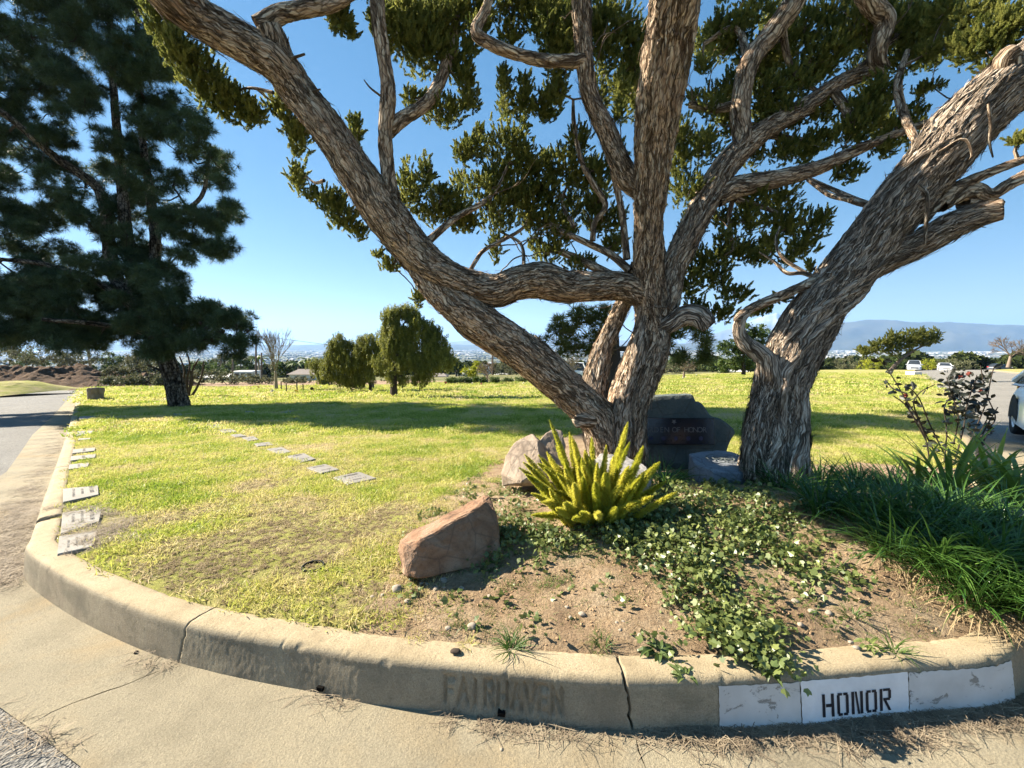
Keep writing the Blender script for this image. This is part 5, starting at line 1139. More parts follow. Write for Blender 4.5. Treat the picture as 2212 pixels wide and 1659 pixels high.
def lay_grass(name, protos, box, dens, ymin, ymax, sc, thin=True):
    x0, x1, y0, y1 = box; n = int((x1 - x0) * (y1 - y0) * dens); xy = np.column_stack([rng.uniform(x0, x1, n), rng.uniform(y0, y1, n)])
    xy = xy[(xy[:, 1] >= ymin) & (xy[:, 1] < ymax)]; xy = xy[inpoly(xy, loi)]; xy = xy[~inpoly(xy, BED)]; z = L(xy[:, 0], xy[:, 1]); k = in_view(xy, z); xy = xy[k]
    xy = xy[~on_marker(xy)]
    s = sc * rng.uniform(.75, 1.3, len(xy)); dr = dryness(xy)
    keep = rng.uniform(size=len(xy)) > np.clip((dr - .15) * 1.3, 0, .88) * (1 if thin else .4); xy, s, dr = xy[keep], s[keep], dr[keep]
    s = s * np.clip(1.15 - .55 * dr, .5, 1.3)
    z = rim(xy, L(xy[:, 0], xy[:, 1])); n = len(xy)
    rot = np.column_stack([rng.normal(size=n) * .1, rng.normal(size=n) * .1, rng.uniform(0, 6.28, n)])
    return scatter(name, protos, np.column_stack([xy, z]), rot, s, dry=np.clip(dr, -.6, 1.2))
def add_grass():
    o = lay_grass('lawn_grass', GR1, (-9, 9.5, 1.3, 7.5), 320, 0, 7.5, 1.0); tag(o, 'short patchy green and straw-coloured lawn grass', 'grass')
    o = lay_grass('lawn_grass', GR2, (-16, 14, 7.5, 16), 62, 7.5, 16, 1.0, False); tag(o, 'short yellow-green lawn grass in the middle distance', 'grass')
    o = lay_grass('lawn_grass', GR3, (-40, 45, 16, 50), 5.5, 16, 50, 1.0, False); tag(o, 'short yellow-green lawn grass far off by the trees', 'grass')
    # lawn thinning out into the bed
    n = 9000; xy = np.column_stack([rng.uniform(-1.6, 1.4, n), rng.uniform(1.4, 4.4, n)]); xy = xy[inpoly(xy, BED) & inpoly(xy, loi)]; be = BED[:9]; be, _ = resample(np.vstack([be]), .05)
    db = np.sqrt(((xy[:, None, :] - be[None]) ** 2).sum(2).min(1)); kk = rng.uniform(size=len(xy)) < np.clip(.75 - db * 1.7, .0, .75) * np.clip(.6 + fbm(np.column_stack([xy * 3, 0 * db]), 3), 0, 1); xy = xy[kk]; n = len(xy)
    o = scatter('lawn_grass', GR1, np.column_stack([xy, rim(xy, L(xy[:, 0], xy[:, 1]))]), np.column_stack([rng.normal(size=(n, 2)) * .1, rng.uniform(0, 6.28, n)]), rng.uniform(.5, 1.0, n), dry=rng.uniform(-.1, .8, n)); tag(o, 'thinning lawn grass straggling into the soil of the bed', 'grass')
    # straw and thatch lying in the thin lawn
    st = [proto(p_tuft(16, .05, .003, 3.0, .5), f'thatch_{k}', M['thatch']) for k in range(4)]
    n = 40000; xy = np.column_stack([rng.uniform(-5, 2, n), rng.uniform(1.4, 5.5, n)]); xy = xy[inpoly(xy, loi) & ~inpoly(xy, BED)]; xy = xy[~on_marker(xy)]
    xy = xy[rng.uniform(size=len(xy)) < np.clip(.10 + dryness(xy) * .75, 0.02, .9)]; n = len(xy)
    scl = rng.uniform(.6, 1.2, n)[:, None] * np.array([[1, 1, .3]])
    o = scatter('thatch', st, np.column_stack([xy, L(xy[:, 0], xy[:, 1]) + .004]), np.column_stack([0 * xy, rng.uniform(0, 6.28, n)]), scl); tag(o, 'dry straw-coloured thatch lying in the thin lawn', 'thatch')

# ivy and clover ground cover in the bed: patches given on the photo grid (x, y, rx, ry, density)
def p_ivy(n, size, mat, name, up=.6):
    m = MB()
    for k in range(n):
        c = np.array([rng.normal() * .05, rng.normal() * .05, rng.uniform(.0, .05)]); nn = rv(1)[0] * .8 + np.array([0, 0, up]); nn /= np.linalg.norm(nn); a = np.cross(nn, rv(1)[0]); a /= np.linalg.norm(a); b = np.cross(nn, a); l = size * rng.uniform(.6, 1.3)
        pts = [(0, -.5), (.42, -.25), (.5, .15), (.2, .2), (0, .6), (-.2, .2), (-.5, .15), (-.42, -.25)]
        V = [c + a * p[0] * l + b * p[1] * l + nn * (-.18 * l * abs(p[0])) for p in pts]; m.add(V + [c], [[i, (i + 1) % 8, 8] for i in range(8)])
    return proto(m, name, mat)
IV = [p_ivy(10, .027, M['ivy'], f'ivy_sprig_{k}') for k in range(5)]
IVY = [(1075, 1205, 34, 22, .9), (1035, 1215, 30, 16, .7), (1095, 1150, 30, 40, .8), (1140, 1040, 70, 40, .6), (1090, 1110, 60, 50, .7), (1130, 1165, 80, 40, .9), (1060, 1185, 40, 30, .5), (1230, 1175, 80, 28, .8), (1330, 1170, 90, 40, 1.), (1450, 1120, 110, 60, 1.), (1560, 1110, 100, 60, 1.), (1480, 1190, 120, 50, 1.), (1390, 1225, 60, 22, .5), (1620, 1170, 90, 45, .9), (1560, 1080, 90, 35, .9), (1520, 1260, 80, 40, .9), (1470, 1300, 40, 40, .6), (1580, 1310, 80, 50, 1.), (1530, 1360, 60, 50, .9), (1600, 1380, 70, 45, .9), (1640, 1420, 55, 30, .8), (1690, 1440, 40, 16, .7), (1480, 1440, 20, 12, .5), (1690, 1210, 50, 40, .5), (1720, 1160, 60, 40, .6), (1770, 1225, 50, 35, .5), (1830, 1260, 50, 25, .5), (1740, 1270, 40, 20, .4), (1330, 1140, 60, 20, .7), (1160, 1220, 50, 14, .4), (1000, 1190, 18, 12, .3), (1700, 1370, 30, 16, .3), (1240, 1140, 60, 20, .6), (1400, 1090, 70, 40, .8), (1440, 1040, 60, 30, .8), (1660, 1110, 60, 40, .8)]
def add_cover():
    pts = []
    for x, y, rx, ry, de in IVY:
        for k in range(int(rx * ry * .024 * de)):
            u = rv(1)[0]; r = math.sqrt(rng.uniform()); g = G(x + u[0] * rx * r * 1.1, y + u[1] * ry * r * 1.1); pts.append(g + np.array([0, 0, rng.uniform(0, .035) * de]))
    for k in range(900):
        xy = np.array([[rng.uniform(-.9, 3.6), rng.uniform(1.5, 3.9)]])
        if inpoly(xy, BED)[0] and inpoly(xy, loi)[0] and fbm(np.column_stack([xy * 2.4 + 3, [[0]]]), 3)[0] > -.05: pts.append(np.array([xy[0, 0], xy[0, 1], float(L(*xy[0])) - .012]))
    pts = np.array(pts); pts = pts[fbm(pts * 6.0, 3) + rng.normal(size=len(pts)) * .3 > -.3]; n = len(pts)
    o = scatter('ivy', IV, pts, np.column_stack([rng.normal(size=(n, 2)) * .3, rng.uniform(0, 6.28, n)]), rng.uniform(.45, 1.2, n)); tag(o, 'ivy ground cover creeping over the bank below the junipers', 'ground cover')
    # sparse grass over the bed soil
    GB = [p_grass(26, .07, .05, .003, M['weed'], f'bed_grass_{k}', .8) for k in range(4)]
    n = 9000; xy = np.column_stack([rng.uniform(-1.2, 4, n), rng.uniform(1.35, 4.6, n)]); xy = xy[inpoly(xy, BED) & inpoly(xy, loi)]; q = np.column_stack([xy, 0 * xy[:, 0]]); xy = xy[fbm(q * 2.2, 3) + rng.normal(size=len(xy)) * .3 > .10]; n = len(xy)
    o = scatter('bed_grass', GB, np.column_stack([xy, rim(xy, L(xy[:, 0], xy[:, 1])) - .004]), np.column_stack([rng.normal(size=(n, 2)) * .1, rng.uniform(0, 6.28, n)]), rng.uniform(.3, .85, n)); tag(o, 'thin scattered grass on the bare soil of the bed', 'grass')
    st = [proto(p_tuft(12, .06, .0025, 3.0, .5), f'bed_straw_{k}', M['straw']) for k in range(4)]
    n = 5200; xy = np.column_stack([rng.uniform(-1.2, 4, n), rng.uniform(1.35, 3.6, n)]); xy = xy[inpoly(xy, BED) & inpoly(xy, loi)]; q = np.column_stack([xy, 0 * xy[:, 0]]); xy = xy[fbm(q * 1.7 + 5, 3) + rng.normal(size=len(xy)) * .3 > .05]; n = len(xy)
    o = scatter('bed_straw', st, np.column_stack([xy, rim(xy, L(xy[:, 0], xy[:, 1])) + .003]), np.column_stack([0 * xy, rng.uniform(0, 6.28, n)]), rng.uniform(.5, 1.2, n)[:, None] * np.array([[1, 1, .25]])); tag(o, 'dry stalks strewn over the bare soil of the bed', 'straw')
    # soil crumbs
    cl = []
    for k in range(4):
        bm = bmesh.new(); bmesh.ops.create_icosphere(bm, subdivisions=1, radius=1.0)
        for v in bm.verts: v.co *= rng.uniform(.65, 1.25); v.co.z *= .7
        me = bpy.data.meshes.new(f'soil_crumb_{k}'); bm.to_mesh(me); bm.free(); me.materials.append(M['ground_crumb']); cl.append(me)
    n = 9000; xy = np.column_stack([rng.uniform(-1.2, 4, n), rng.uniform(1.35, 3.4, n)]); xy = xy[inpoly(xy, BED) & inpoly(xy, loi)]; n = len(xy)
    o = scatter('soil_crumbs', cl, np.column_stack([xy, rim(xy, L(xy[:, 0], xy[:, 1])) + .001]), np.column_stack([0 * xy, rng.uniform(0, 6.28, n)]), .0022 + .006 * rng.uniform(size=n) ** 3); tag(o, 'loose crumbs of tan soil in the bed', 'soil')
M['ground_crumb'] = m_plain('soil_crumb', (0.34, 0.225, 0.13), .95, .1, .3, 2)
# pine needle litter: strips on the photo grid (x, y, rx, ry, count, surface)
def add_litter():
    ND = []
    for k in range(4):
        m = MB()
        for j in range(9):
            a = rng.uniform(0, 6.28); d = np.array([math.cos(a), math.sin(a), 0]); c = np.array([rng.normal() * .03, rng.normal() * .03, rng.uniform(0, .006)]); l = rng.uniform(.05, .14); s = np.array([-d[1], d[0], 0]) * .0011; bnd = np.array([-d[1], d[0], 0]) * rng.normal() * .015
            m.add([c - d * l / 2 - s, c - d * l / 2 + s, c + s + bnd, c - s + bnd, c + d * l / 2 + s, c + d * l / 2 - s], [[0, 1, 2, 3], [3, 2, 4, 5]])
        ND.append(proto(m, f'needle_litter_{k}', M['needle']))
    A = []
    def strip(pts, n, sx, fn, add):
        p = np.array(pts, float)
        for k in range(n):
            t = rng.uniform(0, len(p) - 1.001); i = int(t); c = p[i] + (p[i + 1] - p[i]) * (t - i); g = G(c[0] + rng.normal() * sx[0], c[1] + rng.normal() * sx[1], fn, add); A.append([*g[:2], g[2] + rng.uniform(0, .006)])
    strip([(5, 1130), (40, 1120), (80, 1085), (60, 1060)], 330, (22, 16), T, .008); strip([(0, 1190), (15, 1170), (30, 1140)], 240, (22, 30), T, .008)
    strip([(0, 1240), (20, 1225)], 130, (14, 14), T, .008)
    strip([(60, 1062), (110, 990), (130, 950), (142, 915)], 190, (9, 8), T, .008); strip([(75, 1030), (110, 930), (135, 905)], 120, (14, 8), T, .008)
    strip([(95, 1106), (125, 1102)], 120, (12, 6), T, .15); strip([(150, 1098), (220, 1110)], 60, (30, 6), L, .01)
    strip([(150, 1140), (260, 1150), (300, 1120)], 90, (30, 10), L, .012); strip([(180, 1180), (210, 1160)], 40, (20, 10), L, .012)
    strip([(950, 1550), (1080, 1572), (1240, 1588), (1400, 1594)], 24, (16, 2.5), T, .006); strip([(1400, 1588), (1600, 1584), (1800, 1570), (1960, 1552), (2090, 1534), (2212, 1512)], 230, (12, 2.5), T, .006)
    strip([(1500, 1602), (1800, 1600), (2000, 1580), (2212, 1550)], 110, (40, 16), T, .006)
    strip([(310, 1430), (350, 1440), (400, 1452)], 6, (12, 4), T, .006); strip([(640, 1510), (720, 1525), (770, 1528)], 5, (10, 4), T, .006)
    strip([(0, 1545), (40, 1580), (90, 1600), (160, 1640)], 14, (16, 14), T, .006)
    A = np.array(A); n = len(A)
    o = scatter('needle_litter', ND, A, np.column_stack([rng.normal(size=(n, 2)) * .1, rng.uniform(0, 6.28, n)]), rng.uniform(.6, 1.25, n)); tag(o, 'brown fallen pine needles drifted against the kerb', 'needle litter')
# ------------------------------------------------------------------ rocks
def rock(name, outline, D, th, mat, label, cat='rock', amp=.05, freq=5.0, tilt=0.0, seed=0.0, parent=None, prof=None, group=None, na=72):
    """star-shaped stone with real thickness: outline on the photo grid at depth D"""
    pts = np.array([P(x, y, D) for x, y in outline]); c = pts.mean(0)
    cl, _ = resample(np.vstack([pts, pts[:1]]), .01); cl = cl[np.linspace(0, len(cl) - 1, na, endpoint=False).astype(int)]
    pr = prof or [(0, -1), (.4, -1), (.75, -.97), (.92, -.86), (.985, -.6), (1, -.2), (1, .25), (.98, .6), (.9, .88), (.7, .98), (.35, 1), (0, 1)]
    pr, _ = resample(np.array(pr, float), .07); V = []
    for s, d in pr: V.append(c + (cl - c) * s + FWD * d * th / 2 + np.array([0, 0, 0]) + UP * 0 + (UP * (-d) * tilt * th / 2))
    V = np.concatenate(V); k = len(pr)
    nrm = V - c; nrm /= np.linalg.norm(nrm, axis=1)[:, None] + 1e-9
    size = np.linalg.norm(pts - c, axis=1).mean(); q = V * freq / max(size * 2, .05) * .5 + seed
    n1 = fbm(q, 4); facet = np.round(pn(q * .7 + 3) * 3) / 3
    V = V + nrm * ((n1 * .5 + facet * .5) * amp * size)[:, None]
    i, j = np.meshgrid(np.arange(k - 1), np.arange(na), indexing='ij'); a = (i * na + j).ravel(); b = (i * na + (j + 1) % na).ravel()
    f = np.stack([a, b, b + na, a + na], 1)
    base = np.array([c[0], c[1], V[:, 2].min()])
    me = mesh(name, V - base, f, None, False)
    if parent is None:
        o = obj(name, me, mat); o.location = base; tag(o, label, cat, group); return o
    o = obj(name, me, mat, parent); o.matrix_parent_inverse = Matrix.Identity(4); o.location = Vector(base) - parent.location; return o
def hull_rock(name, pts, mat, label, cat='rock', amp=.02, freq=9., seed=0., cuts=3, parent=None):
    """faceted stone from corner points (x, y, D) on the photo grid or world points"""
    W_ = [np.array(p) if isinstance(p, np.ndarray) else P(*p) for p in pts]; bm = bmesh.new()
    for p in W_: bm.verts.new(p)
    r = bmesh.ops.convex_hull(bm, input=list(bm.verts)); bmesh.ops.delete(bm, geom=list({g for g in r['geom_interior'] + r['geom_unused'] if isinstance(g, bmesh.types.BMVert)}), context='VERTS')
    bmesh.ops.triangulate(bm, faces=list(bm.faces)); bmesh.ops.bevel(bm, geom=list(bm.edges), offset=.008, segments=1, affect='EDGES'); bmesh.ops.triangulate(bm, faces=list(bm.faces))
    for c_ in range(cuts):
        lng = [e for e in bm.edges if e.calc_length() > .03]
        if lng: bmesh.ops.subdivide_edges(bm, edges=lng, cuts=1, use_grid_fill=True); bmesh.ops.triangulate(bm, faces=list(bm.faces))
    bm.normal_update(); co = np.array([v.co for v in bm.verts]); no = np.array([v.normal for v in bm.verts]); d = fbm(co * freq + seed, 4) * .6 + np.round(pn(co * freq * .8 + seed + 7) * 3) / 3 * .5; co = co + no * (d * amp)[:, None]
    base = np.array([co[:, 0].mean(), co[:, 1].mean(), co[:, 2].min()])
    for v, c_ in zip(bm.verts, co - base): v.co = c_
    me = bpy.data.meshes.new(name); bm.to_mesh(me); bm.free(); o = obj(name, me, mat, parent)
    if parent is None: o.location = base; return tag(o, label, cat)
    o.matrix_parent_inverse = Matrix.Identity(4); o.location = Vector(base) - parent.location; return o
def drop(p, dz): q = P(*p); return np.array([q[0], q[1], q[2] - dz])
hull_rock('brown_rock', [(862, 1166, 2.46), (880, 1152, 2.52), (1050, 1068, 2.9), (1060, 1072, 2.86), (868, 1178, 2.36), (906, 1168, 2.34), (1036, 1092, 2.66), (1070, 1104, 2.7), (876, 1246, 2.31), (900, 1252, 2.3), (1085, 1215, 2.56), (866, 1230, 2.5), (1085, 1190, 2.9)], M['rock_brown'], 'angular reddish-brown stone slab tilted in the soil of the bed', amp=.014, freq=11, seed=3.)
hull_rock('boulder', [(1083, 1022, 3.68), (1090, 985, 3.76), (1112, 955, 3.84), (1150, 936, 3.92), (1162, 950, 3.78), (1170, 1012, 3.56), (1122, 1044, 3.5), (1182, 968, 3.98), (1198, 1030, 3.92), (1100, 1010, 4.1), (1150, 955, 4.15), (1086, 1050, 3.7), (1175, 1050, 3.6)], M['rock_pink'], 'pale pinkish boulder with a smooth sunlit face, left of the foxtail fern', amp=.014, freq=6, seed=8.)
hull_rock('boulder', [(1160, 958, 4.1), (1178, 936, 4.15), (1200, 925, 4.2), (1214, 930, 4.18), (1222, 965, 4.1), (1215, 1005, 4.0), (1165, 1010, 4.0), (1190, 950, 4.4), (1215, 1000, 4.4)], M['rock_pink'], 'small brownish boulder tucked behind the pale pinkish boulder', amp=.02, freq=9, seed=11.)
hull_rock('pale_rock', [(1275, 994, 3.42), (1300, 979, 3.66), (1350, 984, 3.66), (1392, 1004, 3.5), (1408, 1024, 3.36), (1398, 1036, 3.22), (1300, 1016, 3.24), drop((1275, 1000, 3.4), .25), drop((1405, 1036, 3.3), .25), drop((1300, 1016, 3.24), .2), drop((1350, 984, 3.7), .3)], M['rock_pale'], 'flat whitish rock lying behind the foxtail fern', amp=.012, freq=10, seed=15.)
fs = thing('engraved_stone', G(1570, 1040), 'low blue-grey stone with a round engraved emblem on its sloping top', 'stone')
_ft = [(1488, 980, 4.12), (1526, 974, 4.24), (1570, 973, 4.26), (1603, 985, 4.12), (1634, 1002, 3.9), (1638, 1010, 3.78), (1600, 1022, 3.62), (1540, 1018, 3.64), (1500, 1000, 3.85)]
hull_rock('stone', _ft + [drop(p, .28) for p in _ft], M['rock_blue'], '', amp=.010, freq=8, seed=21., parent=fs)
# engraved oval lines on its top
ew = MB()
cE = P(1562, 995, 3.93) + np.array([0, 0, .022])
eu = RIGHT; ev = np.array([0, .995, .08])
for r0, r1 in ((.155, .138), (.10, .086)):
    an = np.linspace(0, 2 * np.pi, 41); V = [cE + eu * math.cos(a) * r + ev * math.sin(a) * r * .8 for a in an for r in (r0, r1)]; ew.add(V, [[2 * i, 2 * i + 1, 2 * i + 3, 2 * i + 2] for i in range(40)])
for a in np.linspace(0, np.pi, 5)[:-1]:
    d = eu * math.cos(a) + ev * math.sin(a) * .8; s = (-eu * math.sin(a) + ev * math.cos(a) * .8) * .006; ew.add([cE - d * .08 - s, cE - d * .08 + s, cE + d * .08 + s, cE + d * .08 - s], [[0, 1, 2, 3]])
o_em = obj('engraved_emblem', ew.mesh('engraved_emblem'), M['rock_dark'], fs)

# ------------------------------------------------------------------ plaque stone
DM = 4.95
mon = thing('monument_stone', G(1470, 978), 'large dark rough-topped stone bearing the black GARDEN OF HONOR plaque', 'monument')
rock('stone', [(1335, 880), (1360, 862), (1401, 854), (1445, 851), (1482, 850), (1488, 866), (1501, 867), (1513, 885), (1520, 896), (1540, 901), (1557, 912), (1571, 924), (1573, 932), (1563, 952), (1554, 975), (1540, 1010), (1340, 1010), (1322, 960)], DM, .42, M['rock_dark'], '', amp=.03, freq=6, seed=31., parent=mon, na=120,
     prof=[(0, -1), (.5, -1), (.86, -.98), (.96, -.9), (.995, -.55), (1, 0), (.98, .6), (.88, .95), (.4, 1), (0, 1)])
PXc = (1362 + 1541) / 2
def pl_quad(x0, y0, x1, y1, D, th, name, mat, parent):
    b = MB(); c = P((x0 + x1) / 2, (y0 + y1) / 2, D); b.box((0, 0, 0), ((x1 - x0) * D / F, th, (y1 - y0) * D / F), 0, Matrix.Rotation(-PITCH - .05, 3, 'X')); me = b.mesh(name); bevel(me, .004, 1); o = obj(name, me, mat, parent); o.matrix_parent_inverse = Matrix.Identity(4); o.location = Vector(c) - parent.location; return o
DP = DM - .245
plq = pl_quad(1362, 903, 1541, 960, DP, .05, 'plaque', M['plaque'], mon)
def text_mesh(body, size, mat, name, extrude=.0015):
    cu = bpy.data.curves.new(name, 'FONT'); cu.body = body; cu.size = size; cu.extrude = extrude; cu.align_x = 'CENTER'; cu.align_y = 'CENTER'; cu.resolution_u = 3
    to = bpy.data.objects.new(name, cu); C.objects.link(to); dg = bpy.context.evaluated_depsgraph_get(); me = bpy.data.meshes.new_from_object(to.evaluated_get(dg)); bpy.data.objects.remove(to); bpy.data.curves.remove(cu)
    me.name = name; me.materials.clear(); me.materials.append(mat); return me
DT = DP - .029
for word, xa, xb in (('GARDEN', 1379, 1446), ('OF', 1453, 1470), ('HONOR', 1478, 1527)):
    n_w = len(word)
    for k_, ch in enumerate(word):
        lm_ = text_mesh(ch, .083, M['plaque_text'], 'letter'); o = obj('letter', lm_, None, mon); o.matrix_parent_inverse = Matrix.Identity(4); o.location = Vector(P(xa + (xb - xa) * (k_ + .5) / n_w, 929, DT)) - mon.location; o.rotation_euler = (R(90) - PITCH - .05, 0, 0); o.scale = (.95, 1, 1)
for x in (1406, 1433, 1460, 1487, 1514):
    m = MB(); n_ = 16; rr_ = .026; pts_ = [(rr_ * math.cos(2 * np.pi * k / n_) * (1 if k % 2 else .82), rr_ * math.sin(2 * np.pi * k / n_) * (1 if k % 2 else .82), 0) for k in range(n_)]
    m.add(pts_ + [(0, 0, .002)], [[k, (k + 1) % n_, n_] for k in range(n_)]); o = obj('badge', m.mesh('badge'), M['plaque_badge'], mon); o.matrix_parent_inverse = Matrix.Identity(4); o.location = Vector(P(x, 947, DT)) - mon.location; o.rotation_euler = (R(90) - PITCH - .05, 0, 0)
m = MB(); n_ = 10; pts_ = [((.03 if k % 2 else .014) * math.cos(2 * np.pi * k / n_ + np.pi / 2), (.03 if k % 2 else .014) * math.sin(2 * np.pi * k / n_ + np.pi / 2), 0) for k in range(n_)]
m.add(pts_ + [(0, 0, .003)], [[k, (k + 1) % n_, n_] for k in range(n_)]); o = obj('badge', m.mesh('badge'), M['plaque_text'], mon); o.matrix_parent_inverse = Matrix.Identity(4); o.location = Vector(P(1456, 911, DT)) - mon.location; o.rotation_euler = (R(90) - PITCH - .05, 0, 0)

# ------------------------------------------------------------------ foxtail fern
fb = G(1288, 1128); DF = float((fb - CAM) @ FWD)
fern = thing('foxtail_fern', fb, 'yellow-green foxtail fern with upright bushy plumes in front of the junipers', 'plant')
def plume(base, tip, sag, fat, name='plume'):
    d = tip - base; mid = base + d * .5 + np.array([0, 0, sag]); c = np.array([base, mid, tip]); t = np.linspace(0, 1, 60)[:, None]
    cur = (1 - t) ** 2 * base + 2 * t * (1 - t) * mid + t ** 2 * tip; tan = np.gradient(cur, axis=0); tan /= np.linalg.norm(tan, axis=1)[:, None]; m = MB(); ln = np.linalg.norm(d); n = int(ln * 4200)
    for k in range(n):
        u = rng.uniform(.03, 1); i = min(59, int(u * 59)); r = fat * min(1, u * 5 + .25) * (1 - u ** 5) ** .7; dd = np.cross(tan[i], rv(1)[0]); dd /= np.linalg.norm(dd); dr = dd + tan[i] * rng.uniform(-.1, .6)
        m.add(blade_tri(cur[i], dr, max(.008, r * rng.uniform(.8, 1.2)), .0052), BF)
    v, f, uv = tube(np.column_stack([cur[::6], np.linspace(.004, .0015, 10)]), 5, .03); m.add(v, f)
    return obj(name, m.mesh(name), M['fern'], fern)
FT = [(1186, 905, .3), (1230, 932, .3), (1235, 941, .15), (1278, 943, .4), (1357, 910, .3), (1348, 956, .2), (1361, 954, .1), (1390, 962, .1), (1427, 997, 0), (1412, 1008, -.05), (1464, 1061, -.1), (1132, 980, .1), (1129, 998, 0), (1134, 1024, -.1), (1147, 1113, -.2), (1147, 1065, -.15), (1162, 982, .2), (1248, 1010, -.1), (1272, 984, .1), (1219, 991, 0), (1219, 1010, -.1), (1263, 971, .3), (1304, 993, .1), (1202, 1021, -.1), (1239, 1043, -.25), (1186, 1054, -.2), (1217, 1087, -.25), (1252, 1107, -.3), (1342, 1048, -.2), (1359, 1006, 0), (1310, 960, .4), (1290, 1000, -.1), (1325, 985, .2), (1200, 960, .35), (1180, 975, .3), (1245, 965, .3), (1375, 1000, 0), (1385, 1030, -.15), (1285, 1040, -.25), (1312, 1020, -.1), (1175, 1010, 0), (1398, 1015, .1), (1330, 1010, .05), (1258, 1030, -.15), (1335, 965, .35), (1160, 1000, .15)]
FT += [(1200, 1098, -.28), (1236, 1122, -.34), (1290, 1112, -.36), (1332, 1098, -.3), (1384, 1084, -.22), (1412, 1072, -.12), (1170, 1085, -.25), (1440, 1040, .02), (1120, 1010, .05), (1155, 1040, -.1)]
FT += [(rng.uniform(1150, 1420), rng.uniform(985, 1070), rng.uniform(-.2, .35)) for _ in range(16)]
for x, y, dd in FT:
    bx = 1288 + (x - 1290) * .32 + rng.normal() * 10; gb = G(bx, 1125 + rng.normal() * 8 - dd * 30); tip = P(x, y, DF + dd * .9); plume(gb, tip, rng.uniform(.02, .09) - (.02 if y > 1050 else 0), .031 * rng.uniform(.85, 1.2))

# ------------------------------------------------------------------ lily turf clumps, strap-leaved lilies, rose
def strap(base, azim, ln, w, up, seg=7, curl=1.0, fold=.25):
    """arched leaf blade as verts/faces"""
    d = np.array([math.cos(azim), math.sin(azim), 0]); s = np.array([-d[1], d[0], 0]); t = np.linspace(0, 1, seg); el = up - curl * t * 1.5
    st = ln / (seg - 1); p = [np.array(base, float)]
    for k in range(1, seg): p.append(p[-1] + st * (d * math.cos(el[k]) + np.array([0, 0, math.sin(el[k])])))
    p = np.array(p); wd = w * np.sin(np.clip(t * .85 + .22, 0, 1) * np.pi) ** .7; wd[-1] = w * .05; nrm = np.stack([-d * math.sin(e) + np.array([0, 0, math.cos(e)]) for e in el])
    V = np.concatenate([p - s * wd[:, None] / 2 + nrm * (wd * fold)[:, None], p, p + s * wd[:, None] / 2 + nrm * (wd * fold)[:, None]])
    f = [[a * seg + k, a * seg + k + 1, (a + 1) * seg + k + 1, (a + 1) * seg + k] for a in range(2) for k in range(seg - 1)]
    return V, f
LIRI = 'clumps of lily turf'
def liriope(x, y, n, ln, w=.0095, bias=0.0):
    where = 'beside the engraved blue-grey stone' if x < 1500 else 'at the foot of the leaning juniper' if y < 1060 and x < 1870 else 'on the soil slope below the leaning juniper' if x < 1900 else 'with a straw skirt, close above the kerb' if y > 1185 else 'just in front of the strap-leaved lilies'
    g = G(x, y); t = thing('lily_turf', g, 'arching dark green lily turf clump ' + where, 'plant', 'lily turf ' + where); m = MB(); dm = MB(); ln = ln * 1.18; n = int(n * .8)
    for k in range(n):
        a = rng.uniform(0, 6.28); r = .11 * math.sqrt(rng.uniform()); b = g + np.array([r * math.cos(a), r * math.sin(a), -.02]); az = a + rng.normal() * .5
        if bias: az = az * (1 - .45) + bias * .45 if rng.random() < .6 else az
        v, f = strap(b, az, ln * rng.uniform(.65, 1.15), w * rng.uniform(.8, 1.3), rng.uniform(.85, 1.5), 8, rng.uniform(.45, 1.0)); m.add(v, f)
    for k in range(n // 5):
        a = rng.uniform(0, 6.28); b = g + np.array([.12 * math.cos(a), .12 * math.sin(a), -.01]); v, f = strap(b, a + rng.normal() * .5, ln * rng.uniform(.3, .6), w * .6, rng.uniform(.3, .9), 5, 1.2); dm.add(v, f)
    stuff(obj('blades', m.mesh('blades'), M['liriope'], t)); stuff(obj('dry_blades', dm.mesh('dry_blades'), M['thatch'], t)); return t
for q in [(1430, 1045, 110, .26), (1395, 1010, 60, .22), (1700, 1055, 150, .30), (1775, 1045, 170, .32), (1850, 1050, 170, .32), (1935, 1065, 170, .34), (1780, 1105, 150, .32), (1870, 1120, 180, .35), (1965, 1130, 200, .38), (2060, 1130, 190, .36), (1935, 1195, 200, .38), (2030, 1225, 240, .40), (2120, 1210, 240, .40), (2090, 1290, 240, .40), (2190, 1260, 240, .42), (2170, 1150, 200, .36), (2235, 1330, 220, .40), (1660, 1035, 90, .24), (2260, 1200, 200, .40)]: liriope(*q)
# straw skirt at the foot of the front clumps
m = MB()
for k in range(1500):
    x = rng.uniform(1890, 2230); y = 1185 + (x - 1890) * .50 + rng.normal() * 26
    if y > 1372: continue
    g = G(x, y); v, f = strap(g + np.array([0, 0, .0]), rng.uniform(3.4, 6.1), rng.uniform(.05, .14), .0028, rng.uniform(.2, 1.2), 4, 1.2); m.add(v, f)
tag(stuff(obj('dry_skirt', m.mesh('dry_skirt'), M['straw'])), 'matted straw-coloured skirt at the foot of the lily turf', 'dry grass')
def lily(x, y, n, ln, w, label, seed):
    g = G(x, y); t = thing('strap_lily', g, label, 'plant'); r_ = np.random.default_rng(seed)
    for k in range(n):
        az = 2 * np.pi * k / n + r_.normal() * .3; v, f = strap(g + np.array([.04 * math.cos(az), .04 * math.sin(az), -.03]), az, ln * r_.uniform(.75, 1.15), w * r_.uniform(.8, 1.2), r_.uniform(1.0, 1.5), 10, r_.uniform(.35, .95), .18)
        obj('leaf', mesh('leaf', v, f, None, True), M['strap'], t)
lily(2050, 1070, 30, .74, .040, 'broad strap-leaved lily clump below the rose bush, leaning left', 1)
lily(2140, 1062, 30, .70, .040, 'broad strap-leaved lily clump between the rose bush and the parked white car', 2)
lily(2205, 1090, 30, .76, .042, 'broad strap-leaved lily clump nearest the parked white car', 3)
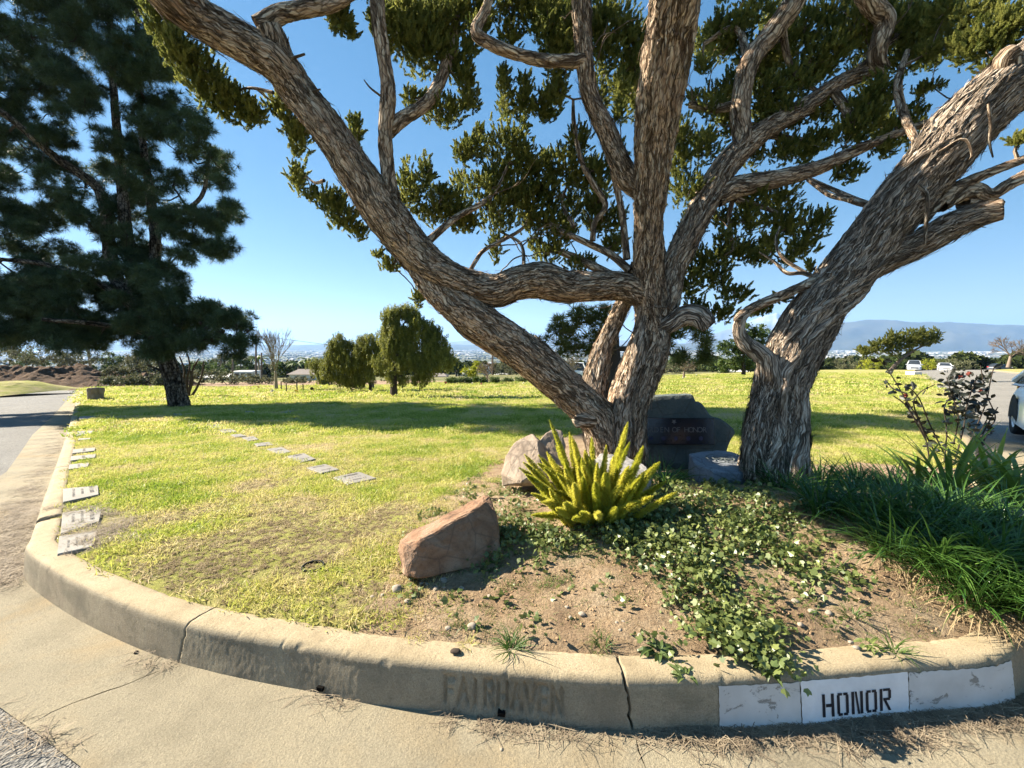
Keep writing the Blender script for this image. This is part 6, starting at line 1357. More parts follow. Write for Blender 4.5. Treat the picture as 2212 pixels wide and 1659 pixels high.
lily(1985, 1050, 14, .58, .034, 'small strap-leaved lily at the back edge of the lily turf', 4)
rb = G(2070, 1000); DR = float((rb - CAM) @ FWD)
rose = thing('rose_bush', rb, 'sparse thorny rose bush with leaves coloured as backlit silhouettes and dried blooms', 'plant')
stems = [[(2010, 1010), (2000, 950), (1980, 900), (1955, 860), (1925, 810), (1895, 770)], [(2010, 960), (1975, 880), (1985, 850), (2020, 830)], [(2040, 1000), (2045, 930), (2040, 880), (2060, 850)], [(2060, 1005), (2080, 930), (2090, 870), (2105, 830), (2110, 810)], [(2075, 1005), (2110, 920), (2130, 870), (2140, 820), (2148, 790)], [(2085, 1005), (2115, 940), (2135, 900)], [(2100, 1010), (2135, 930), (2150, 900), (2130, 850), (2118, 790)], [(2110, 960), (2140, 905), (2155, 880)], [(2030, 1000), (1995, 930), (1965, 890)], [(2050, 1000), (2010, 920), (1985, 860), (1955, 830)], [(1960, 850), (1930, 840), (1912, 820)], [(2060, 960), (2070, 900), (2055, 850), (2045, 815)], [(2090, 870), (2060, 830), (2062, 800)], [(2000, 950), (1960, 880), (1930, 855)]]
leafpts = []
for k, s in enumerate(stems):
    rows = [(x, y, DR + .25 * math.sin(k * 1.7) * (1 - i / len(s)), 3.2 - 1.7 * i / len(s)) for i, (x, y) in enumerate(s)]; v, f, uv = tube(V4(rows), 6, .02); obj('stem', mesh('stem', v, f, uv, True), M['bark_dark'], rose)
    c = resample(catmull(V4(rows), 6), .05)[0]; leafpts += [q[:3] for q in c[len(c) // 4:]]
lm = MB(); lm.add([(0, 0, 0), (.012, .014, .003), (.016, .03, 0), (.010, .046, -.003), (0, .056, -.008), (-.010, .046, -.003), (-.016, .03, 0), (-.012, .014, .003), (0, .028, -.004)], [[k, (k + 1) % 8, 8] for k in range(8)])
leaf_me = lm.mesh('leaf'); leaf_me.materials.append(M['rose'])
for k in range(300):
    q = leafpts[rng.integers(len(leafpts))] if k < 150 else P(rng.uniform(2040, 2135), rng.uniform(800, 900), DR + rng.normal() * .12); q = q + rng.normal(size=3) * .022; o = obj('leaf', leaf_me, None, rose); o.matrix_parent_inverse = Matrix.Identity(4); o.location = Vector(q) - rose.location; o.rotation_euler = tuple(rng.uniform(0, 6.28, 3)); o.scale = (rng.uniform(1.0, 1.9),) * 3
for x, y in ((2094, 808), (1955, 855), (2075, 815), (2120, 845), (2104, 870)):
    b = MB()
    for k in range(14): b.add(blade_tri(np.zeros(3), rv(1)[0] + np.array([0, 0, .5]), .035, .018), BF)
    o = obj('dried_bloom', b.mesh('dried_bloom'), M['bloom'], rose); o.matrix_parent_inverse = Matrix.Identity(4); o.location = Vector(P(x, y, DR)) - rose.location
# weeds: grass tufts and leafy rosettes one can pick apart
def weed(x, y, n, ln, w, label, mat='weed', up=(.7, 1.45), name='grass_tuft', cat='grass tuft'):
    g = G(x, y); m = MB()
    for k in range(n):
        a = rng.uniform(0, 6.28); v, f = strap(np.array([.018 * math.cos(a), .018 * math.sin(a), -.012]), a + rng.normal() * .6, ln * rng.uniform(.55, 1.15), w, rng.uniform(*up), 5, rng.uniform(.4, 1.1)); m.add(v, f)
    o = obj(name, m.mesh(name), M[mat]); o.location = g; return tag(o, label, cat)
weed(1105, 1400, 60, .12, .004, 'green grass tuft hanging over the kerb edge above the engraved letters')
weed(1700, 1190, 90, .14, .003, 'tall fine green grass tuft standing in the ivy below the leaning juniper')
weed(1785, 1165, 34, .12, .0035, 'thin grass tuft between the ivy and the lily turf')
weed(1770, 1235, 40, .11, .004, 'broad-bladed grass tuft on the soil path beside the lily turf')
weed(1840, 1330, 36, .09, .004, 'flattened grass tuft on bare soil above the painted kerb')
weed(1930, 1400, 40, .11, .004, 'grass tuft leaning over the kerb above the word HONOR')
weed(1735, 1320, 26, .07, .004, 'short grass tuft beside a pebble below the lily turf')
weed(1000, 1230, 50, .10, .005, 'lush grass tuft at the foot of the brown stone slab')
weed(1010, 1390, 24, .06, .003, 'stubby dry-green grass tuft at the inner kerb edge', 'blade')
weed(960, 1330, 40, .05, .003, 'low thin grass tuft on the soil left of the pebbles', 'blade')
weed(1060, 1225, 40, .09, .005, 'grass tuft against the right end of the brown stone slab')
weed(1180, 1330, 30, .06, .003, 'sparse grass tuft on open soil between scattered pebbles')
weed(1300, 1390, 36, .07, .003, 'thin grass tuft on soil just left of the kerb crack')
weed(1560, 1200, 50, .12, .003, 'upright grass tuft rising from the middle of the ivy')
def rosette(x, y, n, ln, w, label): return weed(x, y, n, ln, w, label, 'ivy', (.25, .8), 'leafy_weed', 'weed')
rosette(1420, 1400, 12, .08, .026, 'leafy rosette weed in the soil close behind the kerb crack')
rosette(1160, 1240, 14, .06, .018, 'small pale leafy weed right of the brown stone slab')
rosette(1660, 1440, 12, .07, .026, 'leafy weed draped over the kerb at the end of the ivy')
rosette(1875, 1385, 12, .05, .016, 'small leafy weed in bare soil above the painted kerb')
rosette(1480, 1455, 10, .06, .022, 'single ivy-like sprout creeping onto the kerb top')
# pebbles
def pebble(x, y, r, label=None, mat='pebble', flat=.6, ground=L, add=0.0):
    g = G(x, y, ground, add); D = float((g - CAM) @ FWD); rad = r * D / F * .72; bm = bmesh.new(); bmesh.ops.create_icosphere(bm, subdivisions=2, radius=rad)
    s = rng.uniform(0, 50)
    for v in bm.verts:
        k = 1 + .38 * float(pn(np.array([[v.co.x / rad + s, v.co.y / rad, v.co.z / rad]]))[0]); v.co *= k; v.co.z *= flat; v.co.x *= 1.2
    me = bpy.data.meshes.new('pebble'); bm.to_mesh(me); bm.free(); me.polygons.foreach_set('use_smooth', [True] * len(me.polygons))
    o = obj('pebble', me, M[mat]); o.location = g + np.array([0, 0, rad * flat * .35]); o.rotation_euler = (0, 0, rng.uniform(0, 6)); 
    return tag(o, label, 'stone') if label else tag(o, 'small rounded pale pebble lying on the bare soil of the bed', 'pebble', 'pebbles on the soil')
pebble(858, 1275, 15, 'knobbly white stone casting a shadow on the soil below the brown slab', flat=.8)
pebble(985, 1408, 13, 'dark weathered wood chip lying on the kerb back edge', 'bark_dark', .4)
pebble(957, 1255, 12, 'greyish stone at the foot of the brown stone slab')
for x, y, r in ((805, 1290, 7), (826, 1287, 7), (880, 1300, 9), (941, 1273, 9), (910, 1261, 7), (922, 1262, 6), (997, 1272, 8), (960, 1270, 5), (1057, 1288, 6), (1020, 1355, 14), (968, 1358, 9), (1258, 1328, 10), (1225, 1312, 6), (1232, 1334, 6), (1333, 1345, 7), (1345, 1344, 8), (1340, 1362, 6), (1382, 1374, 8), (1345, 1310, 6), (1755, 1322, 10), (1790, 1325, 10), (1730, 1350, 9), (1838, 1388, 7), (1850, 1400, 9), (1718, 1300, 10), (1205, 1295, 5)): pebble(x, y, r)
for x, y, r in ((965, 1706, 8),): pass
pebble(1083, 1620, 5, 'lone white pebble on the concrete below the engraved letters', ground=T, add=.004)
pebble(294, 1410, 5, 'dark seed cone lying on the concrete close to the kerb', 'bark_dark', .8, T, .004)
# sunken ring in the lawn
g = G(676, 1225); m = MB(); an = np.linspace(0, 2 * np.pi, 41)
for r0, z0, r1, z1 in ((.062, .012, .056, .012), (.056, .012, .055, -.05), (.062, .012, .062, -.05)):
    V = []
    for a in an: V += [(r0 * math.cos(a), r0 * math.sin(a), z0), (r1 * math.cos(a), r1 * math.sin(a), z1)]
    m.add(V, [[2 * i, 2 * i + 1, 2 * i + 3, 2 * i + 2] for i in range(40)])
o = obj('vase_ring', m.mesh('vase_ring'), M['black_plastic']); o.location = g; tag(o, 'black plastic ring sunk in the dry lawn', 'ring')

# ------------------------------------------------------------------ flat grave markers
def marker(corners, label, rows=3, group=None, across=False):
    """corners on the photo grid: near-left, near-right, far-right, far-left"""
    c = np.array([G(x, y) for x, y in corners]); ctr = c.mean(0); t = thing('grave_marker', ctr, label, 'grave marker', group)
    up = np.array([0, 0, 1.0]); lift = .018; inn = .94; n4 = range(4); V = np.vstack([c - up * .06, c + up * (lift - .006), (c - ctr) * .965 + ctr + up * lift]) - 0
    obj('slab', mesh('slab', V, [[k, (k + 1) % 4, 4 + (k + 1) % 4, 4 + k] for k in n4] + [[4 + k, 4 + (k + 1) % 4, 8 + (k + 1) % 4, 8 + k] for k in n4] + [[8, 9, 10, 11]]), M['granite'], t)
    a, b, d = (c[0], c[3] - c[0], c[1] - c[0]) if not across else (c[0], c[1] - c[0], c[3] - c[0])
    # b: reading direction along the slab, d: from the foot of the text to its head
    m = MB()
    for r in range(rows):
        v0 = .26 + .5 * (rows - 1 - r) / max(1, rows - 1) if rows > 1 else .45; L_ = rng.uniform(.4, .62); u = .5 - L_ / 2; hgt = .12 if r == 0 else .07
        while u < .5 + L_ / 2:
            w = rng.uniform(.02, .045)
            if rng.random() > .2:
                for (p0, p1, q0, q1) in ((0, .3, 0, 1), (.7, 1, 0, 1), (0, 1, rng.choice([0, .42, .8]), 0)):
                    q1 = q1 or q0 + .2; Q = [a + b * (u + w * uu) + d * (v0 + hgt * vv) + up * (lift + .0035) for uu, vv in ((p0, q0), (p1, q0), (p1, q1), (p0, q1))]; m.add(Q, [[0, 1, 2, 3]])
            u += w * 1.35
    obj('inscription', m.mesh('inscription'), M['inscription'], t)
    e1, e2 = c[1] - c[0], c[3] - c[0]; MARK_RECT.append((ctr[:2], np.linalg.norm(e1) / 2 + .03, np.linalg.norm(e2) / 2 + .03, math.atan2(e1[1], e1[0])))
KG = 'flat markers along the left kerb'
marker([(124, 1203), (200, 1186), (212, 1150), (128, 1163)], 'flat stone grave marker half covered by dry needles, at the curve of the left kerb', 3, KG)
marker([(131, 1158), (215, 1131), (222, 1098), (135, 1112)], 'flat grave marker streaked with needles beside the gap in the left kerb', 3, KG)
marker([(136, 1089), (214, 1072), (213, 1052), (137, 1059)], 'clean pale grave marker with clear lettering just past the gap in the left kerb', 3, KG)
marker([(148, 1017), (190, 1011), (194, 1002), (150, 1006)], 'small grave marker partly overgrown, first of a close-set trio along the left kerb', 1, KG)
marker([(152, 998), (206, 991), (208, 983), (154, 988)], 'narrow grave marker in the middle of a close-set trio along the left kerb', 1, KG)
marker([(156, 982), (205, 976), (207, 969), (158, 973)], 'narrow grave marker furthest along of a close-set trio on the left kerb', 1, KG)
marker([(165, 944), (200, 938), (203, 931), (168, 933)], 'small pale grave marker beside the left kerb, just outside the pine shade', 0, KG)
marker([(168, 953), (195, 951), (196, 948), (170, 949)], 'nearly buried grave marker beside the left kerb', 0, KG)
marker([(170, 907), (208, 904), (208, 899), (172, 901)], 'shaded pale grave marker beside the left kerb under the pine', 0, KG)
DG = 'flat markers in the diagonal row'
marker([(752, 1050), (814, 1036), (776, 1022), (720, 1034)], 'largest flat grave marker, at the bed end of the diagonal row', 3, DG, True)
marker([(694, 1025), (733, 1017), (703, 1005), (662, 1013)], 'flat grave marker second from the bed end of the diagonal row', 2, DG, True)
marker([(649, 1002), (682, 994), (656, 981), (620, 988)], 'pinkish flat grave marker third from the bed end of the diagonal row', 2, DG, True)
marker([(603, 984), (629, 978), (609, 968), (576, 972)], 'flat grave marker fourth from the bed end of the diagonal row', 1, DG, True)
marker([(557, 966), (594, 963), (580, 957), (548, 960)], 'narrow flat grave marker fifth from the bed end of the diagonal row', 1, DG, True)
marker([(535, 955), (559, 951), (548, 944), (523, 947)], 'flat grave marker sixth from the bed end of the diagonal row', 1, DG, True)
marker([(508, 946), (533, 944), (520, 939), (498, 941)], 'flat grave marker seventh from the bed end of the diagonal row', 0, DG, True)
marker([(485, 937), (512, 934), (500, 927), (470, 929)], 'flat grave marker at the edge of the pine shade in the diagonal row', 1, DG, True)
marker([(460, 926), (490, 924), (478, 917), (448, 919)], 'grey grave marker just inside the pine shade in the diagonal row', 1, DG, True)
marker([(378, 900), (396, 899), (390, 893), (374, 894)], 'dark grave marker close to the foot of the big pine', 0, DG, True)
FG = 'small far markers on the lawn'
for cc in ([(610, 894), (632, 894), (628, 890), (608, 891)], [(530, 893), (552, 892), (548, 889), (527, 889)], [(684, 886), (704, 886), (700, 882), (682, 882)], [(625, 909), (650, 909), (643, 905), (620, 905)], [(390, 852), (402, 852), (400, 849), (388, 849)]): marker(cc, 'tiny pale grave marker out in the middle of the lawn', 0, FG)
for x, y in ((300, 863), (320, 869), (545, 873), (620, 870), (430, 1010)):
    pass
# ------------------------------------------------------------------ things further away
# tree-stump shaped urn block by the left kerb
g = G(207, 864); Ds = float((g - CAM) @ FWD); k = Ds / F
rows = [(206, 870, Ds, 25), (206, 860, Ds, 24), (206, 850, Ds, 24), (207, 842, Ds, 26), (207, 838, Ds, 25)]
st = thing('stump', g, 'short grey tree-stump block standing by the left kerb', 'stump')
limb('body', rows, st, M['stump'], 40, .03, lobes=[(5, .07, 0, 0), (3, .08, 1, 0)], bark=.04, lump=.12, seed=3.)
bx = MB(); c = P(218, 845, Ds); bx.box(c, (.12, .14, .2), .3); obj('knot', bevel(bx.mesh('knot'), .04, 2), M['stump'], st)
# multi-stem shrub behind the pine
gs = G(408, 858); Dq = float((gs - CAM) @ FWD); sh = thing('bare_shrub', gs, 'dark many-stemmed bare shrub growing behind the pine trunk', 'shrub')
for q in ([(405, 862), (396, 835), (398, 800), (388, 770)], [(407, 862), (412, 825), (418, 795), (430, 775)], [(410, 862), (425, 838), (436, 810), (440, 780)], [(406, 862), (404, 820), (410, 790), (405, 765)], [(408, 850), (416, 820), (410, 800)]):
    v, f, uv = tube(V4([(x, y, Dq, 5.5 - 3.5 * i / 4) for i, (x, y) in enumerate(q)]), 7, .06); obj('stem', mesh('stem', v, f, uv, True), M['bark_dark'], sh)
# four thin stakes round a plot
for x, y, t in ((608, 845, 824), (619, 848, 828), (642, 847, 824), (655, 847, 829)):
    g = G(x, y); D = float((g - CAM) @ FWD); b = MB(); h = (y - t) * D / F; b.box((0, 0, h / 2), (.05, .05, h)); o = obj('stake', bevel(b.mesh('stake'), .01, 1), M['steel']); o.location = g; tag(o, 'thin dark stake marking a plot near the bare sapling', 'stake', 'stakes round a plot')
# flower tributes
def tribute(x, y, size, mat, label, group='flower tributes on the lawn'):
    g = G(x, y); D = float((g - CAM) @ FWD); r = size * D / F; t = thing('flower_tribute', g, label, 'flowers', group); b = MB(); p = MB()
    p.add(*tube([[*g, r * .25], [*(g + np.array([0, 0, r * .8])), r * .4]], 8, r * .4)[:2]); obj('vase', p.mesh('vase'), M['steel'], t)
    for k in range(26): b.add(blade_tri(g + np.array([0, 0, r * .7]), rv(1)[0] + np.array([0, 0, .6]), r * 1.1, r * .5), BF)
    obj('blooms', b.mesh('blooms'), M[mat], t)
for x, y, s, mt in ((305, 835, 4, 'flower_red'), (349, 836, 5, 'bark_dark'), (373, 837, 6, 'bark_dark'), (510, 841, 3, 'flower_red'), (558, 839, 3, 'flower_red'), (675, 846, 6, 'bark_dark'), (588, 849, 5, 'flower_white'), (640, 850, 5, 'flower_yellow'), (804, 848, 5, 'bark_dark'), (787, 842, 5, 'flower_white'), (693, 838, 3, 'flower_white'), (963, 831, 4, 'flower_red'), (1020, 831, 3, 'flower_white'), (1040, 832, 3, 'flower_pink'), (1086, 832, 3, 'bark_dark'), (1130, 831, 3, 'flower_white'), (1480, 818, 3, 'flower_white'), (1504, 813, 3, 'flower_white'), (560, 862, 3, 'bark_dark'), (270, 877, 2.5, 'bark_dark'), (303, 873, 2.5, 'bark_dark'), (1475, 819, 3, 'flower_white')):
    nm = {'flower_red': 'small red flower tribute in a vase on the lawn', 'flower_white': 'small white flower tribute in a vase on the lawn', 'flower_pink': 'small pink flower tribute on the lawn near the hedges', 'flower_yellow': 'small yellow flower tribute among the plot stakes', 'bark_dark': 'small wilted dark flower bunch in a vase on the lawn'}[mt]
    wh = 'near the stump block' if x < 450 else 'near the plot stakes' if x < 700 else 'under the weeping trees' if x < 900 else 'in front of the clipped hedges' if x < 1200 else 'behind the plaque stone'
    nm = {'flower_red': 'small red', 'flower_white': 'small white', 'flower_pink': 'small pink', 'flower_yellow': 'small yellow', 'bark_dark': 'small wilted dark'}[mt] + ' flower tribute on the lawn ' + wh
    tribute(x, y, s, mt, nm, nm[6:])
# bench under the weeping trees
g = G(785, 841); D = float((g - CAM) @ FWD); k = D / F; bn = thing('bench', g, 'plain dark bench under the weeping trees', 'bench')
for (dx, dy, dz, sx, sy, sz, nm) in ((0, 0, .42, 1.5, .4, .07, 'seat'), (-.55, 0, .2, .08, .35, .4, 'leg'), (.55, 0, .2, .08, .35, .4, 'leg')):
    b = MB(); b.box((0, 0, 0), (sx, sy, sz)); o = obj(nm, bevel(b.mesh(nm), .012, 1), M['wood_grey'], bn); o.matrix_parent_inverse = Matrix.Identity(4); o.location = (dx, dy, dz)
# clipped hedges
def hedge(x0, x1, y, h, label, group=None):
    g = G((x0 + x1) / 2, y); D = float((g - CAM) @ FWD); k = D / F; w = (x1 - x0) * k; H = h * k; n = int(w * H * 26 + 40); t = thing('hedge', g, label, 'hedge', group)
    q = np.column_stack([rng.uniform(-w / 2, w / 2, n), rng.uniform(-.5, .5, n), rng.uniform(.05, H, n)]); ax = np.argmax(np.abs(q / np.array([w / 2, .5, H])), 1)
    b = MB(); b.box(g + np.array([0, 0, H * .44]), (w * .9, .8, H * .8)); obj('core', bevel(b.mesh('core'), .05, 1), M['green'], t)
    scatter('leaves', PR['green'], g + q, rng.uniform(0, 6.28, (n, 3)), rng.uniform(.4, .7, n), None, t)
for i, (x0, x1, y, h) in enumerate(((964, 996, 829, 12), (998, 1021, 828, 12), (1024, 1034, 828, 12), (1037, 1050, 829, 13), (1060, 1078, 828, 11), (1085, 1108, 827, 10), (1115, 1135, 826, 10))): hedge(x0, x1, y, h, 'low clipped hedge block ' + ['furthest left, in front of the white gabled house', 'left of the lime-yellow tree', 'small, just right of the lime-yellow tree', 'between the lime-yellow tree and the leafless twiggy tree', 'right of the leafless twiggy tree', 'wide, behind the low sloping limb', 'at the right end of the hedge row'][i].replace('furthest left, ', ''), 'clipped hedge blocks')
# utility poles and wire
def pole(x, yt, yb, D, label, arm=True):
    t = thing('utility_pole', P(x, yb, D), label, 'pole'); v, f, uv = tube(V4([(x, yb, D, 4.2), (x, (yb + yt) / 2, D, 3.8), (x, yt, D, 3.2)]), 10, 1.0); obj('post', mesh('post', v, f, uv, True), M['wood_grey'], t)
    if arm:
        b = MB(); b.box(P(x, yt + 5, D), (1.6, .12, .12)); obj('crossarm', b.mesh('crossarm'), M['wood_grey'], t)
pole(553, 722, 822, 62, 'tall wooden utility pole with a crossarm left of the bare sapling')
pole(565, 762, 822, 60, 'shorter wooden pole beside the tall utility pole', False)
pole(478, 770, 818, 70, 'thin wooden pole behind the lower boughs of the pine', False); pole(503, 775, 820, 68, 'thin wooden pole near the parked trailers', False)
pole(1064, 748, 812, 90, 'distant pole behind the leafless twiggy tree', False)
wv = V4([(553, 724, 62, .7), (640, 736, 70, .7), (760, 748, 85, .7), (1000, 760, 120, .7)]); v, f, uv = tube(wv, 5, 3.0)
tag(obj('power_line', mesh('power_line', v, f, uv), M['steel']), 'single power line sagging right from the tall utility pole', 'wire')
# houses beyond the lawn
def house(x0, x1, yb, ht, D, label, roof, wall='white_wall', rise=.35, wins=4):
    w = (x1 - x0) * D / F; H = ht * D / F; g = P((x0 + x1) / 2, yb, D); t = thing('house', g, label, 'house'); dp = w * .6; eave = H * (1 - rise)
    def part(nm, v, f, mt): o = obj(nm, mesh(nm, np.array(v, float), f), M[mt], t); o.matrix_parent_inverse = Matrix.Identity(4); return o
    b = MB(); b.box((0, 0, eave / 2 - 1), (w * .94, dp, eave + 2)); o = obj('wall', b.mesh('wall'), M[wall], t); o.matrix_parent_inverse = Matrix.Identity(4)
    r_ = w / 2 * 1.04; d2 = dp / 2 * 1.12; part('roof', [(-r_, -d2, eave - .05), (r_, -d2, eave - .05), (r_, d2, eave - .05), (-r_, d2, eave - .05), (-r_ * .72, 0, H), (r_ * .72, 0, H)], [[0, 1, 5, 4], [1, 2, 5], [2, 3, 4, 5], [3, 0, 4], [0, 3, 2, 1]], roof)
    for i in range(wins):
        xx = -w * .4 + w * .8 * (i + .5) / wins; q = MB(); q.box((xx, -dp / 2 - .03, eave * .55), (w * .8 / wins * .42, .08, eave * .36)); o = obj('window', q.mesh('window'), M['window'], t); o.matrix_parent_inverse = Matrix.Identity(4)
        q = MB(); q.box((xx, -dp / 2 - .06, eave * .36), (w * .8 / wins * .5, .12, eave * .04)); o2 = obj('sill', q.mesh('sill'), M['white_wall'], o); o2.matrix_parent_inverse = Matrix.Identity(4)
house(636, 722, 824, 27, 66, 'white bungalow with grey hipped roof behind the bare sapling', 'roof_grey')
house(488, 540, 822, 15, 72, 'low pale-roofed bungalow left of the utility poles', 'roof_white', wins=3)
house(440, 486, 822, 12, 80, 'distant flat pale-roofed shed glimpsed below the pine', 'roof_white', wins=2)
house(900, 968, 820, 14, 78, 'white low house behind the tallest weeping tree', 'roof_grey', wins=4)
house(984, 1012, 818, 22, 86, 'white gabled house behind the lime-yellow tree', 'roof_grey', wins=2)
house(1068, 1100, 816, 10, 95, 'low white building behind the clipped hedges', 'roof_white', wins=3)
house(1560, 1612, 806, 7, 80, 'long low white wall-like building at the crest of the far lawn', 'roof_white', wins=5)
# caravan near the poles
g = P(536, 822, 64); cv = thing('caravan', g, 'white parked caravan between the utility poles and the bare sapling', 'caravan'); w = 46 * 64 / F
b = MB(); b.box((0, 0, .75), (w, 2.2, 1.5)); o = obj('body', bevel(b.mesh('body'), .3, 3), M['roof_white'], cv); o.matrix_parent_inverse = Matrix.Identity(4)
for dx in (-.9, 0, .9):
    b = MB(); b.box((dx, -1.11, .95), (.6, .05, .4)); o = obj('window', b.mesh('window'), M['window'], cv); o.matrix_parent_inverse = Matrix.Identity(4)
# vehicles
def car(loc, rotz, paint, label, kind='sedan', scale=1.0, group=None):
    t = thing('car', loc, label, 'car', group, rotz); Wd = 1.8; suv = kind == 'suv'
    def put(nm, me, mt): o = obj(nm, me, M[mt], t); o.matrix_parent_inverse = Matrix.Identity(4); return o
    xs = np.array([-2.25, -2.2, -1.9, -1.0, 0, .9, 1.5, 2.0, 2.22, 2.27]); top = np.array([.55, .85, .95, .98, .98, .96, .90, .80, .68, .5]) + (.12 if suv else 0); half = np.array([.70, .80, .88, .90, .9, .9, .88, .84, .74, .66])
    th = np.linspace(0, np.pi, 15); V = []
    for x, tz, hw in zip(xs, top, half):
        for a in th: 
            cy, sy = math.cos(a), math.sin(a); V.append((x, hw * np.sign(cy) * abs(cy) ** .35, .22 + (tz - .22) * abs(sy) ** .5))
    n = len(th); f = [[i * n + j, i * n + j + 1, (i + 1) * n + j + 1, (i + 1) * n + j] for i in range(len(xs) - 1) for j in range(n - 1)] + [list(range(n))[::-1], [(len(xs) - 1) * n + j for j in range(n)]]
    put('body', mesh('body', np.array(V), f, None, True), paint)
    R_ = 1.45 + (.25 if suv else 0); cx = np.array([-2.0, -1.45, -.6, .2, .95]) if not suv else np.array([-2.15, -1.85, -.6, .3, .95]); ch = np.array([.9, R_ - .08, R_, R_ - .03, .93]); cw = np.array([.78, .66, .62, .64, .8]); V = []
    for x, tz, hw in zip(cx, ch, cw):
        for a in th: cy, sy = math.cos(a), math.sin(a); V.append((x, hw * np.sign(cy) * abs(cy) ** .4 + (0.1 * np.sign(cy) * (1 - abs(sy))), .86 + max(.02, tz - .86) * abs(sy) ** .45))
    f = [[i * n + j, i * n + j + 1, (i + 1) * n + j + 1, (i + 1) * n + j] for i in range(len(cx) - 1) for j in range(n - 1)]
    put('cabin', mesh('cabin', np.array(V), f, None, True), 'window')
    rf = [(x, s * w * .93, z) for x, w, z in ((cx[1], .64, R_ - .05), (cx[2], .62, R_ + .012), (cx[3], .62, R_ - .012)) for s in (-1, 1)]; put('roof', mesh('roof', np.array(rf), [[0, 1, 3, 2], [2, 3, 5, 4]], None, True), paint)
    for s in (-1, 1):
        for x0, z0, x1, z1 in ((cx[1] + .05, R_ - .1, cx[0] + .05, .95), (cx[3], R_ - .05, cx[4], .95), (-.45, R_ - .02, -.45, .95)):
            v, f2, uv = tube([[x0, s * .64, z0, .04], [x1, s * .84, z1, .05]], 6, .3); put('pillar', mesh('pillar', v, f2, uv), paint)
        for x in (-1.38, 1.42):
            an = np.linspace(0, 2 * np.pi, 25)[:-1]; V = [(x + r * math.cos(a), s * y, .33 + r * math.sin(a)) for (r, y) in ((.2, .88), (.31, .9), (.335, .86), (.335, .68)) for a in an]; w_ = put('wheel', mesh('wheel', np.array(V), [[i * 24 + j, i * 24 + (j + 1) % 24, (i + 1) * 24 + (j + 1) % 24, (i + 1) * 24 + j] for i in range(3) for j in range(24)], None, True), 'tyre')
            V = [(x + r * math.cos(a), s * y, .33 + r * math.sin(a)) for (r, y) in ((.205, .885), (.17, .87), (.05, .9), (.0, .9)) for a in an]; rm = obj('rim', mesh('rim', np.array(V), [[i * 24 + j, i * 24 + (j + 1) % 24, (i + 1) * 24 + (j + 1) % 24, (i + 1) * 24 + j] for i in range(3) for j in range(24)]), M['rim'], w_); rm.matrix_parent_inverse = Matrix.Identity(4)
            V = [(x + r * math.cos(a), s * y, .33 + r * math.sin(a)) for (r, y) in ((.40, .905), (.0, .903)) for a in np.linspace(-.15, np.pi + .15, 20)]; put('wheel_arch', mesh('wheel_arch', np.array(V), [[j, j + 1, 20 + j + 1, 20 + j] for j in range(19)]), 'tyre')
        b = MB(); b.box((2.12, s * .62, .68 + (.1 if suv else 0)), (.2, .34, .13)); put('headlight', bevel(b.mesh('headlight'), .03, 2), 'lamp_glass')
        b = MB(); b.box((-2.18, s * .62, .78), (.12, .3, .16)); put('tail_light', bevel(b.mesh('tail_light'), .02, 2), 'red_glass')
        b = MB(); b.box((.75, s * .98, 1.0), (.14, .2, .12)); put('mirror', bevel(b.mesh('mirror'), .03, 2), paint)
    b = MB(); b.box((2.24, 0, .52), (.08, .9, .16)); put('grille', b.mesh('grille'), 'tyre'); b = MB(); b.box((2.25, 0, .33), (.06, .5, .11)); put('number_plate', b.mesh('number_plate'), 'white_wall')
    t.scale = (scale,) * 3; return t
def ground_at(x, y): return (x, y, float(T(x, y)))
pc = P(1974, 795, 72); car((pc[0], pc[1], float(T(pc[0], pc[1]))), R(-131), 'car_silver', 'silver sports utility vehicle coming up the far end of the right road', 'suv')
pc = P(2040, 796, 76); car((pc[0], pc[1], float(T(pc[0], pc[1])) - .2), R(-129), 'car_white', 'white sedan on the far end of the right road', 'sedan')
pc = P(2160, 792, 90); car((pc[0], pc[1], float(T(pc[0], pc[1]))), R(10), 'car_dark', 'dark car parked beyond the bare tree on the verge', 'sedan')
pc = G(2300, 985, T); car(((pc[0] + 2.12) * .86 + .14, (pc[1] + 1.0) * .86, pc[2]), R(228), 'car_white', 'white car parked at the edge of the right road, behind the lilies', 'sedan')
pc = G(1236, 826); car((pc[0], pc[1] + 6, float(T(pc[0], pc[1] + 6)) + .1), R(170), 'car_white', 'small white car glimpsed behind the low sloping limb', 'suv')
pc = P(1030, 821, 70); car((pc[0], pc[1], float(T(pc[0], pc[1])) + .2), R(180), 'car_silver', 'pale van-like car parked behind the lime-yellow tree', 'suv')
# white concrete block at the lawn corner by the right road
g = G(1973, 810); D = float((g - CAM) @ FWD); b = MB(); b.box((0, 0, .1), (16 * D / F, .9, .4)); o = obj('concrete_block', bevel(b.mesh('concrete_block'), .03, 2), M['roof_white']); o.location = g; tag(o, 'low white concrete block at the lawn corner by the right road', 'block')
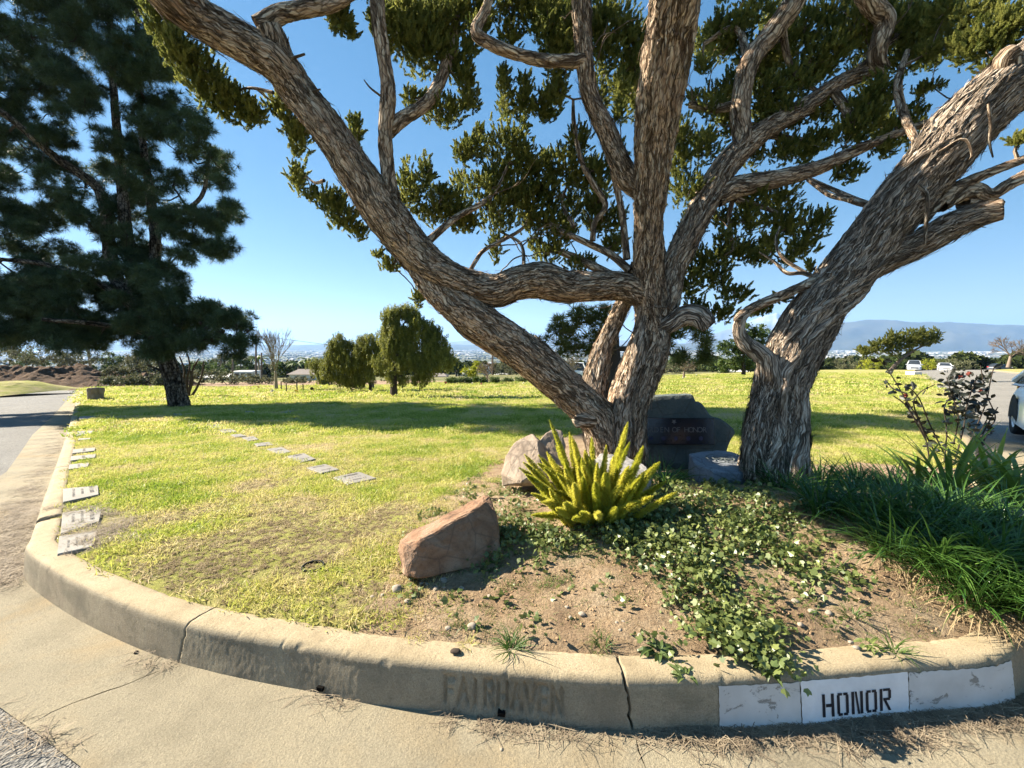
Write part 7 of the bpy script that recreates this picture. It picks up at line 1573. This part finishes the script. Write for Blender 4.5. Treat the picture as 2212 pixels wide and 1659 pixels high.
# grassy hummock and dirt berm past the left road
def heap(name, x0, x1, yb, ht, D, depth, mat, seed, amp, label=None):
    w = (x1 - x0) * D / F; H = ht * D / F; c = P((x0 + x1) / 2, yb, D); nx, ny = 150, 50; U, Vv = np.meshgrid(np.linspace(-1, 1, nx), np.linspace(-1, 1, ny)); sh = np.clip(1 - np.abs(U) ** 3, 0, 1) * np.clip(1 - Vv ** 2, 0, 1) ** .7
    q = np.stack([U * w / 2, Vv * depth / 2, 0 * U], -1); nz = fbm((q / 2.2 + seed).reshape(-1, 3), 5).reshape(U.shape) + .5 * np.abs(fbm((q / .7 + seed).reshape(-1, 3), 3).reshape(U.shape)) * (amp > .2); z = H * sh * (1 + amp * nz) - .3 + sh * nz * amp * .6
    Vt = np.stack([c[0] + q[..., 0], c[1] + q[..., 1], c[2] + z], -1).reshape(-1, 3); i, j = np.meshgrid(np.arange(ny - 1), np.arange(nx - 1), indexing='ij'); a = (i * nx + j).ravel()
    return obj(name, mesh(name, Vt, np.stack([a, a + 1, a + nx + 1, a + nx], 1), None, True), M[mat])
structure(heap('hillock', -90, 96, 836, 20, 27, 5, 'ground', 2., .15))
structure(heap('dirt_mound', -160, 300, 828, 34, 44, 9, 'berm', 5., .34)); structure(heap('dirt_mound', 200, 400, 832, 24, 40, 7, 'berm', 9., .42))
# scrub and rough shrubs between lawn and houses
def shrub(x, yb, rx, ry, D, kind, label, sc=1.0, group='rough shrubs past the lawn'):
    g = P(x, yb, D); k = D / F; t = thing('shrub', g, label, 'shrub', group); n = int(np.clip(rx * ry * k * k * 16, 30, 420)); c = g + np.array([0, 0, ry * k * .8]); q, d = blob_points(c, rx * k, ry * k, rx * k, n, .5); q[:, 2] = np.maximum(q[:, 2], g[2])
    scatter('foliage', PR[kind], q, rng.uniform(0, 6.28, (n, 3)), rng.uniform(.6, 1.1, n) * sc, None, t); segs = [[[*g, .05], [*((g + c) / 2 + rng.normal(size=3) * .2), .04], [*q[rng.integers(n)], .02]] for z in range(5)]; twigs('stems', segs, t, M['bark_dark'], 5, .6); return t
for i, (x, yb, rx, ry, D, kd) in enumerate(((300, 805, 36, 26, 46, 'scrub'), (345, 815, 30, 24, 42, 'scrub'), (250, 812, 20, 10, 44, 'scrub'), (440, 826, 34, 14, 44, 'scrub'), (500, 827, 36, 11, 44, 'scrub'), (560, 827, 30, 8, 44, 'scrub'), (640, 826, 34, 6, 46, 'scrub'), (760, 826, 40, 7, 48, 'scrub'), (860, 824, 40, 6, 50, 'scrub'), (90, 785, 40, 22, 60, 'scrub'), (20, 790, 30, 20, 60, 'scrub'), (180, 790, 40, 18, 60, 'scrub'), (470, 815, 20, 18, 58, 'green'), (520, 820, 16, 18, 72, 'green'), (285, 829, 26, 9, 36, 'scrub'), (330, 830, 24, 10, 36, 'scrub'), (362, 829, 22, 12, 37, 'scrub'), (235, 828, 18, 6, 36, 'scrub'))):
    shrub(x, yb, rx, ry, D, kd, {'scrub': 'grey-green rough shrub ' + ('behind the dirt mound at the road end' if x < 260 else 'between the dirt mound and the pine' if x < 400 else 'on waste ground left of the bare sapling' if x < 600 else 'along the dirt track behind the weeping trees'), 'green': 'leafy green shrub among the sheds past the lawn'}[kd], 1.3, {'scrub': 'rough shrubs ' + ('behind the mound' if x < 260 else 'beside the mound' if x < 400 else 'by the sapling' if x < 600 else 'along the track'), 'green': 'green shrubs by the sheds'}[kd])
for x, yb, rx, ry, D, kd, lb in ((1880, 797, 26, 14, 75, 'lime', 'yellow-green bush under the windswept juniper'), (2005, 797, 12, 12, 78, 'lime', 'small yellow-green bush between the two oncoming cars'), (2062, 796, 34, 12, 85, 'scrub', 'low olive bush beside the white oncoming sedan'), (1845, 798, 40, 16, 90, 'scrub', 'grey-green thicket beyond the crest of the lawn'), (1935, 798, 20, 16, 80, 'green', 'green bush behind the windswept juniper'), (1565, 808, 9, 9, 60, 'green', 'round clipped bush at the crest of the far lawn'), (1160, 818, 40, 16, 85, 'rust', 'rusty-leaved thicket behind the low sloping limb'), (1100, 812, 34, 16, 90, 'scrub', 'grey thicket behind the clipped hedges'), (1460, 812, 40, 16, 80, 'scrub', 'grey-green thicket behind the plaque stone')):
    shrub(x, yb, rx, ry, D, kd, lb, 1.6, None)
# palms
def palm(x, yb, yt, D, label):
    g = P(x, yb, D); k = D / F; t = thing('palm_tree', g, label, 'tree'); H = (yb - yt) * k; v, f, uv = tube([[*g, .22], [*(g + np.array([.1, 0, H * .5])), .17], [*(g + np.array([0, 0, H])), .14]], 8, .5); obj('trunk', mesh('trunk', v, f, uv, True), M['bark_pale'], t); m = MB(); top = g + np.array([0, 0, H])
    for a in np.linspace(0, 6.28, 17)[:-1]:
        v, f = strap(top, a, 2.6 * rng.uniform(.8, 1.1), .5, rng.uniform(.3, 1.1), 7, 1.0, -.3); m.add(v, f)
    obj('crown', m.mesh('crown'), M['green'], t)
palm(195, 812, 752, 62, 'palm with drooping fronds beyond the dirt mound'); palm(560, 822, 775, 74, 'palm beside the wooden poles'); palm(668, 822, 778, 80, 'palm behind the white bungalow'); palm(645, 822, 785, 84, 'short palm left of the palm behind the bungalow')
# far trees that can be told apart
for i, (x, yb, rx, ry, D, kd, lb) in enumerate(((70, 795, 34, 18, 95, 'green', 'green tree beyond the left part of the dirt mound'), (135, 798, 32, 16, 100, 'scrub', 'grey-green tree left of the palm beyond the dirt mound'), (240, 800, 36, 18, 95, 'green', 'green tree right of the palm beyond the dirt mound'), (300, 800, 30, 20, 90, 'scrub', 'grey-green tree beyond the right end of the dirt mound'), (440, 808, 30, 16, 95, 'green', 'green tree seen right of the pine trunk behind the sheds'), (480, 806, 26, 18, 105, 'scrub', 'grey-green tree behind the thin wooden poles'), (620, 815, 22, 16, 85, 'green', 'dark round tree behind the bare sapling'), (600, 812, 18, 14, 95, 'scrub', 'grey-green tree left of the bungalow palms'), (520, 806, 24, 22, 90, 'green', 'broad green tree behind the caravan'), (720, 800, 20, 16, 95, 'green', 'green tree above the bungalow roof'), (985, 812, 18, 20, 80, 'green', 'dark tree between the tallest weeping tree and the lime-yellow tree'), (1470, 800, 26, 18, 95, 'green', 'dark green tree beyond the far lawn behind the plaque stone'), (1690, 800, 20, 16, 90, 'green', 'dark tree hidden behind the leaning juniper'), (30, 770, 30, 24, 80, 'scrub', 'hazy tree behind the dirt mound at the road end'), (1100, 800, 20, 14, 110, 'scrub', 'grey tree beyond the hedges'), (1540, 803, 16, 12, 90, 'green', 'small tree at the crest of the far lawn'))):
    bgtree('far_tree', lb, x, yb, kd, fill([(x - rx, yb - ry * .4), (x - rx * .6, yb - ry * 1.6), (x, yb - ry * 2.1), (x + rx * .6, yb - ry * 1.6), (x + rx, yb - ry * .4)], 9, rx * .45, ry * .42, 30 + i), D=D, tw=3, scale=1.8)
# far valley: woods and roofs too many and too small to pick apart
def p_canopy():
    out = []
    for k in range(4):
        m = MB(); lob = rv(7) * np.array([.65, .65, .4]) + np.array([0, 0, .75])
        for j in range(230):
            c = lob[rng.integers(7)] + rv(1)[0] * .42; d = rv(1)[0]; s_ = np.cross(d, rv(1)[0]); s_ /= np.linalg.norm(s_); l = rng.uniform(.16, .3); m.add([c - d * l, c + s_ * l * .8, c + d * l, c - s_ * l * .8], [[0, 1, 2, 3]])
        out.append(proto(m, f'far_canopy_{k}', M['valley_tree']))
    return out
def far_pts(n, r0, r1, pw):
    r = r0 * (r1 / r0) ** (rng.uniform(size=n) ** pw); a = rng.uniform(-R(58), R(58), n); xy = np.column_stack([r * np.sin(a), r * np.cos(a)])
    z = T(xy[:, 0], xy[:, 1]) - .12 + smooth(150, 900, r) * 14 * pn(np.column_stack([xy / 700, 0 * r])); return np.column_stack([xy, z]), r
p, r = far_pts(22000, 150, 6000, .95); dn = fbm(np.column_stack([p[:, :2] / 420, 0 * r]), 3); kp_ = dn > -.2; p, r = p[kp_], r[kp_]; n = len(p)
o = scatter('valley_woods', p_canopy(), p, np.column_stack([np.zeros((n, 2)), rng.uniform(0, 6.28, n)]), rng.uniform(1.6, 3.6, n) * (1 + r / 4500)); tag(o, 'hazy mass of trees spread over the valley floor', 'woods')
hs = []
for k, (a, b_, c_) in enumerate(((1, .8, .32), (1.5, .9, .3), (2.6, 1.2, .4))):
    b = MB(); b.box((0, 0, c_ / 2), (a, b_, c_)); b.add([(-a * .52, -b_ * .52, c_), (a * .52, -b_ * .52, c_), (a * .52, b_ * .52, c_), (-a * .52, b_ * .52, c_), (-a * .4, 0, c_ * 1.5), (a * .4, 0, c_ * 1.5)], [[0, 1, 5, 4], [1, 2, 5], [2, 3, 4, 5], [3, 0, 4]]); me = b.mesh(f'far_roof_{k}'); me.materials.append(M['valley_house']); hs.append(me)
p, r = far_pts(8000, 900, 9000, .4); dn = fbm(np.column_stack([p[:, :2] / 600 + 9, 0 * r]), 3); kp_ = dn + (r > 4500) * .25 > .12; p, r = p[kp_], r[kp_]; n = len(p)
o = scatter('valley_town', hs, p, np.column_stack([np.zeros((n, 2)), rng.uniform(0, 6.28, n)]), rng.uniform(7, 13, n) * (1 + r / 5000)); tag(o, 'pale roofs of the far-off town on the valley floor', 'town')
add_grass(); add_cover(); add_litter()
# ------------------------------------------------------------------ haze
hb = MB(); hb.box((0, 3000, 530), (46000, 46000, 1280))
hm = bpy.data.materials.new('haze_air'); hm.use_nodes = True; hn = hm.node_tree; hn.nodes.remove(hn.nodes['Principled BSDF'])
pv_ = hn.nodes.new('ShaderNodeVolumePrincipled'); pv_.inputs['Density'].default_value = 6.0e-5; pv_.inputs['Color'].default_value = (0.36, 0.60, 1.0, 1)
pv_.inputs['Anisotropy'].default_value = 0.2
hn.links.new(pv_.outputs[0], hn.nodes['Material Output'].inputs['Volume'])
stuff(obj('haze', hb.mesh('haze'), hm))
